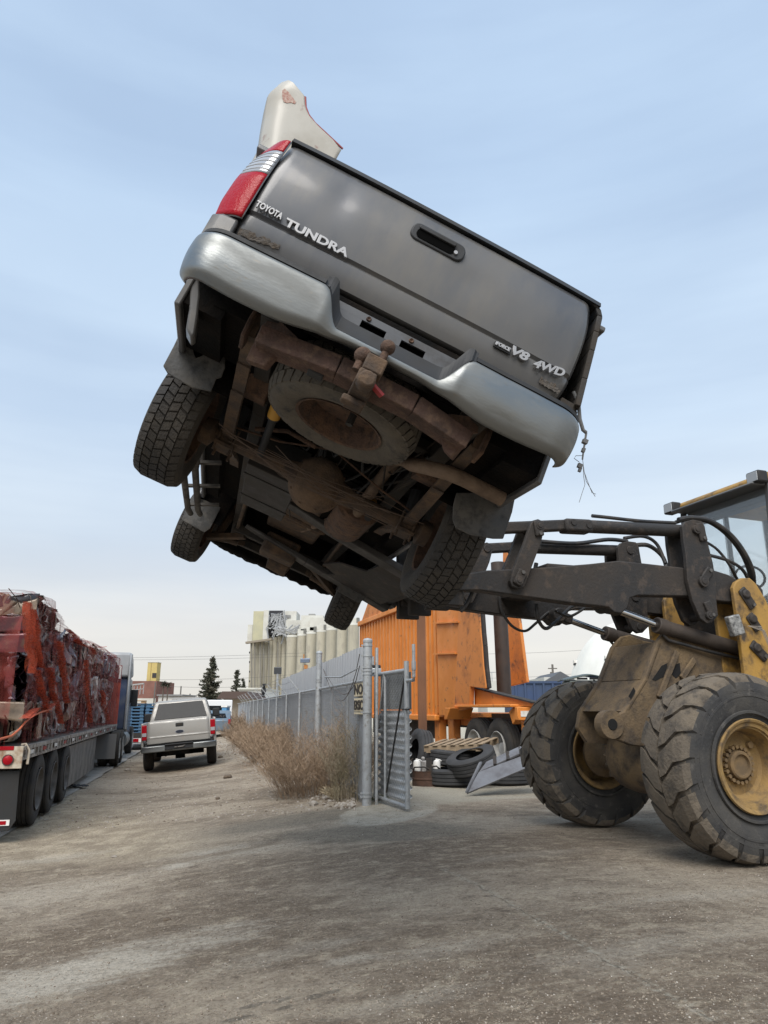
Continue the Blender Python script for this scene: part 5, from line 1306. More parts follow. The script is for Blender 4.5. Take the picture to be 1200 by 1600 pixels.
# ---------------------------------------------------------------- dead weeds along the fence
M_weed = mat('dead_weed_stem', (0.30, 0.212, 0.138), 0.9, 0, (0.185, 0.130, 0.088), 0.5, 1.6, dirt2=(0.42, 0.32, 0.225), amt2=0.3, scale2=12)
M_weedg = mat('grey_weed_stalk', (0.25, 0.205, 0.145), 0.9, 0, (0.17, 0.15, 0.085), 0.4, 4)
def bush(name, c, rx, ry, h, n, seed, label, m=M_weed, lean=(0, 0), twig=7, th=0.0028, upright=0.0):
    r_ = random.Random(seed); mb = MB()
    def ribbon(a, b, w_):
        d = (b - a); s = d.cross(V((r_.uniform(-1, 1), r_.uniform(-1, 1), r_.uniform(-1, 1)))).normalized() * w_
        mb.add([a - s, a + s, b + s * 0.6, b - s * 0.6], [(0, 1, 2, 3)])
    for k in range(n):
        a = r_.uniform(0, 2 * math.pi); f = math.sqrt(r_.random())
        base = V((c.x + rx * 0.62 * f * math.cos(a), c.y + ry * 0.62 * f * math.sin(a), 0)); base.z = gz(base.x, base.y)
        lump = 0.75 + 0.5 * noise.noise(V((base.x * 1.3, base.y * 1.3, seed)))
        hh = h * lump * r_.uniform(0.55, 1.0) * (1 - 0.30 * f * f)
        out_ = V((math.cos(a) * rx, math.sin(a) * ry, 0)) * (0.45 * f * (1 - upright)) + V((lean[0], lean[1], 0)) * hh + V((r_.gauss(0, 0.07), r_.gauss(0, 0.07), 0)) * h
        p = base; segs = 5; pts = [p]
        for i in range(1, segs + 1):
            t = i / segs
            p = base + out_ * (t ** 1.4) + V((r_.gauss(0, 0.012), r_.gauss(0, 0.012), 0)) + V((0, 0, hh * (t - 0.12 * t * t) / 0.88))
            pts.append(p)
        for i in range(segs): ribbon(pts[i], pts[i + 1], th * (1.25 - 0.5 * i / segs))
        for j in range(twig):
            t = r_.uniform(0.25, 1.0) * segs; i = min(int(t), segs - 1); q = pts[i].lerp(pts[i + 1], t - i)
            b = r_.uniform(0, 2 * math.pi); L = h * r_.uniform(0.08, 0.24)
            d = V((math.cos(b), math.sin(b), r_.uniform(0.5, 1.6))).normalized() * L
            e_ = q + d; ribbon(q, e_, th * 0.6)
            for g_ in range(2):
                s_ = q.lerp(e_, r_.uniform(0.3, 0.9)); d2 = V((r_.uniform(-1, 1), r_.uniform(-1, 1), r_.uniform(0, 1))).normalized() * L * 0.45
                ribbon(s_, s_ + d2, th * 0.5)
    return tag(mb.build(name, m, smooth=0, nofix=True), label, 'weeds', 'dead weeds along the fence')
def bs(px, py): return gp(px, py)
b1 = bs(505, 1243); b2 = bs(436, 1190); b3 = bs(395, 1165); b4 = bs(368, 1148); b5 = bs(548, 1252)
bush('dead_weed', b1 + V((-0.05, 0.55, 0)), 1.2, 1.2, 1.22, 800, 1, 'largest clump of dry tan weeds, right of the other clumps before the fence')
bush('dead_weed', b2 + V((-0.05, 1.3, 0)), 1.4, 2.0, 1.2, 850, 2, 'middle clump of dry brown weeds against the slatted fence', th=0.0045)
bush('dead_weed', b3 + V((0.0, 1.8, 0)), 1.5, 2.8, 1.15, 650, 3, 'dry brown weed clump behind the silver pickup, left of the middle clump', th=0.006)
bush('dead_weed', b4 + V((0.0, 3, 0)), 1.8, 3.5, 1.4, 450, 4, 'farthest pale clump of dry weeds at the end of the fence', th=0.009)
bush('tall_weed', b5 + V((-0.02, 0.12, 0)), 0.40, 0.35, 1.25, 70, 5, 'tall thin grey brown weed stalks right beside the gate post', M_weedg, (-0.12, 0.0), 9, 0.003, 0.6)
bush('dead_grass_tuft', gp(545, 1246) + V((0, -0.05, 0)), 0.40, 0.22, 0.30, 220, 6, 'low tuft of bleached grass at the foot of the gate post', mat('bleached_grass', (0.40, 0.33, 0.22), 0.9), (-0.3, -0.2), 2, 0.003)
bush('green_tuft', gp(590, 1250), 0.22, 0.12, 0.12, 120, 7, 'small green grass tuft under the gate hinge', mat('dull_green_grass', (0.10, 0.115, 0.045), 0.9), (0, 0), 2, 0.003)

# ================================================================ ORANGE SCRAP TRAILER
MO = frame((1.99, 13.1, 0.315), (-0.304, 0.953, 0))
OT = empty('scrap_trailer', MO, 'tall orange steel scrap trailer parked behind the gate', 'trailer')
def op(px, py, x=0.0): return cut(MO, px, py, 0, x)
M_or = mat('scraped_orange_paint', (0.66, 0.225, 0.036), 0.5, 0, (0.57, 0.19, 0.034), 0.45, 1.4, 0.03, 40, dirt2=(0.085, 0.05, 0.035), amt2=0.05, scale2=7)
M_ort = mat('rust_stained_orange', (0.56, 0.195, 0.040), 0.6, 0, (0.36, 0.135, 0.045), 0.28, 2.5, 0.1, 40, dirt2=(0.06, 0.045, 0.035), amt2=0.16, scale2=6)
WT = op(577, 973).z; WB = op(686, 1117).z
yA, yB = op(577, 1050).y, op(682, 1050).y
WID = 2.45
for sx_ in (0,):
    mb = MB(); vs = []; n = 23
    yv = []
    for k in range(n):
        y0 = yB + (yA + 1.0 - yB) * k / n; p_ = (yA + 1.0 - yB) / n
        yv += [(y0, 0), (y0 + p_ * 0.48, 0), (y0 + p_ * 0.54, -1), (y0 + p_ * 0.94, -1)]
    yv.append((yA + 1.0, 0))
    X = WID if sx_ else 0
    for y, o_ in yv: vs += [V((X + (-0.16 * o_), y, WB)), V((X + (-0.16 * o_), y, WT))]
    mb.add(vs, [(2 * k, 2 * k + 2, 2 * k + 3, 2 * k + 1) for k in range(len(yv) - 1)]); mb.build('side_wall', M_or, OT, smooth=0, solid=0.01)
    mb = MB(); mb.box((X, (yA + 1 + yB) / 2, WT + 0.06), (0.16, yA + 1 - yB, 0.14)); mb.build('top_rail', M_or, OT, bevel=0.02)
    mb = MB(); mb.box((X, (yA + 1 + yB) / 2, WB - 0.06), (0.12, yA + 1 - yB, 0.12)); mb.build('bottom_rail', M_or, OT, bevel=0.02)
mb = MB(); mb.box((WID / 2, yA + 1.0, (WT + WB) / 2), (WID, 0.06, WT - WB)); mb.prism([V((0.02, y, z)) for y, z in ((yA + 1.0, WT), (yA - 0.3, WT + 0.9), (yA - 0.6, WT + 0.9), (yA - 2.4, WT + 0.1))], (0.05, 0, 0)); mb.build('front_wall', M_ort, OT)
mb = MB(); mb.box((WID / 2, (yA + yB) / 2, WB), (WID - 0.1, yA - yB + 2, 0.08)); mb.build('trailer_floor', M_ort, OT)
# flat corner panel with two ledges, then the tall raked wing
PT = WT + 0.12
def opoly(pts, x): return [op(*p_, x) for p_ in pts]
mb = MB(); mb.prism(opoly(((682, 900), (725, 880), (722, 935), (713, 1118), (688, 1118)), 0.0), (0.06, 0, 0)); mb.build('corner_panel', M_or, OT, bevel=0.01)
for (a, b) in (((682, 974), (722, 972)), ((682, 1022), (717, 1021))):
    A, B = op(*a), op(*b); mb = MB(); mb.bar(A + V((-0.04, 0, 0)), B + V((-0.04, 0, 0)), 0.10, 0.03); mb.build('ledge', M_or, OT)
WING = ((722, 860), (748, 850), (750, 900), (753, 960), (755, 990), (757, 1010), (759, 1040), (763, 1072), (763, 1076), (738, 1073), (737, 1105), (713, 1113), (718, 1010))
mb = MB(); mb.prism(opoly(WING, -0.01), (0.10, 0, 0)); mb.build('rear_wing', M_ort, OT, bevel=0.012)
mb = MB()
ed = opoly(((748, 850), (750, 900), (753, 960), (755, 990), (757, 1010), (759, 1040), (763, 1076)), -0.01)
for a, b in zip(ed, ed[1:]): mb.bar(a, b, 0.16, 0.06, (1, 0, 0))
mb.build('wing_edge', M_arm, OT)
WING2 = ((788, 860), (795, 862), (803, 905), (813, 970), (825, 1066), (800, 1072), (790, 1072), (786, 960))
XW = 2.45
mb = MB(); mb.prism(opoly(WING2, XW), (0.08, 0, 0)); mb.build('rear_wing', M_ort, OT, bevel=0.012)
mb = MB(); a, b = op(776, 880, 1.35), op(788, 1085, 1.35); mb.cyl((1.35, b.y, b.z), (1.35, b.y + 0.05, a.z), 0.155, 20); mb.build('lift_ram', mat('oily_black_ram', (0.035, 0.026, 0.022), 0.5, 0.1, (0.06, 0.042, 0.033), 0.5, 4), OT)
# chassis: fenders, raked side beams, rear sill with lamps, wheels
fz = op(770, 1103).z
yr = op(806, 1115, 0.0).y
mb = MB(); mb.box((0.22, (op(716, 1104).y + yr) / 2, fz), (0.62, op(716, 1104).y - yr, 0.05))
mb.prism(opoly(((713, 1106), (722, 1106), (716, 1124), (712, 1124)), 0.0), (0.5, 0, 0)); FN = mb.build('fender', M_or, OT, bevel=0.012)
mb = MB(); mb.prism([V((0.15, q.y, q.z)) for q in opoly(((802, 1103), (812, 1103), (803, 1128), (800, 1132), (794, 1112)), 0.0)], (0.28, 0, 0)); mb.build('fender_bracket', M_or, FN, bevel=0.01)
for X in (0.12, WID - 0.12):
    pl = opoly(((738, 1075), (832, 1099), (832, 1104), (738, 1104)), 0.05)
    mb = MB(); mb.prism([V((X, q.y, q.z)) for q in pl], (0.06, 0, 0)); B_ = mb.build('side_beam', M_or, OT, bevel=0.008)
    mb = MB(); mb.bar(V((X, pl[0].y, pl[0].z + 0.012)), V((X, pl[1].y, pl[1].z + 0.012)), 0.16, 0.024); mb.build('beam_cap', M_greysteel, B_)
sz0, sz1 = op(808, 1134).z, op(808, 1106).z
mb = MB(); mb.box((WID / 2, yr - 0.25, (sz0 + sz1) / 2 + 0.05), (WID + 0.25, 0.10, (sz1 - sz0) * 0.72)); mb.box((WID / 2, yr - 0.22, sz0 + 0.0), (WID, 0.12, 0.16)); RS = mb.build('rear_sill', M_or, OT, bevel=0.012)
lz_ = (sz0 + sz1) / 2 + 0.05
for x in (0.30, 0.62, WID - 0.3, WID - 0.62):
    mb = MB(); mb.lathe([(0, 0.085), (-0.03, 0.085), (-0.03, 0.066)], (x, yr - 0.30, lz_), 'Y', 20); k = mb.build('tail_lamp', M_blackp, RS)
    mb = MB(); mb.lathe([(-0.025, 0.066), (-0.04, 0.05), (-0.045, 0.0)], (x, yr - 0.30, lz_), 'Y', 20); mb.build('lamp_lens', M_red, k)
mb = MB(); mb.box((0.05, yr - 0.305, lz_), (0.24, 0.008, 0.09)); mb.build('reflector', M_white, RS)
mb = MB(); mb.box((0.5, yr - 0.02, 0.55), (0.55, 0.015, 0.55)); mb.build('mud_flap', M_blackp, OT)
def trailer_tyre(mb, Rr, wd, rim):
    h = wd / 2
    mb.lathe([(-h * 0.8, rim), (-h * 0.95, rim + 0.05), (-h, rim + (Rr - rim) * 0.5), (-h * 0.93, Rr - 0.05), (-h * 0.80, Rr - 0.008), (-h * 0.74, Rr), (-h * 0.5, Rr), (-h * 0.47, Rr - 0.014), (-h * 0.41, Rr - 0.014), (-h * 0.38, Rr), (-h * 0.05, Rr), (-h * 0.03, Rr - 0.014), (h * 0.03, Rr - 0.014), (h * 0.05, Rr), (h * 0.38, Rr), (h * 0.41, Rr - 0.014), (h * 0.47, Rr - 0.014), (h * 0.5, Rr), (h * 0.74, Rr), (h * 0.80, Rr - 0.008), (h * 0.93, Rr - 0.05), (h, rim + (Rr - rim) * 0.5), (h * 0.95, rim + 0.05), (h * 0.8, rim)], (0, 0, 0), 'X', 44)
mb = MB(); trailer_tyre(mb, 0.505, 0.27, 0.295); o = mb.build('tyre', M_rubber); ttyre = o.data; bpy.data.objects.remove(o)
mb = MB(); mb.lathe([(-0.135, 0.30), (-0.142, 0.292), (-0.120, 0.28), (-0.02, 0.262), (0.045, 0.20), (0.055, 0.14), (0.05, 0.12), (-0.02, 0.11), (-0.05, 0.10), (-0.055, 0.0)], (0, 0, 0), 'X', 40)
for k in range(10):
    a = 2 * math.pi * k / 10; mb.cyl((0.03, 0.165 * math.cos(a), 0.165 * math.sin(a)), (0.06, 0.165 * math.cos(a), 0.165 * math.sin(a)), 0.014, 6)
mb.lathe([(0.06, 0.0), (0.06, 0.28), (0.135, 0.30)], (0, 0, 0), 'X', 40)
o = mb.build('wheel', mat('chalky_white_rim', (0.52, 0.52, 0.50), 0.6, 0, (0.35, 0.33, 0.30), 0.5, 6)); trim_ = o.data; bpy.data.objects.remove(o)
def road_wheel(parent, x, y, z, sg=1, rim=None, lean=0.0):
    M = Matrix.Translation((x, y, z)) @ Matrix.Rotation(0 if sg < 0 else math.pi, 4, 'Z')
    r_ = bpy.data.objects.new('wheel', rim or trim_); COL.objects.link(r_); r_.parent = parent; r_.matrix_local = M
    t_ = bpy.data.objects.new('tyre', ttyre); COL.objects.link(t_); t_.parent = r_
w0, w1 = op(774, 1155, 0.0), op(738, 1148, 0.0)
for q in (w0, w1):
    for X, sg in ((0.16, -1), (0.47, -1), (WID - 0.16, 1), (WID - 0.47, 1)): road_wheel(OT, X, q.y, 0.515, sg)
mb = MB()
for q in (w0, w1): mb.cyl((0.2, q.y, 0.515), (WID - 0.2, q.y, 0.515), 0.06)
mb.box((WID / 2, (w0.y + w1.y) / 2 + 1.2, 0.95), (0.9, 5, 0.3)); mb.build('axle_frame', M_arm, OT)
# under the wall: dark skirt with red and white tape, orange legs
mb = MB(); mb.box((0.25, yB + 3.0, 0.80), (0.06, 4.8, 0.48)); mb.build('side_skirt', M_arm, OT)
for k in range(4):
    mb = MB(); y = yB + 0.55 + k * 0.16; mb.box((0.215, y, 1.02), (0.006, 0.155, 0.09)); mb.build('reflective_tape', M_white if k % 2 else M_red, OT)
for yy in (yB + 0.2, yB - 0.55): mb = MB(); mb.box((0.15, yy, 0.75), (0.16, 0.28, 0.62)); mb.box((0.3, yy - 0.3, 0.95), (0.12, 0.8, 0.16)); mb.build('support_leg', M_ort, OT, bevel=0.01)

# ---------------------------------------------------------------- yard clutter
def ground_at(px, py): q = gp(px, py); return V((q.x, q.y, gz(q.x, q.y)))
q = at(661, 1190, 14.1); q.z = gz(q.x, q.y); h_ = at(661, 905, 14.1).z - q.z
RP = empty('steel_post', q, 'tall rusty brown steel post in front of the orange trailer', 'post')
mb = MB(); mb.box((0, 0, h_ / 2), (0.022, 0.15, h_)); mb.box((0, -0.07, h_ / 2), (0.155, 0.02, h_)); mb.box((0, 0.07, h_ / 2), (0.155, 0.02, h_)); mb.build('beam', mat('brown_post_rust', (0.19, 0.085, 0.042), 0.85, 0, (0.12, 0.06, 0.035), 0.5, 3, 0.2, 60, stretch=(1, 1, 0.25)), RP)
mb = MB(); mb.lathe([(0, 0.26), (0.16, 0.17), (0.2, 0.14), (0.2, 0)], (0, 0, 0), 'Z', 20); mb.build('concrete_collar', mat('grey_concrete', (0.33, 0.32, 0.30), 0.9, 0, (0.22, 0.21, 0.2), 0.5, 8), RP)
q = ground_at(668, 1230); q += V((0.0, 0.22, 0))
dr = empty('rusty_drum', q, 'low rusty brown drum of scrap by the open gate', 'drum')
mb = MB(); mb.lathe([(0, 0), (0, 0.225), (0.005, 0.232), (0.10, 0.232), (0.105, 0.24), (0.125, 0.24), (0.13, 0.232), (0.225, 0.232), (0.235, 0.236), (0.235, 0.222), (0.19, 0.21), (0.19, 0)], (0, 0, 0), 'Z', 36); mb.build('drum_shell', mat('dark_brown_rust', (0.085, 0.045, 0.030), 0.85, 0, (0.045, 0.03, 0.025), 0.5, 8, 0.3, 60), dr)
mb = MB(); mb.box((0.03, -0.2, 0.30), (0.09, 0.05, 0.26)); mb.tube([(-0.21, -0.05, 0.24), (-0.2, -0.15, 0.29), (-0.05, -0.22, 0.30), (0.03, -0.23, 0.27)], 0.012); mb.tube([(0.03, -0.22, 0.30), (0.15, -0.18, 0.31), (0.22, -0.05, 0.25)], 0.012); mb.build('drum_handle', M_arm, dr)
for k, dx in enumerate((-0.155, 0.165)):
    j = empty('plastic_jug', q + V((dx, -0.04, 0.19)), 'left white plastic jug standing in the rusty drum' if k == 0 else 'right white plastic jug standing in the rusty drum', 'jug', 'white jugs in the drum')
    mb = MB(); mb.lathe([(0, 0), (0, 0.058), (0.15, 0.060), (0.19, 0.05), (0.205, 0.022), (0.225, 0.02), (0.225, 0)], (0, 0, 0), 'Z', 20); mb.build('jug_body', M_white, j)
    mb = MB(); mb.tube([(0.05, 0, 0.17), (0.075, 0, 0.19), (0.05, 0, 0.205), (0.02, 0, 0.21)], 0.009, 8); mb.build('jug_handle', M_white, j)
j = empty('scrap_casting', q + V((0.0, 0.05, 0.19)), 'grey metal casting between the two white jugs', 'scrap metal')
mb = MB(); mb.box((-0.02, 0, 0.09), (0.14, 0.12, 0.2)); mb.cyl((-0.05, 0, 0.19), (-0.05, 0, 0.25), 0.03, 10); mb.build('casting', mat('pale_casting', (0.32, 0.31, 0.30), 0.7, 0.2, (0.16, 0.15, 0.14), 0.5, 14), j, bevel=0.02)
# heap of tyres, a pallet laid on it, a folded steel ramp
mb = MB(); trailer_tyre(mb, 0.42, 0.27, 0.24); o = mb.build('car_tyre', mat('dull_black_tyre', (0.028, 0.029, 0.031), 0.8, 0, (0.05, 0.05, 0.052), 0.5, 6)); ctyre = o.data; bpy.data.objects.remove(o)
def loose_tyre(px, py, dist, zc, rx, rz, sc, label):
    q = at(px, py, dist); o = bpy.data.objects.new('loose_tyre', ctyre); COL.objects.link(o)
    o.matrix_world = Matrix.Translation((q.x, q.y, 0.315 + zc)) @ Matrix.Rotation(rz, 4, 'Z') @ Matrix.Rotation(rx, 4, 'Y') @ Matrix.Scale(sc, 4)
    return tag(o, label, 'tyre', 'loose tyres heaped under the pallet')
HP = math.pi / 2
loose_tyre(737, 1195, 12.15, 0.40, HP - 0.38, 0.6, 0.95, 'black tyre leaning open side up against the steel ramp')
loose_tyre(704, 1210, 12.35, 0.14, HP, 0.0, 0.95, 'bottom black tyre lying flat beside the rusty drum')
loose_tyre(706, 1190, 12.75, 0.40, HP + 0.08, 0.0, 0.95, 'upper black tyre lying flat behind the leaning tyre, under the pallet')
loose_tyre(655, 1172, 13.45, 0.42, 0.2, 0.3, 1.0, 'black tyre standing upright behind the gate edge')
loose_tyre(742, 1215, 13.05, 0.14, HP, 0.3, 1.0, 'flat black tyre in shade behind the leaning tyre')
loose_tyre(790, 1215, 12.75, 0.14, HP, 0.3, 1.0, 'flat black tyre in shade behind the steel ramp')
M_wood = mat('weathered_pallet_wood', (0.33, 0.25, 0.165), 0.85, 0, (0.22, 0.165, 0.11), 0.5, 5, 0.2, 60, stretch=(1, 6, 1))
q = at(722, 1168, 12.9)
PM_ = Matrix.Translation((q.x, q.y, 0.315 + 0.60)) @ Matrix.Scale(0.86, 4) @ Matrix.Rotation(-0.42, 4, 'Z') @ Matrix.Rotation(-0.05, 4, 'Y') @ Matrix.Rotation(0.07, 4, 'X')
PL = empty('wooden_pallet', PM_, 'weathered wooden pallet lying on the heap of tyres', 'pallet')
for k in range(7):
    mb = MB(); mb.box((-0.54 + k * 0.18, 0, 0.06), (0.10, 1.15, 0.018)); mb.build('deck_board', M_wood, PL, bevel=0.003)
for y in (-0.53, 0, 0.53): mb = MB(); mb.box((0, y, 0.0), (1.2, 0.04, 0.10)); mb.build('stringer', M_wood, PL, bevel=0.003)
for x in (-0.5, 0, 0.5): mb = MB(); mb.box((x, 0, -0.06), (0.10, 1.15, 0.018)); mb.build('bottom_board', M_wood, PL, bevel=0.003)
RPx = empty('steel_ramp', ground_at(735, 1240), 'grey folded steel ramp propped up in front of the loader tyre', 'ramp')
MR = Matrix.Translation(ground_at(735, 1240))
ra = ground_at(728, 1240); d_ = 10.35
def rq(px, py, dd): return MR.inverted() @ at(px, py, dd)
M_ramp = mat('blue_grey_steel', (0.165, 0.17, 0.185), 0.5, 0.2, (0.11, 0.11, 0.12), 0.5, 5, 0.05, 60)
P = [rq(729, 1239, 10.85), rq(748, 1206, 11.15), rq(850, 1168, 11.5), rq(850, 1188, 11.25)]
def slab(name, pts, th, par):
    n_ = (pts[1] - pts[0]).cross(pts[2] - pts[0]).normalized() * th
    mb = MB(); k = len(pts); mb.add([p_ for p_ in pts] + [p_ + n_ for p_ in pts], [tuple(range(k)), tuple(range(k, 2 * k))[::-1]] + [(i, (i + 1) % k, k + (i + 1) % k, k + i) for i in range(k)])
    return mb.build(name, M_ramp, par, bevel=0.004)
slab('ramp_deck', P, 0.03, RPx)
slab('ramp_flange', [rq(749, 1205, 11.17), rq(760, 1190, 11.4), rq(850, 1148, 11.8), rq(850, 1160, 11.6)], 0.03, RPx)
slab('ramp_toe', [rq(728, 1240, 10.83), rq(732, 1236, 10.85), rq(754, 1192, 11.3), rq(750, 1193, 11.25)], 0.03, RPx)
mb = MB()
for f_ in (0.25, 0.45, 0.65): a = P[1].lerp(P[2], f_); mb.bar(a + V((0, 0.03, 0)), a + V((0.03, 0.25, 0.10)), 0.05, 0.05)
mb.build('ramp_bracket', M_arm, RPx)
# ================================================================ FLATBED WITH CRUSHED CARS
R0, R1 = gp(48, 1296), gp(191, 1180)
fdir = (R1 - R0); fdir.z = 0; fdir.normalize()
MT2 = frame((R0.x, R0.y, gz(R0.x, R0.y) + 0.018), fdir)
def xp(px, py, x=0.0): return cut(MT2, px, py, 0, x)
FT = empty('flatbed_trailer', MT2, 'long flatbed semi trailer at the left stacked with crushed cars', 'trailer')
M_alu = mat('dirty_bed_metal', (0.42, 0.39, 0.35), 0.6, 0.2, (0.17, 0.14, 0.115), 0.5, 5, dirt2=(0.10, 0.06, 0.045), amt2=0.3, scale2=14)
M_crm = mat('rust_stained_cream', (0.47, 0.42, 0.33), 0.6, 0, (0.25, 0.15, 0.09), 0.4, 9)
BZ = xp(38, 1167).z; YR = xp(38, 1167).y; YF = xp(183, 1131).y
W2 = 2.55
mb = MB(); mb.box((-W2 / 2, (YR + YF) / 2, BZ - 0.03), (W2 - 0.08, YF - YR, 0.06)); mb.build('deck', mat('dirty_deck_boards', (0.20, 0.175, 0.15), 0.85, 0, (0.12, 0.10, 0.085), 0.5, 3), FT)
for X in (-0.02, -W2 + 0.02):
    mb = MB(); mb.box((X, (YR + YF) / 2, BZ - 0.015), (0.06, YF - YR, 0.05)); mb.box((X, (YR + YF) / 2, BZ - 0.15), (0.04, YF - YR, 0.035))
    y = YR + 0.15
    while y < YF: mb.box((X, y, BZ - 0.085), (0.055, 0.10, 0.12)); y += 0.30
    SR = mb.build('side_rail', M_alu, FT)
    for k in range(14):
        mb = MB(); mb.box((X + (0.032 if X > -1 else -0.032), YR + 0.5 + k * 1.05, BZ - 0.085), (0.004, 0.28, 0.05)); mb.build('reflective_tape', M_red if k % 2 else M_white, SR)
mb = MB()
for X in (-0.85, -1.70): mb.box((X, (YR + YF) / 2, BZ - 0.32), (0.14, YF - YR - 0.2, 0.46))
for k in range(12): mb.box((-W2 / 2, YR + 0.8 + k * 1.2, BZ - 0.13), (W2 - 0.1, 0.08, 0.10))
mb.build('chassis', M_arm, FT)
zt_, zb_ = xp(30, 1168).z, xp(30, 1202).z
mb = MB(); mb.box((-W2 / 2, YR - 0.02, (zt_ + zb_) / 2), (W2, 0.04, zt_ - zb_)); RB = mb.build('rear_panel', M_crm, FT, bevel=0.006)
for x in (-0.17, -0.34, -0.51, -W2 + 0.17, -W2 + 0.34, -W2 + 0.51):
    mb = MB(); mb.lathe([(0, 0.07), (-0.014, 0.07), (-0.014, 0.06)], (x, YR - 0.04, xp(20, 1192).z), 'Y', 20); k = mb.build('tail_lamp', M_blackp, RB)
    mb = MB(); mb.lathe([(-0.012, 0.06), (-0.02, 0.045), (-0.024, 0)], (x, YR - 0.04, xp(20, 1192).z), 'Y', 20); mb.build('lamp_lens', M_red, k)
mb = MB(); mb.box((-0.20, YR - 0.043, xp(20, 1173).z), (0.17, 0.008, 0.05)); mb.build('reflector', M_red, RB)
mb = MB(); mb.tube([(-0.06, YR + 0.12, BZ + 0.02), (-0.01, YR + 0.14, BZ + 0.03), (0.05, YR + 0.10, BZ - 0.05), (0.055, YR + 0.04, BZ - 0.22)], 0.018, 6); mb.build('strap_end', mat('pale_strap', (0.42, 0.36, 0.28), 0.8), FT)
for x0 in (-0.33, -W2 + 0.33):
    zf_ = 0.14
    mb = MB(); mb.prism([V((x0 + dx, YR + 0.05, z)) for dx, z in ((-0.33, BZ - 0.30), (0.30, BZ - 0.30), (0.33, zf_ + 0.12), (0.26, zf_), (-0.33, zf_))], (0, 0.015, 0)); k = mb.build('mud_flap', mat('black_rubber_flap', (0.014, 0.015, 0.016), 0.65, 0, (0.028, 0.027, 0.026), 0.5, 5), FT, bevel=0.004)
    mb = MB(); mb.box((x0 + 0.02, YR + 0.035, zf_ + 0.10), (0.48, 0.012, 0.07)); mb.mi = 1; mb.box((x0 + 0.06, YR + 0.028, zf_ + 0.10), (0.32, 0.006, 0.045)); mb.build('flap_bar', [M_white, M_red], k)
rim_dark = trim_.copy(); rim_dark.materials.clear(); rim_dark.materials.append(mat('grey_brown_truck_rim', (0.14, 0.13, 0.12), 0.65, 0.2, (0.08, 0.07, 0.06), 0.5, 6))  # darker grey-brown copy of the pale rims
for px, py in ((54, 1294), (78, 1274), (99, 1257)):
    y = xp(px, py).y
    for X, sg in ((-0.14, 1), (-0.46, 1), (-W2 + 0.14, -1), (-W2 + 0.46, -1)): road_wheel(FT, X, y, 0.505, sg, rim_dark)
mb = MB()
for px, py in ((54, 1294), (78, 1274), (99, 1257)): y = xp(px, py).y; mb.box((-W2 / 2, y, 0.5), (W2 - 1.0, 0.13, 0.13)); mb.box((-0.75, y, 0.75), (0.12, 0.8, 0.2)); mb.box((-1.8, y, 0.75), (0.12, 0.8, 0.2))
mb.box((-W2 / 2, xp(78, 1274).y, 0.62), (1.4, 3.4, 0.14))
mb.build('bogie', M_arm, FT)
yb0, yb1 = xp(113, 1194).y, xp(153, 1192).y
mb = MB(); mb.box((-0.12, (yb0 + yb1) / 2, BZ - 0.62), (0.05, yb1 - yb0, 0.80)); mb.box((-0.45, (yb0 + yb1) / 2, BZ - 0.60), (0.6, yb1 - yb0 - 0.1, 0.70)); mb.build('side_box', mat('brushed_grey_box', (0.22, 0.215, 0.205), 0.45, 0.5, (0.14, 0.135, 0.13), 0.5, 3), FT, bevel=0.01)
mb = MB(); mb.box((-W2 / 2, YF - 0.06, BZ + 0.95), (W2, 0.06, 1.9)); HBd = mb.build('headboard', mat('faded_red_board', (0.42, 0.085, 0.05), 0.6, 0, (0.30, 0.05, 0.04), 0.5, 3), FT)
mb = MB(); mb.box((-W2 / 2, YF - 0.095, BZ + 1.62), (W2, 0.01, 0.55)); mb.build('maroon_board', mat('maroon_board', (0.14, 0.025, 0.03), 0.6), HBd)
mb = MB(); mb.box((-0.35, YF - 0.105, BZ + 1.86), (0.6, 0.01, 0.05)); mb.box((-0.05, YF - 0.105, BZ + 1.66), (0.06, 0.012, 0.40)); mb.build('white_stripe', M_white, HBd)

# crushed cars: torn, folded sheet metal heaped round a dark core
CARC = {'silver': (0.40, 0.40, 0.40), 'beige': (0.36, 0.31, 0.25), 'maroon': (0.10, 0.014, 0.02), 'brown': (0.14, 0.10, 0.078), 'charcoal': (0.05, 0.05, 0.055), 'white': (0.55, 0.54, 0.52), 'plum': (0.06, 0.028, 0.045), 'steel_blue': (0.12, 0.16, 0.22), 'tan': (0.24, 0.18, 0.125)}
def cmat(c): return mat('crushed_%s_paint' % c, CARC[c], 0.24, 0.25, tuple(q * 0.35 for q in CARC[c]), 0.5, 4, 0.1, 30, dirt2=(0.10, 0.055, 0.035), amt2=0.18, scale2=10, coat=0.2)
M_core = mat('torn_car_innards', (0.018, 0.015, 0.014), 0.85, 0, (0.06, 0.038, 0.028), 0.5, 7, 0.4, 30)
def fold(p, s, sd_):
    a = noise.noise(V((p.x * s, p.y * s, p.z * s + sd_))); b = noise.noise(V((p.x * s * 2.1 + 7, p.y * s * 2.1, p.z * s * 2.1 + sd_)))
    c = noise.noise(V((p.x * s * 4.5, p.y * s * 4.5 + 3, p.z * s * 4.5 + sd_)))
    return (1 - 2.4 * abs(a)) * 0.6 + (1 - 2.6 * abs(b)) * 0.3 + c * 0.25
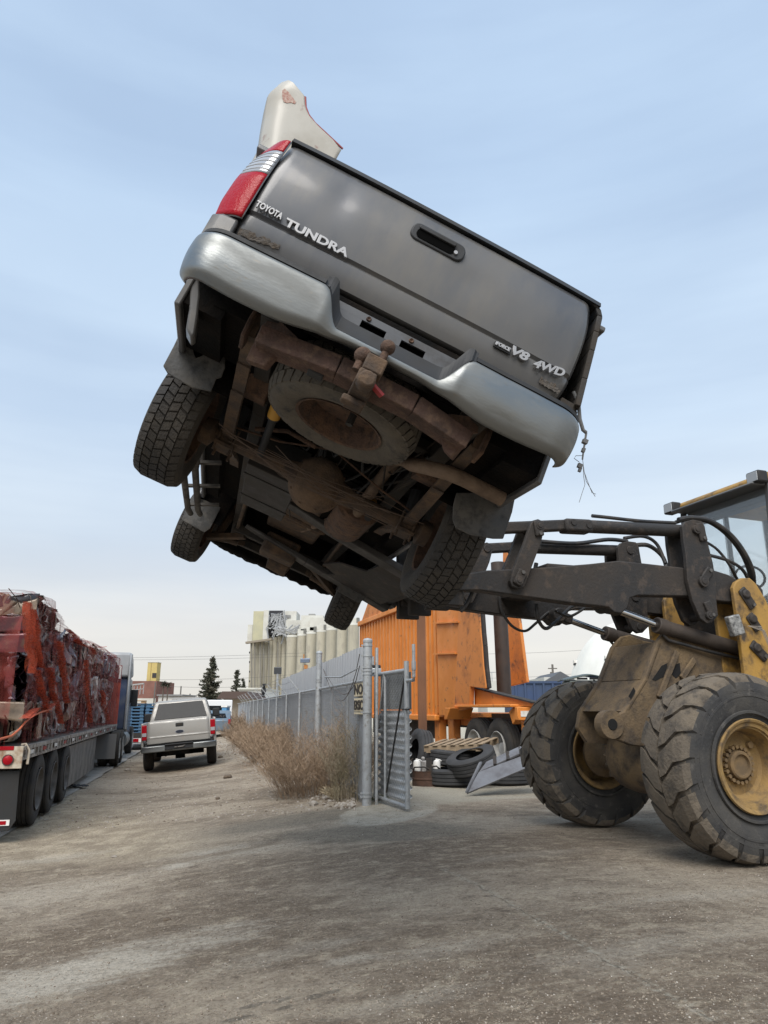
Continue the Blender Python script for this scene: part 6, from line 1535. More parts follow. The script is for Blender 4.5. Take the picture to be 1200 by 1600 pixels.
def crushed(x0, x1, y0, y1, z0, z1, cols, seed, label, top=False):
    r_ = random.Random(seed)
    c0 = V(((x0 + x1) / 2, (y0 + y1) / 2, z0))
    E_ = empty('crushed_car', MT2 @ Matrix.Translation(c0), label, 'crushed car', 'crushed cars stacked on the flatbed')
    lx, ly, lz = x1 - x0, y1 - y0, z1 - z0
    # core
    mb = MB(); n = 9
    def core(ax, sg):
        def fn(u, v):
            if ax == 0: p = V((sg * lx / 2, (u - 0.5) * ly, v * lz))
            elif ax == 1: p = V(((u - 0.5) * lx, sg * ly / 2, v * lz))
            else: p = V(((u - 0.5) * lx, (v - 0.5) * ly, lz if sg > 0 else 0))
            d = 0.10 * fold(p, 1.5, seed) - 0.10
            dv = V((sg, 0, 0)) if ax == 0 else (V((0, sg, 0)) if ax == 1 else V((0, 0, sg)))
            e = 1 if ax == 2 and sg < 0 else 0
            return p * 0.94 + dv * d * (0 if e else 1) + V((0, 0, 0.02))
        return fn
    for ax in (0, 1, 2):
        for sg in (-1, 1): mb.grid(core(ax, sg), 14, 10)
    mb.build('crushed_core', M_core, E_, smooth=20, nofix=True)
    # panels
    mb = MB(); mats = [cmat(c) for c in cols] + [M_core]
    faces = [(0, 1)] * 11 + [(1, -1)] * (16 if y0 < YR + 1 else 4) + ([(2, 1)] * 6 if top else [(2, 1)] * 2) + [(0, -1)] * 2
    for ax, sg in faces:
        w_ = r_.uniform(0.5, 1.5) * (1 if ax != 1 else 0.6); h_ = r_.uniform(0.22, 0.6) * (1 if ax != 1 else 0.75)
        if ax == 0: c = V((sg * lx / 2, r_.uniform(-0.46, 0.46) * ly, r_.uniform(0.12, 0.88) * lz)); U, W__, N = V((0, 1, 0)), V((0, 0, 1)), V((sg, 0, 0))
        elif ax == 1: c = V((r_.uniform(-0.46, 0.46) * lx, sg * ly / 2, r_.uniform(0.12, 0.88) * lz)); U, W__, N = V((1, 0, 0)), V((0, 0, 1)), V((0, sg, 0))
        else: c = V((r_.uniform(-0.3, 0.46) * lx, r_.uniform(-0.46, 0.46) * ly, lz * 0.97)); U, W__, N = V((0, 1, 0)), V((1, 0, 0)), V((0, 0, 1))
        rot = Matrix.Rotation(r_.gauss(0, 0.45), 3, N); U = rot @ U; W__ = rot @ W__
        k_t = 0.35 if ax == 2 else 1.0; tilt = r_.gauss(0, 0.35) * k_t; tl2 = r_.gauss(0, 0.3) * k_t; curl = r_.gauss(0, 0.5); sd_ = r_.uniform(0, 99); am = r_.uniform(0.06, 0.20)
        asp = r_.uniform(0.5, 1.0)
        def fn(u, v):
            a = (u - 0.5) * w_; b = (v - 0.5) * h_ * (asp + (1 - asp) * u)
            p = U * a + W__ * b
            d = 0.01 + tilt * a * 0.5 + tl2 * b + curl * (a * a - 0.08) * 0.5 + am * fold(p + c, 2.6, sd_)
            d = max(-0.2, min(0.22 if ax != 2 else 0.10, d))
            q = c + p + N * (d - 0.01); e_ = 0.03 * noise.noise(V((a * 3, b * 3, sd_)))
            return V((max(-lx / 2 - 0.1, min(lx / 2 + 0.19, q.x)), max(-ly / 2 - 0.02 + e_, min(ly / 2 + e_, q.y)), max(0.03 + e_, min(lz + 0.02 + e_ * 2, q.z))))
        mb.mi = r_.choice([0, 0, 0, 1, 1, 2 if len(cols) > 2 else 0])
        mb.grid(fn, 14, 9)
    mb.build('torn_panel', mats, E_, smooth=32, solid=0.006, nofix=True)
    # pipes, bars and wire ends
    mb = MB()
    for k in range(14):
        p = V((lx / 2 + r_.uniform(-0.05, 0.05), r_.uniform(-0.5, 0.5) * ly, r_.uniform(0.05, 1.0) * lz)); q = p + V((r_.uniform(-0.1, 0.1), r_.gauss(0, 0.4), r_.gauss(0, 0.18))); m_ = p.lerp(q, 0.5) + V((r_.uniform(0, 0.06), 0, r_.gauss(0, 0.06)))
        q.z = min(q.z, lz); m_.z = min(m_.z, lz); mb.tube([p, m_, q], r_.choice((0.006, 0.01, 0.014)), 5)
    mb.build('bent_bar', M_rust, E_)
    if seed % 2 == 0 and y0 > YR + 1:
        o = bpy.data.objects.new('crushed_tyre', ctyre); COL.objects.link(o); o.parent = E_
        o.matrix_local = Matrix.Translation((lx / 2 - 0.08, r_.uniform(-0.3, 0.3) * ly, lz * 0.42)) @ Matrix.Rotation(0.3, 4, 'Z') @ Matrix.Diagonal((0.7, 0.85, 0.62, 1))
LT = BZ + 0.03
cols_ = [('tan', 'beige', 'brown'), ('silver', 'charcoal', 'white'), ('maroon', 'charcoal', 'silver'), ('plum', 'maroon', 'steel_blue'), ('brown', 'tan', 'charcoal'), ('white', 'silver', 'maroon')]
yseg = [YR + 0.1, YR + 2.6, YR + 5.2, YR + 7.9, YR + 10.8, YF - 0.25]
hts = [(0.55, 0.60, 0.50, 0.30), (0.58, 0.64, 0.54, 0), (0.60, 0.64, 0.54, 0), (0.64, 0.68, 0.62, 0), (0.67, 0.69, 0.64, 0)]
rows_ = ['bottom', 'second', 'third', 'top']
bays = ['rearmost', 'second', 'middle', 'fourth', 'foremost']
labs = {'tan': 'tan and beige', 'silver': 'silver', 'maroon': 'dark maroon', 'plum': 'plum coloured', 'brown': 'brown', 'white': 'white and silver'}
palette = [[0, 3, 2, 4], [1, 2, 3, 0], [4, 3, 1, 0], [2, 5, 4, 3], [5, 2, 3, 2]]
sdn = 1
for b_ in range(5):
    z = LT
    for l_ in range(4):
        h_ = hts[b_][l_]
        if not h_: continue
        cc = cols_[palette[b_][l_]]
        crushed(-W2 + 0.12, -0.33 + 0.07 * math.sin(sdn * 2.1), yseg[b_], yseg[b_ + 1] - 0.04, z, z + h_, cc, sdn, '%s crushed car, %s of its stack, in the %s stack on the flatbed' % (labs[cc[0]], rows_[l_], bays[b_]), top=(l_ == 3 or (l_ == 2 and hts[b_][3] == 0)))
        z += h_ + 0.01; sdn += 1
LH = LT + 2.3
# red netting thrown over the load
def net_material(name, col, lo, hi, sc):
    m = bpy.data.materials.new(name); m.use_nodes = True; t = m.node_tree; L = t.links.new; b = t.nodes['Principled BSDF']
    b.inputs['Base Color'].default_value = (*col, 1); b.inputs['Roughness'].default_value = 0.7
    tcn = nn(t, 'ShaderNodeTexCoord')
    mpn = nn(t, 'ShaderNodeMapping'); mpn.inputs['Scale'].default_value = (1, 2.2, 0.55); L(tcn.outputs['Object'], mpn.inputs[0])
    n = nn(t, 'ShaderNodeTexNoise'); n.inputs['Scale'].default_value = sc; n.inputs['Detail'].default_value = 6; n.inputs['Distortion'].default_value = 0.8; L(mpn.outputs[0], n.inputs['Vector'])
    r = nn(t, 'ShaderNodeMapRange'); r.inputs['From Min'].default_value = 0.35; r.inputs['From Max'].default_value = 0.68; r.inputs['To Min'].default_value = lo; r.inputs['To Max'].default_value = hi
    L(n.outputs['Fac'], r.inputs['Value']); L(r.outputs[0], b.inputs['Alpha'])
    return m
M_net = net_material('red_debris_net', (0.25, 0.036, 0.026), 0.0, 0.50, 3.2)
M_netd = net_material('bunched_orange_net', (0.46, 0.078, 0.036), 0.10, 0.80, 8)
prof_top = [(YR, LT + 1.98), (YR + 1.2, LT + 2.08), (YR + 2.4, LT + 2.0), (YR + 3.0, LT + 1.83), (YR + 5.4, LT + 1.84), (YR + 8.0, LT + 1.96), (YR + 11, LT + 2.04), (YF - 0.2, LT + 2.06)]
def netfn(u, v):
    y = YR - 0.02 + (YF - YR - 0.1) * u; tz = interp(prof_top, y) + 0.06 * noise.noise(V((y * 1.7, 0, 1)))
    k = v * (tz - LT + W2)
    if k < tz - LT: p = V((-0.20, y, LT + k)); p.x += 0.10 + 0.09 * fold(V((0, y, p.z * 0.5)), 1.3, 50)
    else: p = V((-0.20 - (k - (tz - LT)), y, tz + 0.05 + 0.03 * fold(V((k, y, 0)), 1.3, 51)))
    return p
NT = empty('cargo_netting', MT2, 'torn red orange netting draped over the crushed cars', 'netting')
mb = MB(); mb.grid(netfn, 150, 56); mb.build('net_sheet', M_net, NT, smooth=50, nofix=True)
mb = MB(); mb.grid(lambda u, v: V((-0.2 - (W2 - 0.25) * u, YR - 0.12 - 0.10 * fold(V((u * 3, 0, v * 1.2)), 1.3, 52), LT + 1.98 * v)), 50, 40); mb.build('net_sheet', M_net, NT, smooth=50, nofix=True)
nr = random.Random(11)
def band(ya, za, yb, zb, w_, seed):
    def fn(u, v):
        t = u; y = ya + (yb - ya) * t + (v - 0.5) * w_ * (0.7 + 0.5 * noise.noise(V((u * 3, seed, 0)))); z = za + (zb - za) * t + 0.03 * math.sin(t * 9 + seed)
        return V((-0.02 + 0.05 * math.sin(v * 15 + seed + u * 4) + 0.05 * noise.noise(V((u * 4, v * 2, seed))), y, z))
    mb = MB(); mb.grid(fn, 26, 12); mb.build('net_bunch', M_netd, NT, smooth=50, nofix=True)
for k, (p, q, w_) in enumerate((((66, 945), (70, 1050), 0.30), ((72, 950), (84, 1045), 0.26), ((80, 1050), (92, 1112), 0.40), ((110, 1000), (120, 1100), 0.45), ((120, 985), (160, 1022), 0.45), ((148, 1030), (152, 1130), 0.6), ((170, 1080), (178, 1125), 1.2), ((55, 1120), (100, 1100), 0.25), ((95, 1045), (112, 1130), 0.3))):
    A, B = xp(*p, 0.15), xp(*q, 0.15); band(A.y, A.z, B.y, B.z, w_, k * 3.1 + 1)
mb = MB(); pts = [xp(*p, 0.0) for p in ((-40, 1162), (0, 1155), (18, 1150), (30, 1140), (40, 1128), (52, 1118), (66, 1112), (80, 1108))]
mb.tube(pts, 0.014, 6); mb.build('net_hem', mat('bright_orange_hem', (0.52, 0.12, 0.045), 0.7), NT)
mb = MB()
for k in range(40):
    y = YR + nr.uniform(0, YF - YR - 0.4); tz = interp(prof_top, y)
    p = V((nr.uniform(-1.2, -0.35), y, tz - 0.06)); mb.tube([p, p + V((nr.gauss(0, 0.1), nr.gauss(0, 0.3), nr.uniform(0.02, 0.16))), p + V((nr.gauss(0, 0.2), nr.gauss(0, 0.5), nr.uniform(0.0, 0.10)))], 0.006, 4)
mb.build('loose_strand', mat('pink_strand', (0.5, 0.12, 0.10), 0.8), NT)

# tractor unit
TY = YF + 0.3
TR = empty('truck_tractor', MT2 @ Matrix.Translation((0.30, TY, 0)), 'dark blue semi truck tractor with high grey roof fairing ahead of the flatbed', 'truck')
M_blue = mat('dark_blue_cab_paint', (0.03, 0.05, 0.10), 0.35, 0.1, (0.05, 0.065, 0.10), 0.5, 3, coat=0.3)
M_fair = mat('silver_grey_fairing', (0.30, 0.31, 0.32), 0.4, 0.1, (0.23, 0.235, 0.24), 0.5, 2)
ZTP = xp(205, 1027).z
mb = MB(); mb.prism([V((-W2 / 2, y, z)) for y, z in ((0.9, 0.95), (0.9, 2.75), (2.9, 2.75), (3.7, 1.95), (3.75, 0.75))], (2.30, 0, 0)); CA = mb.build('cab', M_blue, TR, bevel=0.08, seg=3)
mb = MB(); mb.prism([V((-W2 / 2, y, z)) for y, z in ((0.75, 2.72), (0.75, ZTP - 0.02), (1.2, ZTP), (1.9, ZTP - 0.12), (2.9, 2.78))], (2.36, 0, 0)); mb.build('roof_fairing', M_fair, CA, bevel=0.10, seg=3)
for sx_ in (-0.10, -W2 + 0.10): mb = MB(); mb.prism([V((sx_, y, z)) for y, z in ((0.35, 1.0), (0.45, ZTP - 0.1), (0.95, ZTP - 0.05), (0.95, 0.95))], (0.06, 0, 0)); mb.build('side_fairing', M_fair, CA, bevel=0.03)
mb = MB(); mb.prism([V((-W2 / 2, y, z)) for y, z in ((3.6, 0.75), (3.6, 1.9), (5.3, 1.55), (5.5, 1.3), (5.5, 0.6))], (1.9, 0, 0)); mb.build('bonnet', M_blue, CA, bevel=0.1, seg=3)
for sx_ in (-0.11, -W2 + 0.11):
    mb = MB(); mb.prism([V((sx_, y, z)) for y, z in ((2.2, 1.85), (2.2, 2.5), (2.95, 2.5), (3.4, 1.95))], (0.02, 0, 0)); mb.build('side_window', M_glass, CA, bevel=0.02)
    mb = MB(); mb.cyl((sx_ - 0.22 * (1 if sx_ > -1 else -1), 1.0, 0.62), (sx_ - 0.22 * (1 if sx_ > -1 else -1), 2.7, 0.62), 0.30, 24); mb.build('fuel_tank', M_chrome, TR)
    mb = MB(); mb.box((sx_ + (0.10 if sx_ > -1 else -0.10), 3.05, 2.05), (0.22, 0.12, 0.62)); mb.build('mirror', M_blackp, CA, bevel=0.03)
    mb = MB(); mb.cyl((sx_, 0.80, 0.9), (sx_, 0.80, ZTP - 0.4), 0.06, 14); mb.build('exhaust_stack', M_chrome, TR)
    mb = MB(); mb.prism([V((sx_ - 0.1 * (1 if sx_ > -1 else -1), -2.3, z)) for z in (0,)] * 0 + [V((sx_ - (0.25 if sx_ > -1 else -0.25) + dx, -3.0, z)) for dx, z in ((-0.28, 0.25), (0.28, 0.25), (0.28, 0.95), (-0.28, 0.95))], (0, 0.012, 0)); mb.build('mud_flap', mat('grey_flap', (0.16, 0.155, 0.15), 0.7), TR)
for y in (-2.1, -0.8, 4.4):
    for X, sg in (((-0.16, 1), (-0.48, 1), (-W2 + 0.16, -1), (-W2 + 0.48, -1)) if y < 3 else ((-0.16, 1), (-W2 + 0.16, -1))): road_wheel(TR, X, y, 0.505, sg)
mb = MB(); mb.box((-W2 / 2, 1.2, 0.75), (0.9, 7.6, 0.28))
for y in (-2.1, -0.8, 4.4): mb.cyl((-0.3, y, 0.505), (-W2 + 0.3, y, 0.505), 0.08)
mb.build('chassis', M_arm, TR)

# ================================================================ SILVER PICKUP parked on the shoulder
gA, gB = gp(243, 1204), gp(325, 1192)
mid = (gA + gB) / 2; mid = CAM + (V((mid.x, mid.y, CAM.z)) - CAM)  # point below the tail
q = at(281, 1196, 21.2); hd = V((-0.235, 0.972, 0)).normalized(); rt = V((0.972, 0.235, 0)).normalized()
zl, zr = gz(q.x - 0.85 * rt.x, q.y - 0.85 * rt.y), gz(q.x + 0.85 * rt.x, q.y + 0.85 * rt.y)
xv = (rt + V((0, 0, (zr - zl) / 1.7))).normalized(); zv = xv.cross(hd).normalized()
MP = Matrix((xv, hd, zv)).transposed().to_4x4(); MP.translation = (q.x, q.y, (zl + zr) / 2)
SP = empty('pickup_truck', MP, 'light silver gold pickup parked on the dirt shoulder, seen from behind', 'pickup truck')
M_gold = mat('silver_gold_paint', (0.325, 0.312, 0.288), 0.36, 0.25, (0.28, 0.268, 0.247), 0.5, 2.5, coat=0.3, dirt2=(0.32, 0.28, 0.235), amt2=0.12)
mb = MB()
prof = [(-0.98, 0.62), (-1.0, 0.85), (-0.985, 1.22), (-0.965, 1.30)]
for sg in (-1, 1):
    mb.prism([q_ + V((sg * 0.955, 0, 0)) for q_ in arch_side(0.14, 2.0, 0.60, 1.30, 1.15, 0.42, 0.47)], (0.07, 0, 0))
mb.box((0, 1.1, 0.78), (1.8, 1.9, 0.05)); SBd = mb.build('bed', M_gold, SP, bevel=0.03)
mb = MB()
def tg2(u, v):
    z = 0.74 + 0.58 * v; x = (u - 0.5) * (1.66 - 0.05 * v)
    return V((x, 0.09 + 0.018 * math.sin(v * math.pi) * -1 + 0.02 * max(0, (v - 0.93) / 0.07) - 0.012 * (0.25 < v < 0.30), z))
mb.grid(tg2, 20, 24); TG2 = mb.build('tailgate', M_gold, SP, solid=0.03)
mb = MB(); mb.prism(rrect(0.02, 1.19, 0.21, 0.10, 0.02, 0.07), (0, 0.03, 0)); hh = mb.build('handle', M_blackp, TG2, bevel=0.006)
mb = MB(); mb.box((0.02, 0.055, 1.20), (0.15, 0.02, 0.035)); mb.build('lever', M_greysteel, hh)
def oval(rx, rz, y, n=28): return [V((0.02 + rx * math.cos(2 * math.pi * k / n), y, 1.01 + rz * math.sin(2 * math.pi * k / n))) for k in range(n)]
mb = MB(); mb.prism(oval(0.125, 0.055, 0.06), (0, 0.012, 0)); EB = mb.build('oval_emblem', M_letter, TG2)
mb = MB(); mb.prism(oval(0.105, 0.040, 0.051), (0, 0.008, 0)); mb.build('emblem_field', mat('emblem_dark', (0.02, 0.025, 0.04), 0.3), EB)
mb = MB(); mb.box((-0.62, 0.066, 0.98), (0.22, 0.012, 0.025)); mb.build('name_badge', M_letter, TG2)
mb = MB(); mb.box((-0.63, 0.068, 1.17), (0.08, 0.008, 0.05)); mb.build('sticker', M_white, TG2)
for sg in (-1, 1):
    mb = MB(); mb.box((sg * 0.90, 0.13, 1.05), (0.13, 0.12, 0.40)); tl_ = mb.build('tail_light', M_red, SP, bevel=0.02)
    mb = MB(); mb.box((sg * 0.90, 0.066, 1.0), (0.11, 0.012, 0.09)); mb.build('reverse_lens', M_clear, tl_)
mb = MB(); mb.box((0, 0.16, 0.71), (1.78, 0.1, 0.09)); mb.build('rear_sill', M_blackp, SP)
mb = MB()
for sg in (-1, 1): mb.prism([V((sg * x, y, 0.61)) for x, y in ((0.36, -0.06), (0.85, -0.04), (0.97, 0.02), (1.0, 0.18), (0.90, 0.18), (0.36, 0.06))], (0, 0, 0.16))
mb.box((0, 0.05, 0.57), (0.85, 0.1, 0.09)); RB2 = mb.build('rear_bumper', M_chrome, SP, bevel=0.02)
mb = MB(); mb.box((0, 0.0, 0.635), (0.74, 0.10, 0.13)); mb.box((0, -0.03, 0.70), (0.74, 0.12, 0.03)); mb.build('plate_pocket', M_blackp, RB2, bevel=0.008)
mb = MB(); mb.tube([(-0.12, -0.06, 0.615), (0.1, -0.06, 0.62), (0.16, -0.06, 0.65)], 0.018, 6); mb.build('plate_rim', M_pin, RB2)
mb = MB(); mb.box((-0.1, 0.25, 0.46), (0.7, 0.1, 0.10)); mb.cyl((-0.35, 0.1, 0.44), (-0.35, 0.5, 0.44), 0.05); mb.box((0, 1.15, 0.42), (1.3, 0.14, 0.14)); mb.box((0, 2.6, 0.55), (1.5, 4.0, 0.14)); mb.box((0.0, 1.0, 0.40), (0.26, 0.26, 0.26)); mb.build('underbody', M_under, SP)
mb = MB(); mb.prism([V((0, y, z)) for y, z in ((2.02, 0.62), (2.02, 1.32), (2.30, 1.86), (3.5, 1.90), (4.25, 1.35), (4.3, 0.62))], (1.80, 0, 0))
for v_ in mb.v:
    if v_.z > 1.5: v_.x *= 0.83
CB2 = mb.build('cab', M_gold, SP, bevel=0.05, seg=3)
mb = MB(); pts = [(-0.76, 1.345), (0.76, 1.345), (0.64, 1.80), (-0.64, 1.80)]
mb.prism([V((x, 2.02 + (z - 1.32) * 0.52 - 0.012, z)) for x, z in pts], (0, 0.012, 0)); mb.build('rear_window', M_glass, CB2, bevel=0.01)
for sg in (-1, 1):
    mb = MB(); mb.prism([V((sg * (0.90 - (z - 1.32) * 0.265) + sg * 0.004, y, z)) for y, z in ((2.35, 1.40), (2.48, 1.80), (3.45, 1.83), (4.05, 1.40))], (0.02, 0, 0)); mb.build('side_window', M_glass, CB2)
    mb = MB(); mb.box((sg * 1.06, 3.75, 1.42), (0.22, 0.10, 0.26)); mb.build('mirror', M_blackp, CB2, bevel=0.03)
mb = MB(); mb.prism([V((0, y, z)) for y, z in ((4.25, 0.9), (4.25, 1.36), (5.4, 1.22), (5.6, 1.0), (5.6, 0.9))], (1.8, 0, 0))
for sg in (-1, 1): mb.prism([q_ + V((sg * 0.93, 0, 0)) for q_ in arch_side(4.3, 5.6, 0.58, 1.2, 4.85, 0.42, 0.47)], (0.06, 0, 0))
mb.build('bonnet', M_gold, SP, bevel=0.04)
for x, y in ((-0.86, 1.15), (0.86, 1.15), (-0.86, 4.85), (0.86, 4.85)):
    r_ = bpy.data.objects.new('wheel', rim_me); COL.objects.link(r_); r_.parent = SP; r_.matrix_local = Matrix.Translation((x, y, 0.40)) @ Matrix.Rotation(math.pi if x > 0 else 0, 4, 'Z')
    t_ = bpy.data.objects.new('tyre', tyre_me); COL.objects.link(t_); t_.parent = r_

# a truck ahead loaded with blue pallets
q = at(222, 1156, 33.0); MQ = frame((q.x, q.y, gz(q.x, q.y) + 0.018), hd)
BT = empty('pallet_truck', MQ, 'low truck with a red and white tail bar carrying stacked blue pallets', 'truck')
mb = MB(); mb.box((0, 3, 0.62), (2.3, 6, 0.16)); mb.box((0, 3, 0.42), (0.9, 6, 0.25)); mb.build('deck', M_arm, BT)
mb = MB(); mb.box((0, -0.02, 0.40), (2.3, 0.06, 0.16)); k = mb.build('tail_bar', M_white, BT)
for i in range(4): mb = MB(); mb.box((-0.85 + i * 0.57, -0.055, 0.40), (0.28, 0.01, 0.13)); mb.build('red_patch', M_red, k)
for x in (-0.95, 0.95):
    for y in (0.9, 2.0): road_wheel(BT, x, y, 0.505, -1 if x < 0 else 1)
mb = MB(); mb.box((0, 2.05, 1.25), (2.3, 0.1, 1.1)); mb.build('added_light_block', M_under, BT)  # added dark panel, blocks the bright sky behind the pallet gaps
M_bp = mat('blue_pallet_paint', (0.045, 0.125, 0.235), 0.75, 0, (0.07, 0.13, 0.19), 0.5, 5); M_bp2 = mat('tan_pallet_wood', (0.34, 0.22, 0.12), 0.8)
def pallet_mesh(m):
    mb = MB()
    for y in (-0.5, 0.0, 0.5):
        for x in (-0.44, 0, 0.44): mb.box((x, y, 0.06), (0.14, 0.13, 0.085))
    for y in (-0.52, -0.25, 0, 0.25, 0.5): mb.box((0, y, 0.112), (1.05, 0.14, 0.034))
    for y in (-0.51, 0, 0.51): mb.box((0, y, 0.010), (1.05, 0.12, 0.022))
    o = mb.build('pallet', m); me = o.data; bpy.data.objects.remove(o); return me
pb, pt_ = pallet_mesh(M_bp), pallet_mesh(M_bp2)
for sx_, n_ in ((-0.56, 10), (0.56, 9)):
    for k in range(n_):
        o = bpy.data.objects.new('pallet', pt_ if (k == n_ - 1 and sx_ < 0) else pb); COL.objects.link(o)
        o.matrix_world = MQ @ Matrix.Translation((sx_ + 0.012 * math.sin(k * 5), 0.7, 0.705 + k * 0.131))
        tag(o, 'bare tan pallet on top of the left blue stack' if (k == n_ - 1 and sx_ < 0) else ('blue pallet in the left stack on the truck ahead, %s' % ('bottom', 'second from bottom', 'third from bottom', 'fourth from bottom', 'fifth from bottom', 'sixth from bottom', 'seventh from bottom', 'eighth from bottom', 'ninth from bottom', 'top')[k] if sx_ < 0 else 'blue pallet in the right stack on the truck ahead, %s' % ('bottom', 'second from bottom', 'third from bottom', 'fourth from bottom', 'fifth from bottom', 'sixth from bottom', 'seventh from bottom', 'eighth from bottom', 'top')[k]), 'pallet', 'pallets stacked on the truck ahead')

# a black rag on the street edge, loose stones on the shoulder
q = gp(121, 1232); mb = MB()
mb.grid(lambda u, v: V((q.x + 0.42 * (u - 0.5) + 0.05 * math.sin(v * 6), q.y + 0.5 * (v - 0.5) * (1 - 0.6 * u), gz(q.x, q.y) + 0.035 + 0.05 * max(0, fold(V((u * 2, v * 2, 0)), 1.3, 5)))), 14, 12)
tag(mb.build('black_rag', M_blackp, solid=0.008, nofix=True), 'crumpled black rag lying on the street edge', 'rag')
def stone_mesh(seed, n=2):
    bm = bmesh.new(); bmesh.ops.create_icosphere(bm, subdivisions=n, radius=1.0)
    for v in bm.verts: v.co *= 1 + 0.35 * noise.noise(v.co * 1.3 + V((seed * 3.1, 0, 0))); v.co.z *= 0.62
    return bm
def stone(px, py, r_, label, m, seed):
    q = gp(px, py); bm = stone_mesh(seed); me = bpy.data.meshes.new('stone'); bm.to_mesh(me); bm.free(); me.materials.append(m)
    o = bpy.data.objects.new('stone', me); COL.objects.link(o); o.scale = (r_, r_ * 0.8, r_ * 0.8); o.location = (q.x, q.y, gz(q.x, q.y) + r_ * 0.3); o.rotation_euler = (0, 0, seed)
    tag(o, label, 'stone', 'loose stones and clods on the dirt')
M_pale = mat('pale_stone', (0.33, 0.295, 0.25), 0.9, 0, (0.3, 0.27, 0.24), 0.5, 20, 0.4, 40); M_dark = mat('dark_clod', (0.10, 0.075, 0.054), 0.95, 0, (0.16, 0.125, 0.09), 0.4, 20, 0.4, 40)
stone(490, 1258, 0.075, 'largest pale stone, at the edge of the gravel near the gate post', M_pale, 1)
stone(199, 1205, 0.10, 'pale lump of concrete on the street edge left of the silver pickup', M_pale, 2)
stone(356, 1216, 0.10, 'dark clod of earth right of the silver pickup', M_dark, 3)
stone(344, 1184, 0.09, 'dark clod on the dirt just behind the right wheel of the silver pickup', M_dark, 4)
stone(340, 1249, 0.05, 'small dark clod in the middle of the shoulder', M_dark, 5)
stone(261, 1439, 0.028, 'little dark clod on the dirt, nearest to the bottom edge', M_dark, 6)
stone(178, 1340, 0.03, 'small pale chip on the dirt in front of the flatbed', M_pale, 7)
# gravel: spilled along the foot of the weeds and thin over the shoulder
gr = random.Random(21); mb = MB()
unit = []
for sd_ in range(5):
    bm = stone_mesh(sd_ + 10, 1); bm.verts.index_update(); unit.append(([v.co.copy() for v in bm.verts], [tuple(v.index for v in f.verts) for f in bm.faces])); bm.free()
def peb(x, y, r_):
    vs, fs = unit[gr.randrange(5)]; a = gr.uniform(0, 6.28); ca, sa = math.cos(a), math.sin(a); z = gz(x, y) + relief(x, y) + r_ * 0.12
    mb.mi = (0 if gr.random() < 0.8 else 1) if r_ > 0.0105 else (2 if gr.random() < 0.75 else 1)
    mb.add([V((x + r_ * (v.x * ca - v.y * sa), y + r_ * (v.x * sa + v.y * ca), z + r_ * v.z)) for v in vs], fs)
for k in range(3400):
    px = gr.uniform(330, 555); t = (px - 330) / 225; py = 1166 + 80 * t + abs(gr.gauss(0, 1)) * (8 + 11 * t) - 12
    if py > 1266: continue
    q = gp(px, py); peb(q.x, q.y, gr.choice((0.012, 0.016, 0.022, 0.03)) * gr.uniform(0.6, 1.3))
for k in range(3000):
    px = gr.uniform(60, 560); py = gr.uniform(1175, 1310); q = gp(px, py)
    if sperp(q.x, q.y) < -2.7 or py > 1262 + 45 * (1 - px / 560): continue
    peb(q.x, q.y, gr.choice((0.006, 0.009, 0.012, 0.018)) * gr.uniform(0.7, 1.3))
for k in range(1800):
    px = gr.uniform(-50, 1250); py = 1290 + 330 * gr.random() ** 0.7; q = gp(px, py); peb(q.x, q.y, gr.choice((0.003, 0.004, 0.006)) * gr.uniform(0.7, 1.3))
octa = [V((1, 0, 0)), V((0, 1, 0)), V((-1, 0, 0)), V((0, -1, 0)), V((0, 0, 0.8)), V((0, 0, -0.4))]
octf = [(0, 1, 4), (1, 2, 4), (2, 3, 4), (3, 0, 4), (1, 0, 5), (2, 1, 5), (3, 2, 5), (0, 3, 5)]
k = 0
while k < 16000:
    px = gr.uniform(-60, 1260); py = 1250 + 370 * gr.random() ** 0.75; q = gp(px, py)
    if noise.fractal(V((q.x * 1.1, q.y * 1.1, 4)), 1.0, 2.0, 4) < gr.uniform(-0.5, 0.45) or sperp(q.x, q.y) < -2.6: k += 0.3; continue
    k += 1; r_ = gr.choice((0.0022, 0.003, 0.004, 0.0055)) * (0.8 + 0.10 * max(0, q.y - 4)) * gr.uniform(0.7, 1.3); a = gr.uniform(0, 6.28); ca, sa = math.cos(a) * gr.uniform(0.8, 1.5), math.sin(a); z = gz(q.x, q.y) + relief(q.x, q.y)
    mb.mi = gr.choice((0, 0, 2, 2, 2, 2, 1, 1, 1, 1, 3 if gr.random() < 0.2 else 2))
    mb.add([V((q.x + r_ * (v.x * ca - v.y * sa), q.y + r_ * (v.x * sa + v.y * ca), z + r_ * v.z)) for v in octa], octf)
M_grit = mat('dirt_coloured_grit', (0.25, 0.21, 0.165), 0.95)
tag(mb.build('gravel', [M_pale, M_dark, M_grit, mat('bright_chip', (0.46, 0.43, 0.38), 0.8)], smooth=0, nofix=True), 'scattered gravel on the dirt shoulder and at the foot of the weeds', 'gravel', kind='stuff')
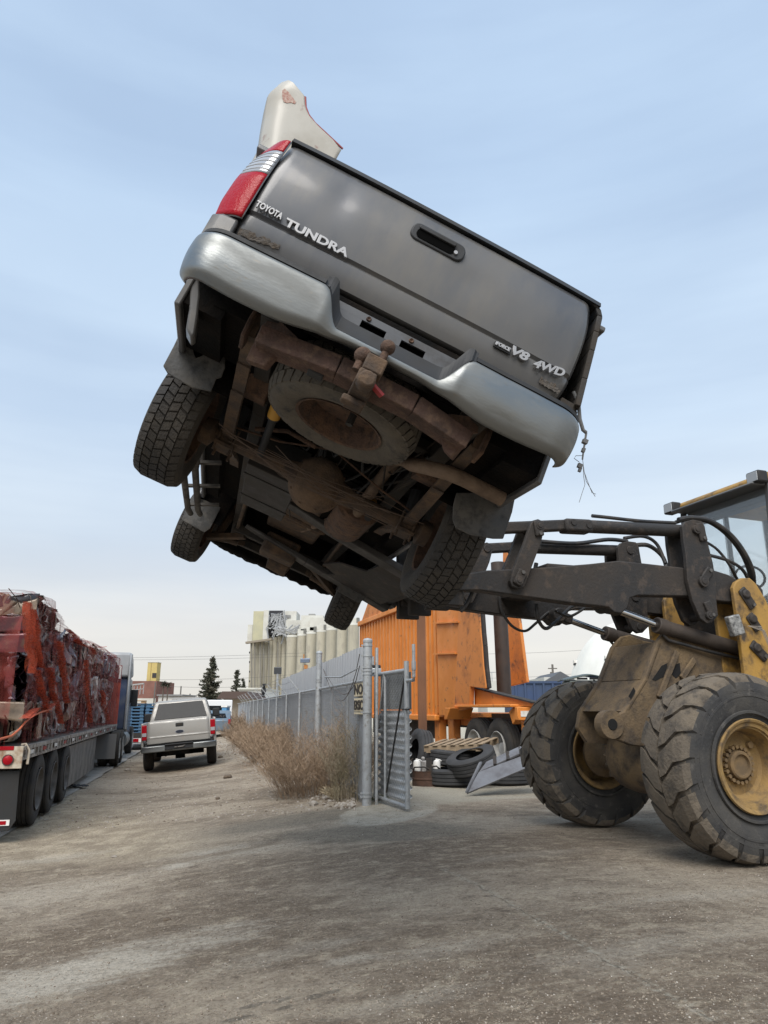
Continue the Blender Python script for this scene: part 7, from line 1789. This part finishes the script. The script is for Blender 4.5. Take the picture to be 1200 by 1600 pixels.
# ================================================================ BEYOND: grain elevator, buildings, trees, poles, dome
I4 = Matrix.Identity(4)
def wp(px, py, Y): return cut(I4, px, py, 1, Y)
M_conc = mat('cream_silo_concrete', (0.40, 0.375, 0.30), 0.9, 0, (0.32, 0.30, 0.24), 0.5, 0.08, stretch=(1, 1, 0.3), dirt2=(0.27, 0.25, 0.21), amt2=0.25, scale2=0.4)
M_concw = mat('white_concrete', (0.52, 0.52, 0.48), 0.9, 0, (0.44, 0.43, 0.39), 0.5, 0.15)
M_dkwall = mat('dark_opening', (0.035, 0.035, 0.04), 0.9)
GE = empty('grain_elevator', (wp(470, 1100, 430).x, 430, 0), 'huge cream concrete grain elevator with a row of silos on the horizon', 'grain elevator')
GM = GE.matrix_world.copy(); Gi = GM.inverted()
def gq(px, py, Y): return Gi @ wp(px, py, Y)
def block(name, px0, px1, pyt, pyb, Y, dep, m, par=None, slant=0):
    a, b = gq(px0, pyb, Y), gq(px1, pyt, Y)
    mb = MB(); mb.hexa([V((a.x, a.y, a.z)), V((b.x, a.y - slant, a.z)), V((b.x, a.y + dep - slant, a.z)), V((a.x, a.y + dep, a.z)), V((a.x, a.y, b.z)), V((b.x, a.y - slant, b.z)), V((b.x, a.y + dep - slant, b.z)), V((a.x, a.y + dep, b.z))])
    return mb.build(name, m, par or GE, smooth=0)
edges = [(447, 464.5, 992, 455), (464, 478, 990, 448), (478, 494, 987, 440), (494, 509.5, 984, 432), (509, 526, 981, 424), (526, 543, 977, 415), (543, 561, 973, 406)]
for i, (a, b, t, Y) in enumerate(edges):
    p, q = gq(a, t, Y), gq(b, t, Y); r_ = (q.x - p.x) / 2; zb_ = -2
    mb = MB(); mb.lathe([(zb_, r_), (p.z, r_), (p.z, 0)], ((p.x + q.x) / 2, p.y + r_, 0), 'Z', 36)
    s_ = mb.build('silo', M_conc, GE, smooth=40)
    mb = MB(); mb.lathe([(p.z - 1.3, r_ * 1.02), (p.z - 0.1, r_ * 1.02), (p.z, r_ * 1.0)], ((p.x + q.x) / 2, p.y + r_, 0), 'Z', 36); mb.build('silo_rim', M_concw, s_, smooth=40)
    if i: block('roof_box', a + 1, b - 3.5, t - 7, t, Y + 2, 8, M_concw); block('roof_shutter', b - 4, b + 0.5, t - 8, t, Y + 1.5, 6, mat('grey_shutter', (0.14, 0.14, 0.13), 0.8))
nleft = 6
for k in range(nleft):
    a = 405 + k * 7; b = a + 7.4; t = 1000 - k * 1.5; Y = 466
    p, q = gq(a, t, Y), gq(b, t, Y); r_ = (q.x - p.x) / 2
    mb = MB(); mb.lathe([(-2, r_), (p.z, r_), (p.z, 0)], ((p.x + q.x) / 2, p.y + r_, 0), 'Z', 24); mb.build('silo', M_conc, GE, smooth=40)
block('base_hall', 386, 448, 1002, 1112, 470, 30, M_conc)
block('annex_wall', 386, 395, 976, 1003, 468, 18, M_concw)
block('head_house', 394, 420, 955, 1003, 464, 22, mat('yellow_green_wall', (0.42, 0.40, 0.27), 0.9, 0, (0.37, 0.36, 0.26), 0.5, 0.2))
block('head_house', 410, 420, 953.5, 1003, 463, 22, M_concw)
hw = block('head_house', 419.5, 442, 954, 992, 466, 20, M_dkwall)
block('head_house', 441, 463.5, 955, 985, 466, 20, M_concw); block('louvre', 442.5, 454, 961, 965.5, 465.6, 0.5, mat('grey_louvre', (0.2, 0.2, 0.2), 0.8))
block('gallery', 446, 486, 969, 990, 462, 14, M_concw); block('gallery', 470, 505, 961.5, 985, 450, 16, M_concw); block('gallery', 484, 511, 965, 985, 442, 14, M_concw); block('gallery', 482, 492, 959, 963, 452, 6, mat('grey_roof_box', (0.25, 0.25, 0.24), 0.8))
mb = MB()
cr = random.Random(5)
for k in range(34):
    a = gq(cr.uniform(420, 441), cr.uniform(958, 988), 463); mb.tube([a, a + V((cr.uniform(-4, 5), 0, cr.uniform(-5, 4))), a + V((cr.uniform(-2, 6), 0, cr.uniform(-9, -1)))], cr.uniform(0.25, 0.6), 5)
for k in range(40):
    a = gq(cr.uniform(424, 468), cr.uniform(981, 991), 458); mb.tube([a, a + V((cr.uniform(-3, 6), 0, cr.uniform(-2, 3)))], cr.uniform(0.3, 0.7), 5)
mb.build('spout_pipes', mat('grey_spouts', (0.30, 0.31, 0.32), 0.6, 0.2), GE)
mb = MB(); a, b = gq(384.5, 1004.5, 462), gq(425, 999, 460); mb.bar(a, b, 3, 1.2); mb.build('conveyor_bridge', mat('brown_bridge', (0.22, 0.19, 0.15), 0.8), GE)
for px in (393, 398, 407, 412, 420, 434): mb = MB(); a, b = gq(px, 1003, 463), gq(px, 1100, 463); mb.cyl(b, a, 0.45, 6); mb.build('down_pipe', mat('down_pipe_grey', (0.18, 0.17, 0.15), 0.8), GE)  # one even grey for all down pipes
for k in range(4): block('window', 389, 390.6, 1018 + k * 15, 1021 + k * 15, 467.5, 0.6, M_dkwall)

def house(name, px0, px1, pyt, pyb, Y, dep, m, label, cat='building', roof=None):
    a, b = wp(px0, pyb, Y), wp(px1, pyt, Y); z0 = min(a.z, -0.3)
    E_ = empty(name, ((a.x + b.x) / 2, Y, z0), label, cat); w_ = b.x - a.x; h_ = b.z - z0
    mb = MB(); mb.box((0, dep / 2, h_ / 2), (w_, dep, h_)); mb.build('wall', m, E_)
    return E_, w_, h_
M_brick = mat('dull_red_brick', (0.20, 0.095, 0.075), 0.9, 0, (0.15, 0.075, 0.06), 0.5, 0.6)
E_, w_, h_ = house('brick_building', 190, 245, 1064, 1108, 165, 14, M_brick, 'long brick red building with a pale lower storey in the left distance')
mb = MB(); mb.box((0, -0.15, 1.9), (w_ + 0.2, 0.3, 4.4)); mb.build('pale_storey', M_concw, E_)
for x in (-0.22, 0.05, 0.3): mb = MB(); mb.box((w_ * x, -0.35, 2.2), (0.9, 0.12, 1.3)); mb.build('window', M_dkwall, E_)
E_, w_, h_ = house('yellow_tower', 225, 246, 1035, 1108, 180, 3, mat('mustard_cladding', (0.50, 0.40, 0.15), 0.85, 0, (0.43, 0.34, 0.14), 0.5, 0.5), 'yellow square tower rising over the brick building')
mb = MB(); mb.box((w_ * 0.28, -0.06, h_ - 3.1), (0.95, 0.12, 1.1)); mb.build('window', M_dkwall, E_); mb = MB(); mb.box((-w_ * 0.12, -0.04, h_ - 2.2), (0.06, 0.1, 4.4)); mb.build('corner_seam', mat('seam_ochre', (0.3, 0.23, 0.1), 0.9), E_)
mb = MB(); mb.box((0, 1.5, h_ + 0.05), (w_ + 0.2, 3.2, 0.12)); mb.build('roof', M_concw, E_)
for px0, px1, t, Y, lab in ((246, 284, 1087, 140, 'white low shed left of the far conifers'), (284, 318, 1092, 150, 'low pale warehouse with grey roof edge beyond the silver pickup')):
    E_, w_, h_ = house('low_shed', px0, px1, t, 1108, Y, 10, mat('off_white_cladding', (0.50, 0.49, 0.46), 0.85, 0, (0.42, 0.41, 0.39), 0.5, 0.4), lab)
    mb = MB(); mb.box((0, 4.9, h_ + 0.1), (w_ + 0.5, 10.6, 0.25)); mb.build('roof', mat('grey_shed_roof', (0.2, 0.2, 0.2), 0.8), E_)
    for x in (-0.3, 0.0, 0.28): mb = MB(); mb.box((w_ * x, -0.06, h_ * 0.5), (0.8, 0.12, 1.0)); mb.build('window', M_dkwall, E_)
E_, w_, h_ = house('low_house', 348, 392, 1092, 1112, 75, 9, mat('tan_render', (0.36, 0.31, 0.25), 0.9), 'low tan house with a wide dark brown roof behind the weeds')
mb = MB(); mb.prism([V((x, 3.5, h_ + z)) for x, z in ((-w_ * 0.62, 0), (-w_ * 0.45, 0.7), (w_ * 0.45, 0.7), (w_ * 0.62, 0))], (0, 10, 0)); mb.build('roof', mat('dark_brown_roof', (0.075, 0.05, 0.042), 0.8), E_)
E_, w_, h_ = house('white_warehouse', 372, 412, 1077, 1108, 95, 14, mat('bright_white_cladding', (0.62, 0.62, 0.60), 0.8), 'bright white warehouse end showing over the far end of the fence')
mb = MB(); mb.box((0, 6.9, h_ + 0.08), (w_ + 0.3, 14.6, 0.2)); mb.build('roof', M_concw, E_)

# vans and a car far down the street
def boxcar(name, px, pyb, Y, L_, W__, H__, m, label, van=True):
    a = wp(px, pyb, Y); z0 = gz(a.x, a.y); M = frame((a.x, a.y, z0), hd)
    E_ = empty(name, M, label, 'van' if van else 'car')
    prof = ((0, 0.35), (0, H__), (L_ * 0.72, H__), (L_ * 0.88, H__ * 0.58), (L_, H__ * 0.5), (L_, 0.35)) if van else ((0, 0.35), (0, 0.95), (0.5, 1.0), (1.0, H__), (2.3, H__), (3.1, 0.98), (L_, 0.85), (L_, 0.35))
    mb = MB(); mb.prism([V((0, y, z)) for y, z in prof], (W__, 0, 0)); B_ = mb.build('body', m, E_, bevel=0.06)
    mb = MB()
    if van: mb.box((0, -0.005, H__ * 0.68), (W__ * 0.75, 0.02, H__ * 0.24))
    else: mb.hexa([V((-0.65, 0.52, 1.02)), V((0.65, 0.52, 1.02)), V((0.65, 0.56, 1.02)), V((-0.65, 0.56, 1.02)), V((-0.55, 0.93, H__ - 0.06)), V((0.55, 0.93, H__ - 0.06)), V((0.55, 0.97, H__ - 0.06)), V((-0.55, 0.97, H__ - 0.06))])
    mb.build('rear_window', M_glass, B_)
    for sg in (-1, 1):
        mb = MB(); mb.box((sg * W__ * 0.45, -0.01, 0.85), (0.12, 0.04, 0.25)); mb.build('tail_light', M_red, B_)
        for y in (L_ * 0.2, L_ * 0.8): mb = MB(); mb.lathe([(-0.1, 0), (-0.1, 0.33), (0.1, 0.33), (0.1, 0)], (sg * (W__ / 2 - 0.1), y, 0.33), 'X', 20); mb.build('wheel', M_rubber, E_)
boxcar('parked_van', 341, 1114, 56, 5.2, 2.0, 2.1, mat('van_white', (0.66, 0.67, 0.68), 0.4), 'white van parked far down the street by the conifer')
boxcar('parked_car', 335, 1124, 40, 4.3, 1.75, 1.42, mat('car_steel_blue', (0.15, 0.20, 0.25), 0.35, 0.3), 'small blue grey car parked beyond the silver pickup', False)
E_, w_, h_ = house('portable_toilet', 346, 354, 1105, 1120, 50, 1.1, mat('portable_blue', (0.08, 0.25, 0.45), 0.6), 'bright blue portable cabin beside the white van', 'cabin')
mb = MB(); mb.box((0, 0.55, h_ + 0.05), (w_ + 0.1, 1.2, 0.1)); mb.build('roof', M_white, E_)

# conifers
M_fol = mat('dark_conifer_needles', (0.055, 0.062, 0.042), 0.9, 0, (0.09, 0.085, 0.06), 0.5, 0.8, dirt2=(0.11, 0.085, 0.06), amt2=0.25, scale2=2)
M_bark = mat('grey_bark', (0.10, 0.08, 0.065), 0.95)
def conifer(px, pyt, pyb, Y, wpx, seed, label, n=30, sparse=1.0):
    t, b = wp(px, pyt, Y), wp(px, pyb, Y); z0 = -0.4; h_ = t.z - z0; R_ = wpx / 2 * (wp(px + 1, pyb, Y).x - wp(px, pyb, Y).x)
    E_ = empty('conifer_tree', (b.x, Y, z0), label, 'tree', 'far conifers')
    mb = MB(); mb.tube([(0, 0, 0), (0.05, 0, h_ * 0.5), (0, 0, h_ * 0.98)], [R_ * 0.09, R_ * 0.06, 0.02], 8); mb.build('trunk', M_bark, E_)
    r_ = random.Random(seed); mb = MB()
    tiers = int(n)
    for k in range(tiers):
        f = k / tiers; z = h_ * (0.12 + 0.86 * f); rr_ = R_ * (1 - f) ** 0.85 * (0.75 + 0.5 * r_.random()) + 0.12
        nb = max(4, int(9 * (1 - f) + 3))
        for j in range(nb):
            if r_.random() > 0.86 * sparse: continue
            a = r_.uniform(0, 6.28); L = rr_ * r_.uniform(0.6, 1.1); up = r_.uniform(-0.12, 0.28)
            d = V((math.cos(a), math.sin(a), 0)); p0 = V((0, 0, z + r_.uniform(-0.1, 0.1)))
            steps = max(4, int(L / 0.16))
            for s in range(steps):
                t_ = (s + 0.6) / steps; c = p0 + d * L * t_ + V((0, 0, L * (up * t_ + 0.22 * t_ * t_ - 0.18 * t_)))
                for g_ in range(6):
                    q_ = V((r_.uniform(-1, 1), r_.uniform(-1, 1), r_.uniform(-0.75, 0.5))).normalized(); ln = (0.32 * (1 - 0.5 * t_) + 0.08) * (0.7 + 0.18 * R_)
                    s_ = q_.cross(V((r_.uniform(-1, 1), r_.uniform(-1, 1), r_.uniform(-1, 1)))).normalized() * ln * 0.26
                    mb.add([c - s_, c + s_, c + q_ * ln + s_ * 0.3, c + q_ * ln - s_ * 0.3], [(0, 1, 2, 3)])
    mb.build('crown', M_fol, E_, smooth=0, nofix=True)
conifer(327, 1024, 1112, 95, 58, 1, 'tallest dark conifer, standing alone behind the silver pickup', 26)
conifer(368, 1044, 1108, 110, 32, 2, 'pointed conifer of the pair just left of the grain elevator', 22, 0.85)
conifer(378, 1057, 1108, 112, 20, 3, 'smaller rounded conifer of the pair, close beside the grain elevator', 16, 0.9)
for px, t, b_, lab in ((252, 1066, 1108, 'left thin palm like tree top over the white sheds'), (259, 1068, 1108, 'right thin palm like tree top over the white sheds')):
    p, q = wp(px, t, 130), wp(px, b_, 130); E_ = empty('palm_tree', (q.x, 130, -0.3), lab, 'tree', 'thin palms in the distance'); h_ = p.z + 0.3
    mb = MB(); mb.tube([(0, 0, 0), (0.1, 0, h_ * 0.6), (0, 0, h_)], [0.16, 0.12, 0.1], 6); mb.build('trunk', M_bark, E_)
    r_ = random.Random(int(px)); mb = MB()
    for k in range(90):
        a = r_.uniform(0, 6.28); d = V((math.cos(a), math.sin(a), r_.uniform(-0.7, 0.6))).normalized(); c = V((0, 0, h_ - r_.uniform(0, 0.5))); e_ = c + d * r_.uniform(0.4, 0.9); s_ = d.cross(V((0.2, 0.3, 1))).normalized() * 0.06
        mb.add([c - s_, c + s_, e_ + s_, e_ - s_], [(0, 1, 2, 3)])
    mb.build('crown', M_fol, E_, smooth=0, nofix=True)
# bare pole tops and pipe rack over the sheds, utility poles with wires
M_pole = mat('grey_pole', (0.12, 0.11, 0.10), 0.9); M_cable = mat('power_cable', (0.08, 0.08, 0.085), 0.7)
def upole(px, pyt, Y, arm, label, pyb=1108):
    p = wp(px, pyt, Y); E_ = empty('utility_pole', (p.x, Y, -0.3), label, 'pole', 'distant utility poles'); h_ = p.z + 0.3
    mb = MB(); mb.cyl((0, 0, 0), (0, 0, h_), 0.13, 8); mb.build('mast', M_pole, E_)
    if arm: mb = MB(); mb.box((0, 0, h_ - 0.5), (arm, 0.12, 0.12)); mb.build('crossarm', M_pole, E_)
    return p
upole(283, 1072, 150, 0, 'thin plain pole between the palms and the tall conifer'); upole(297, 1084, 150, 1.6, 'short pole with a crossarm left of the tall conifer'); upole(243, 1066, 140, 0, 'thin pole beside the yellow tower'); upole(311, 1083, 150, 1.2, 'short pole just left of the tall conifer trunk')
upole(863, 1038, 90, 1.1, 'utility pole with a crossarm beside the white dome'); upole(861, 1050, 85, 0, 'short plain pole beside the white dome')
mb = MB(); a, b = wp(200, 1071, 145), wp(225, 1068, 145); mb.bar(a, b, 0.5, 0.25)
for k in range(6): c = a.lerp(b, k / 5); mb.box(c + V((0, 0, -1.0)), (0.12, 0.12, 2.0))
mb.bar(a + V((0, 0, -1.0)), b + V((0, 0, -1.0)), 0.3, 0.12); tag(mb.build('pipe_rack', mat('grey_pipes', (0.3, 0.3, 0.3), 0.7), smooth=0), 'grey pipe rack running to the yellow tower', 'pipe rack')
mb = MB(); a, b = wp(270, 1092, 138), wp(318, 1090, 138)
mb.bar(a, b, 0.5, 0.3)
for k in range(9): c = a.lerp(b, k / 8); mb.box(c + V((0, 0, -0.8)), (0.14, 0.14, 1.6))
tag(mb.build('pipe_bridge', MATS['grey_pipes'], smooth=0), 'low grey pipe bridge left of the tall conifer', 'pipe rack')
def cable(p, q, Y, r_, sag, label):
    a, b = wp(*p, Y), wp(*q, Y); mb = MB(); mb.tube([a.lerp(b, t / 16) + V((0, 0, -sag * math.sin(math.pi * t / 16))) for t in range(17)], r_, 4)
    tag(mb.build('power_line', M_cable, smooth=0), label, 'power line', 'power lines across the sky')
cable((120, 1028), (480, 1020), 220, 0.035, 0.4, 'upper power line crossing the sky left of the grain elevator')
cable((120, 1031), (480, 1025), 220, 0.035, 0.4, 'second power line just under the upper one at left')
cable((246, 1062), (480, 1052), 170, 0.03, 0.5, 'middle power line behind the tall conifer')
cable((246, 1072), (480, 1064), 170, 0.03, 0.8, 'lowest power line behind the tall conifer')
cable((740, 1022), (960, 1012), 150, 0.025, 0.3, 'power line between the scrap trailer and the white dome')
cable((740, 1060), (960, 1046), 130, 0.02, 0.4, 'lower power line between the scrap trailer and the white dome')

# white fabric dome with two vents, container, dark roof and scrap behind the loader
DY = 62; c = wp(1012, 1066, DY); l = wp(888, 1066, DY); r_ = c.x - l.x; tp_ = wp(1012, 968, DY)
DM = empty('fabric_dome', (c.x, DY, 0.2), 'big white fabric dome behind the loader', 'dome')
mb = MB(); hh_ = tp_.z - 0.2
def domefn(u, v):
    a = math.pi * 2 * u; e = math.pi / 2 * v; k = 1 + 0.010 * abs(math.sin(a * 8))
    return V((r_ * math.cos(a) * math.cos(e) ** 0.8 * k, r_ * 1.3 * math.sin(a) * math.cos(e) ** 0.8 * k, hh_ * math.sin(e) * k))
mb.grid(domefn, 96, 24); mb.build('fabric_skin', mat('white_fabric', (0.72, 0.72, 0.67), 0.7, 0, (0.64, 0.63, 0.58), 0.5, 0.4), DM, smooth=40)
for px, py in ((900, 1036), (949, 1029)):
    for Yt in [DY - r_ * 1.3 + k * 0.05 for k in range(200)]:
        q = wp(px, py, Yt); lx_ = (q.x - c.x) / r_; ly_ = (Yt - DY) / (r_ * 1.3); lz_ = (q.z - 0.2) / hh_
        if (lx_ ** 2 + ly_ ** 2) ** (1 / 0.8) + lz_ ** 2 < 1.0: break
    mb = MB(); mb.box(q - V((c.x, DY, 0.2)) + V((0.03, -0.25, -0.12)), (0.55, 0.5, 0.16)); mb.mi = 1; mb.box(q - V((c.x, DY, 0.2)) + V((-0.02, -0.25, 0.10)), (0.5, 0.4, 0.22)); mb.build('vent', [M_blackp, M_white], DM)
def boxat(name, px0, px1, t, b, Y, dep, m, label, cat):
    a, q = wp(px0, b, Y), wp(px1, t, Y); E_ = empty(name, ((a.x + q.x) / 2, Y, gz(a.x, Y)), label, cat); h_ = q.z - gz(a.x, Y)
    return E_, q.x - a.x, h_
E_, w_, h_ = boxat('blue_container', 800, 1000, 1066, 1108, 40, 2.4, None, 'long dark blue scrap container behind the loader tyre', 'container')
mb = MB(); mb.box((0, 1.2, h_ / 2), (w_, 2.4, h_)); k_ = mb.build('container_body', mat('dark_blue_steel', (0.025, 0.05, 0.12), 0.6, 0, (0.04, 0.06, 0.10), 0.5, 0.8), E_)
for k in range(14): mb = MB(); mb.box((-w_ / 2 + (k + 0.5) * w_ / 14, -0.04, h_ / 2), (0.10, 0.08, h_ - 0.1)); mb.build('rib', MATS['dark_blue_steel'], E_)
mb = MB(); mb.box((0, 0, h_), (w_ + 0.1, 0.16, 0.12)); mb.build('top_rail', MATS['dark_blue_steel'], E_)
cr2 = random.Random(2); mb = MB()
for k in range(60):
    p = V((w_ * cr2.uniform(0.22, 0.46), 1.0 + cr2.uniform(-0.6, 0.6), h_)); mb.tube([p, p + V((cr2.gauss(0, 0.3), cr2.gauss(0, 0.2), cr2.uniform(0.05, 0.5)))], cr2.uniform(0.02, 0.09), 5)
mb.build('scrap_heap', M_under, E_)
E_, w_, h_ = boxat('dark_roof_house', 850, 905, 1058, 1108, 52, 6, None, 'small house with a dark grey pitched roof left of the white dome', 'building')
mb = MB(); mb.box((0, 3, h_ / 2), (w_ * 0.9, 6, h_)); mb.build('wall', M_concw, E_)
mb = MB(); mb.prism([V((x, 3, h_ - 0.35 + z)) for x, z in ((-w_ * 0.5, 0), (-w_ * 0.42, 0.12), (-0.1, 0.72), (w_ * 0.5, -0.1), (w_ * 0.5, -0.25))], (0, 7, 0)); mb.build('roof', mat('slate_grey_roof', (0.08, 0.085, 0.095), 0.7), E_)
# a flattened dark green car lying on the container
q = wp(918, 1062, 36); CRr = empty('scrap_car', (q.x, 36, q.z - 0.2), 'flattened dark green scrap car lying above the far loader tyre', 'scrap car')
mb = MB()
def roofc(u, v): return V(((u - 0.5) * 2.6, (v - 0.5) * 1.5, 0.42 * math.sin(math.pi * min(1, max(0, 0.12 + 0.8 * u))) - 0.06 * (2 * v - 1) ** 2 + 0.04 * fold(V((u * 2, v * 2, 0)), 1.0, 9)))
mb.grid(roofc, 24, 12); mb.build('crushed_roof', mat('dark_green_paint', (0.035, 0.05, 0.045), 0.4, 0.2), CRr, solid=0.05)
mb = MB()
for x0, x1 in ((-0.7, -0.2), (-0.1, 0.5), (0.6, 1.0)): mb.box(((x0 + x1) / 2, -0.72, 0.22), (x1 - x0, 0.04, 0.10))
mb.build('window_gap', MATS['hole_shade_black'], CRr)  # black bars, the dark of the window gaps painted on
mb = MB(); mb.box((0.1, 0, 0.0), (2.4, 1.4, 0.3)); mb.build('crushed_body', MATS['dark_green_paint'], CRr, bevel=0.08)
E_, w_, h_ = boxat('pale_shed', 762, 812, 1064, 1108, 48, 5, None, 'pale grey shed glimpsed between the wings of the orange trailer', 'building')
mb = MB(); mb.box((0, 2.5, h_ / 2), (w_, 5, h_)); mb.build('wall', M_concw, E_)
mb = MB(); mb.bar((-w_ / 2, 0, h_ + 0.55), (w_ / 2, 0, h_ + 0.55), 0.05, 0.05)
for k in range(7): mb.box((-w_ / 2 + k * w_ / 6, 0, h_ + 0.28), (0.04, 0.04, 0.56))
mb.build('railing', M_galv, E_)
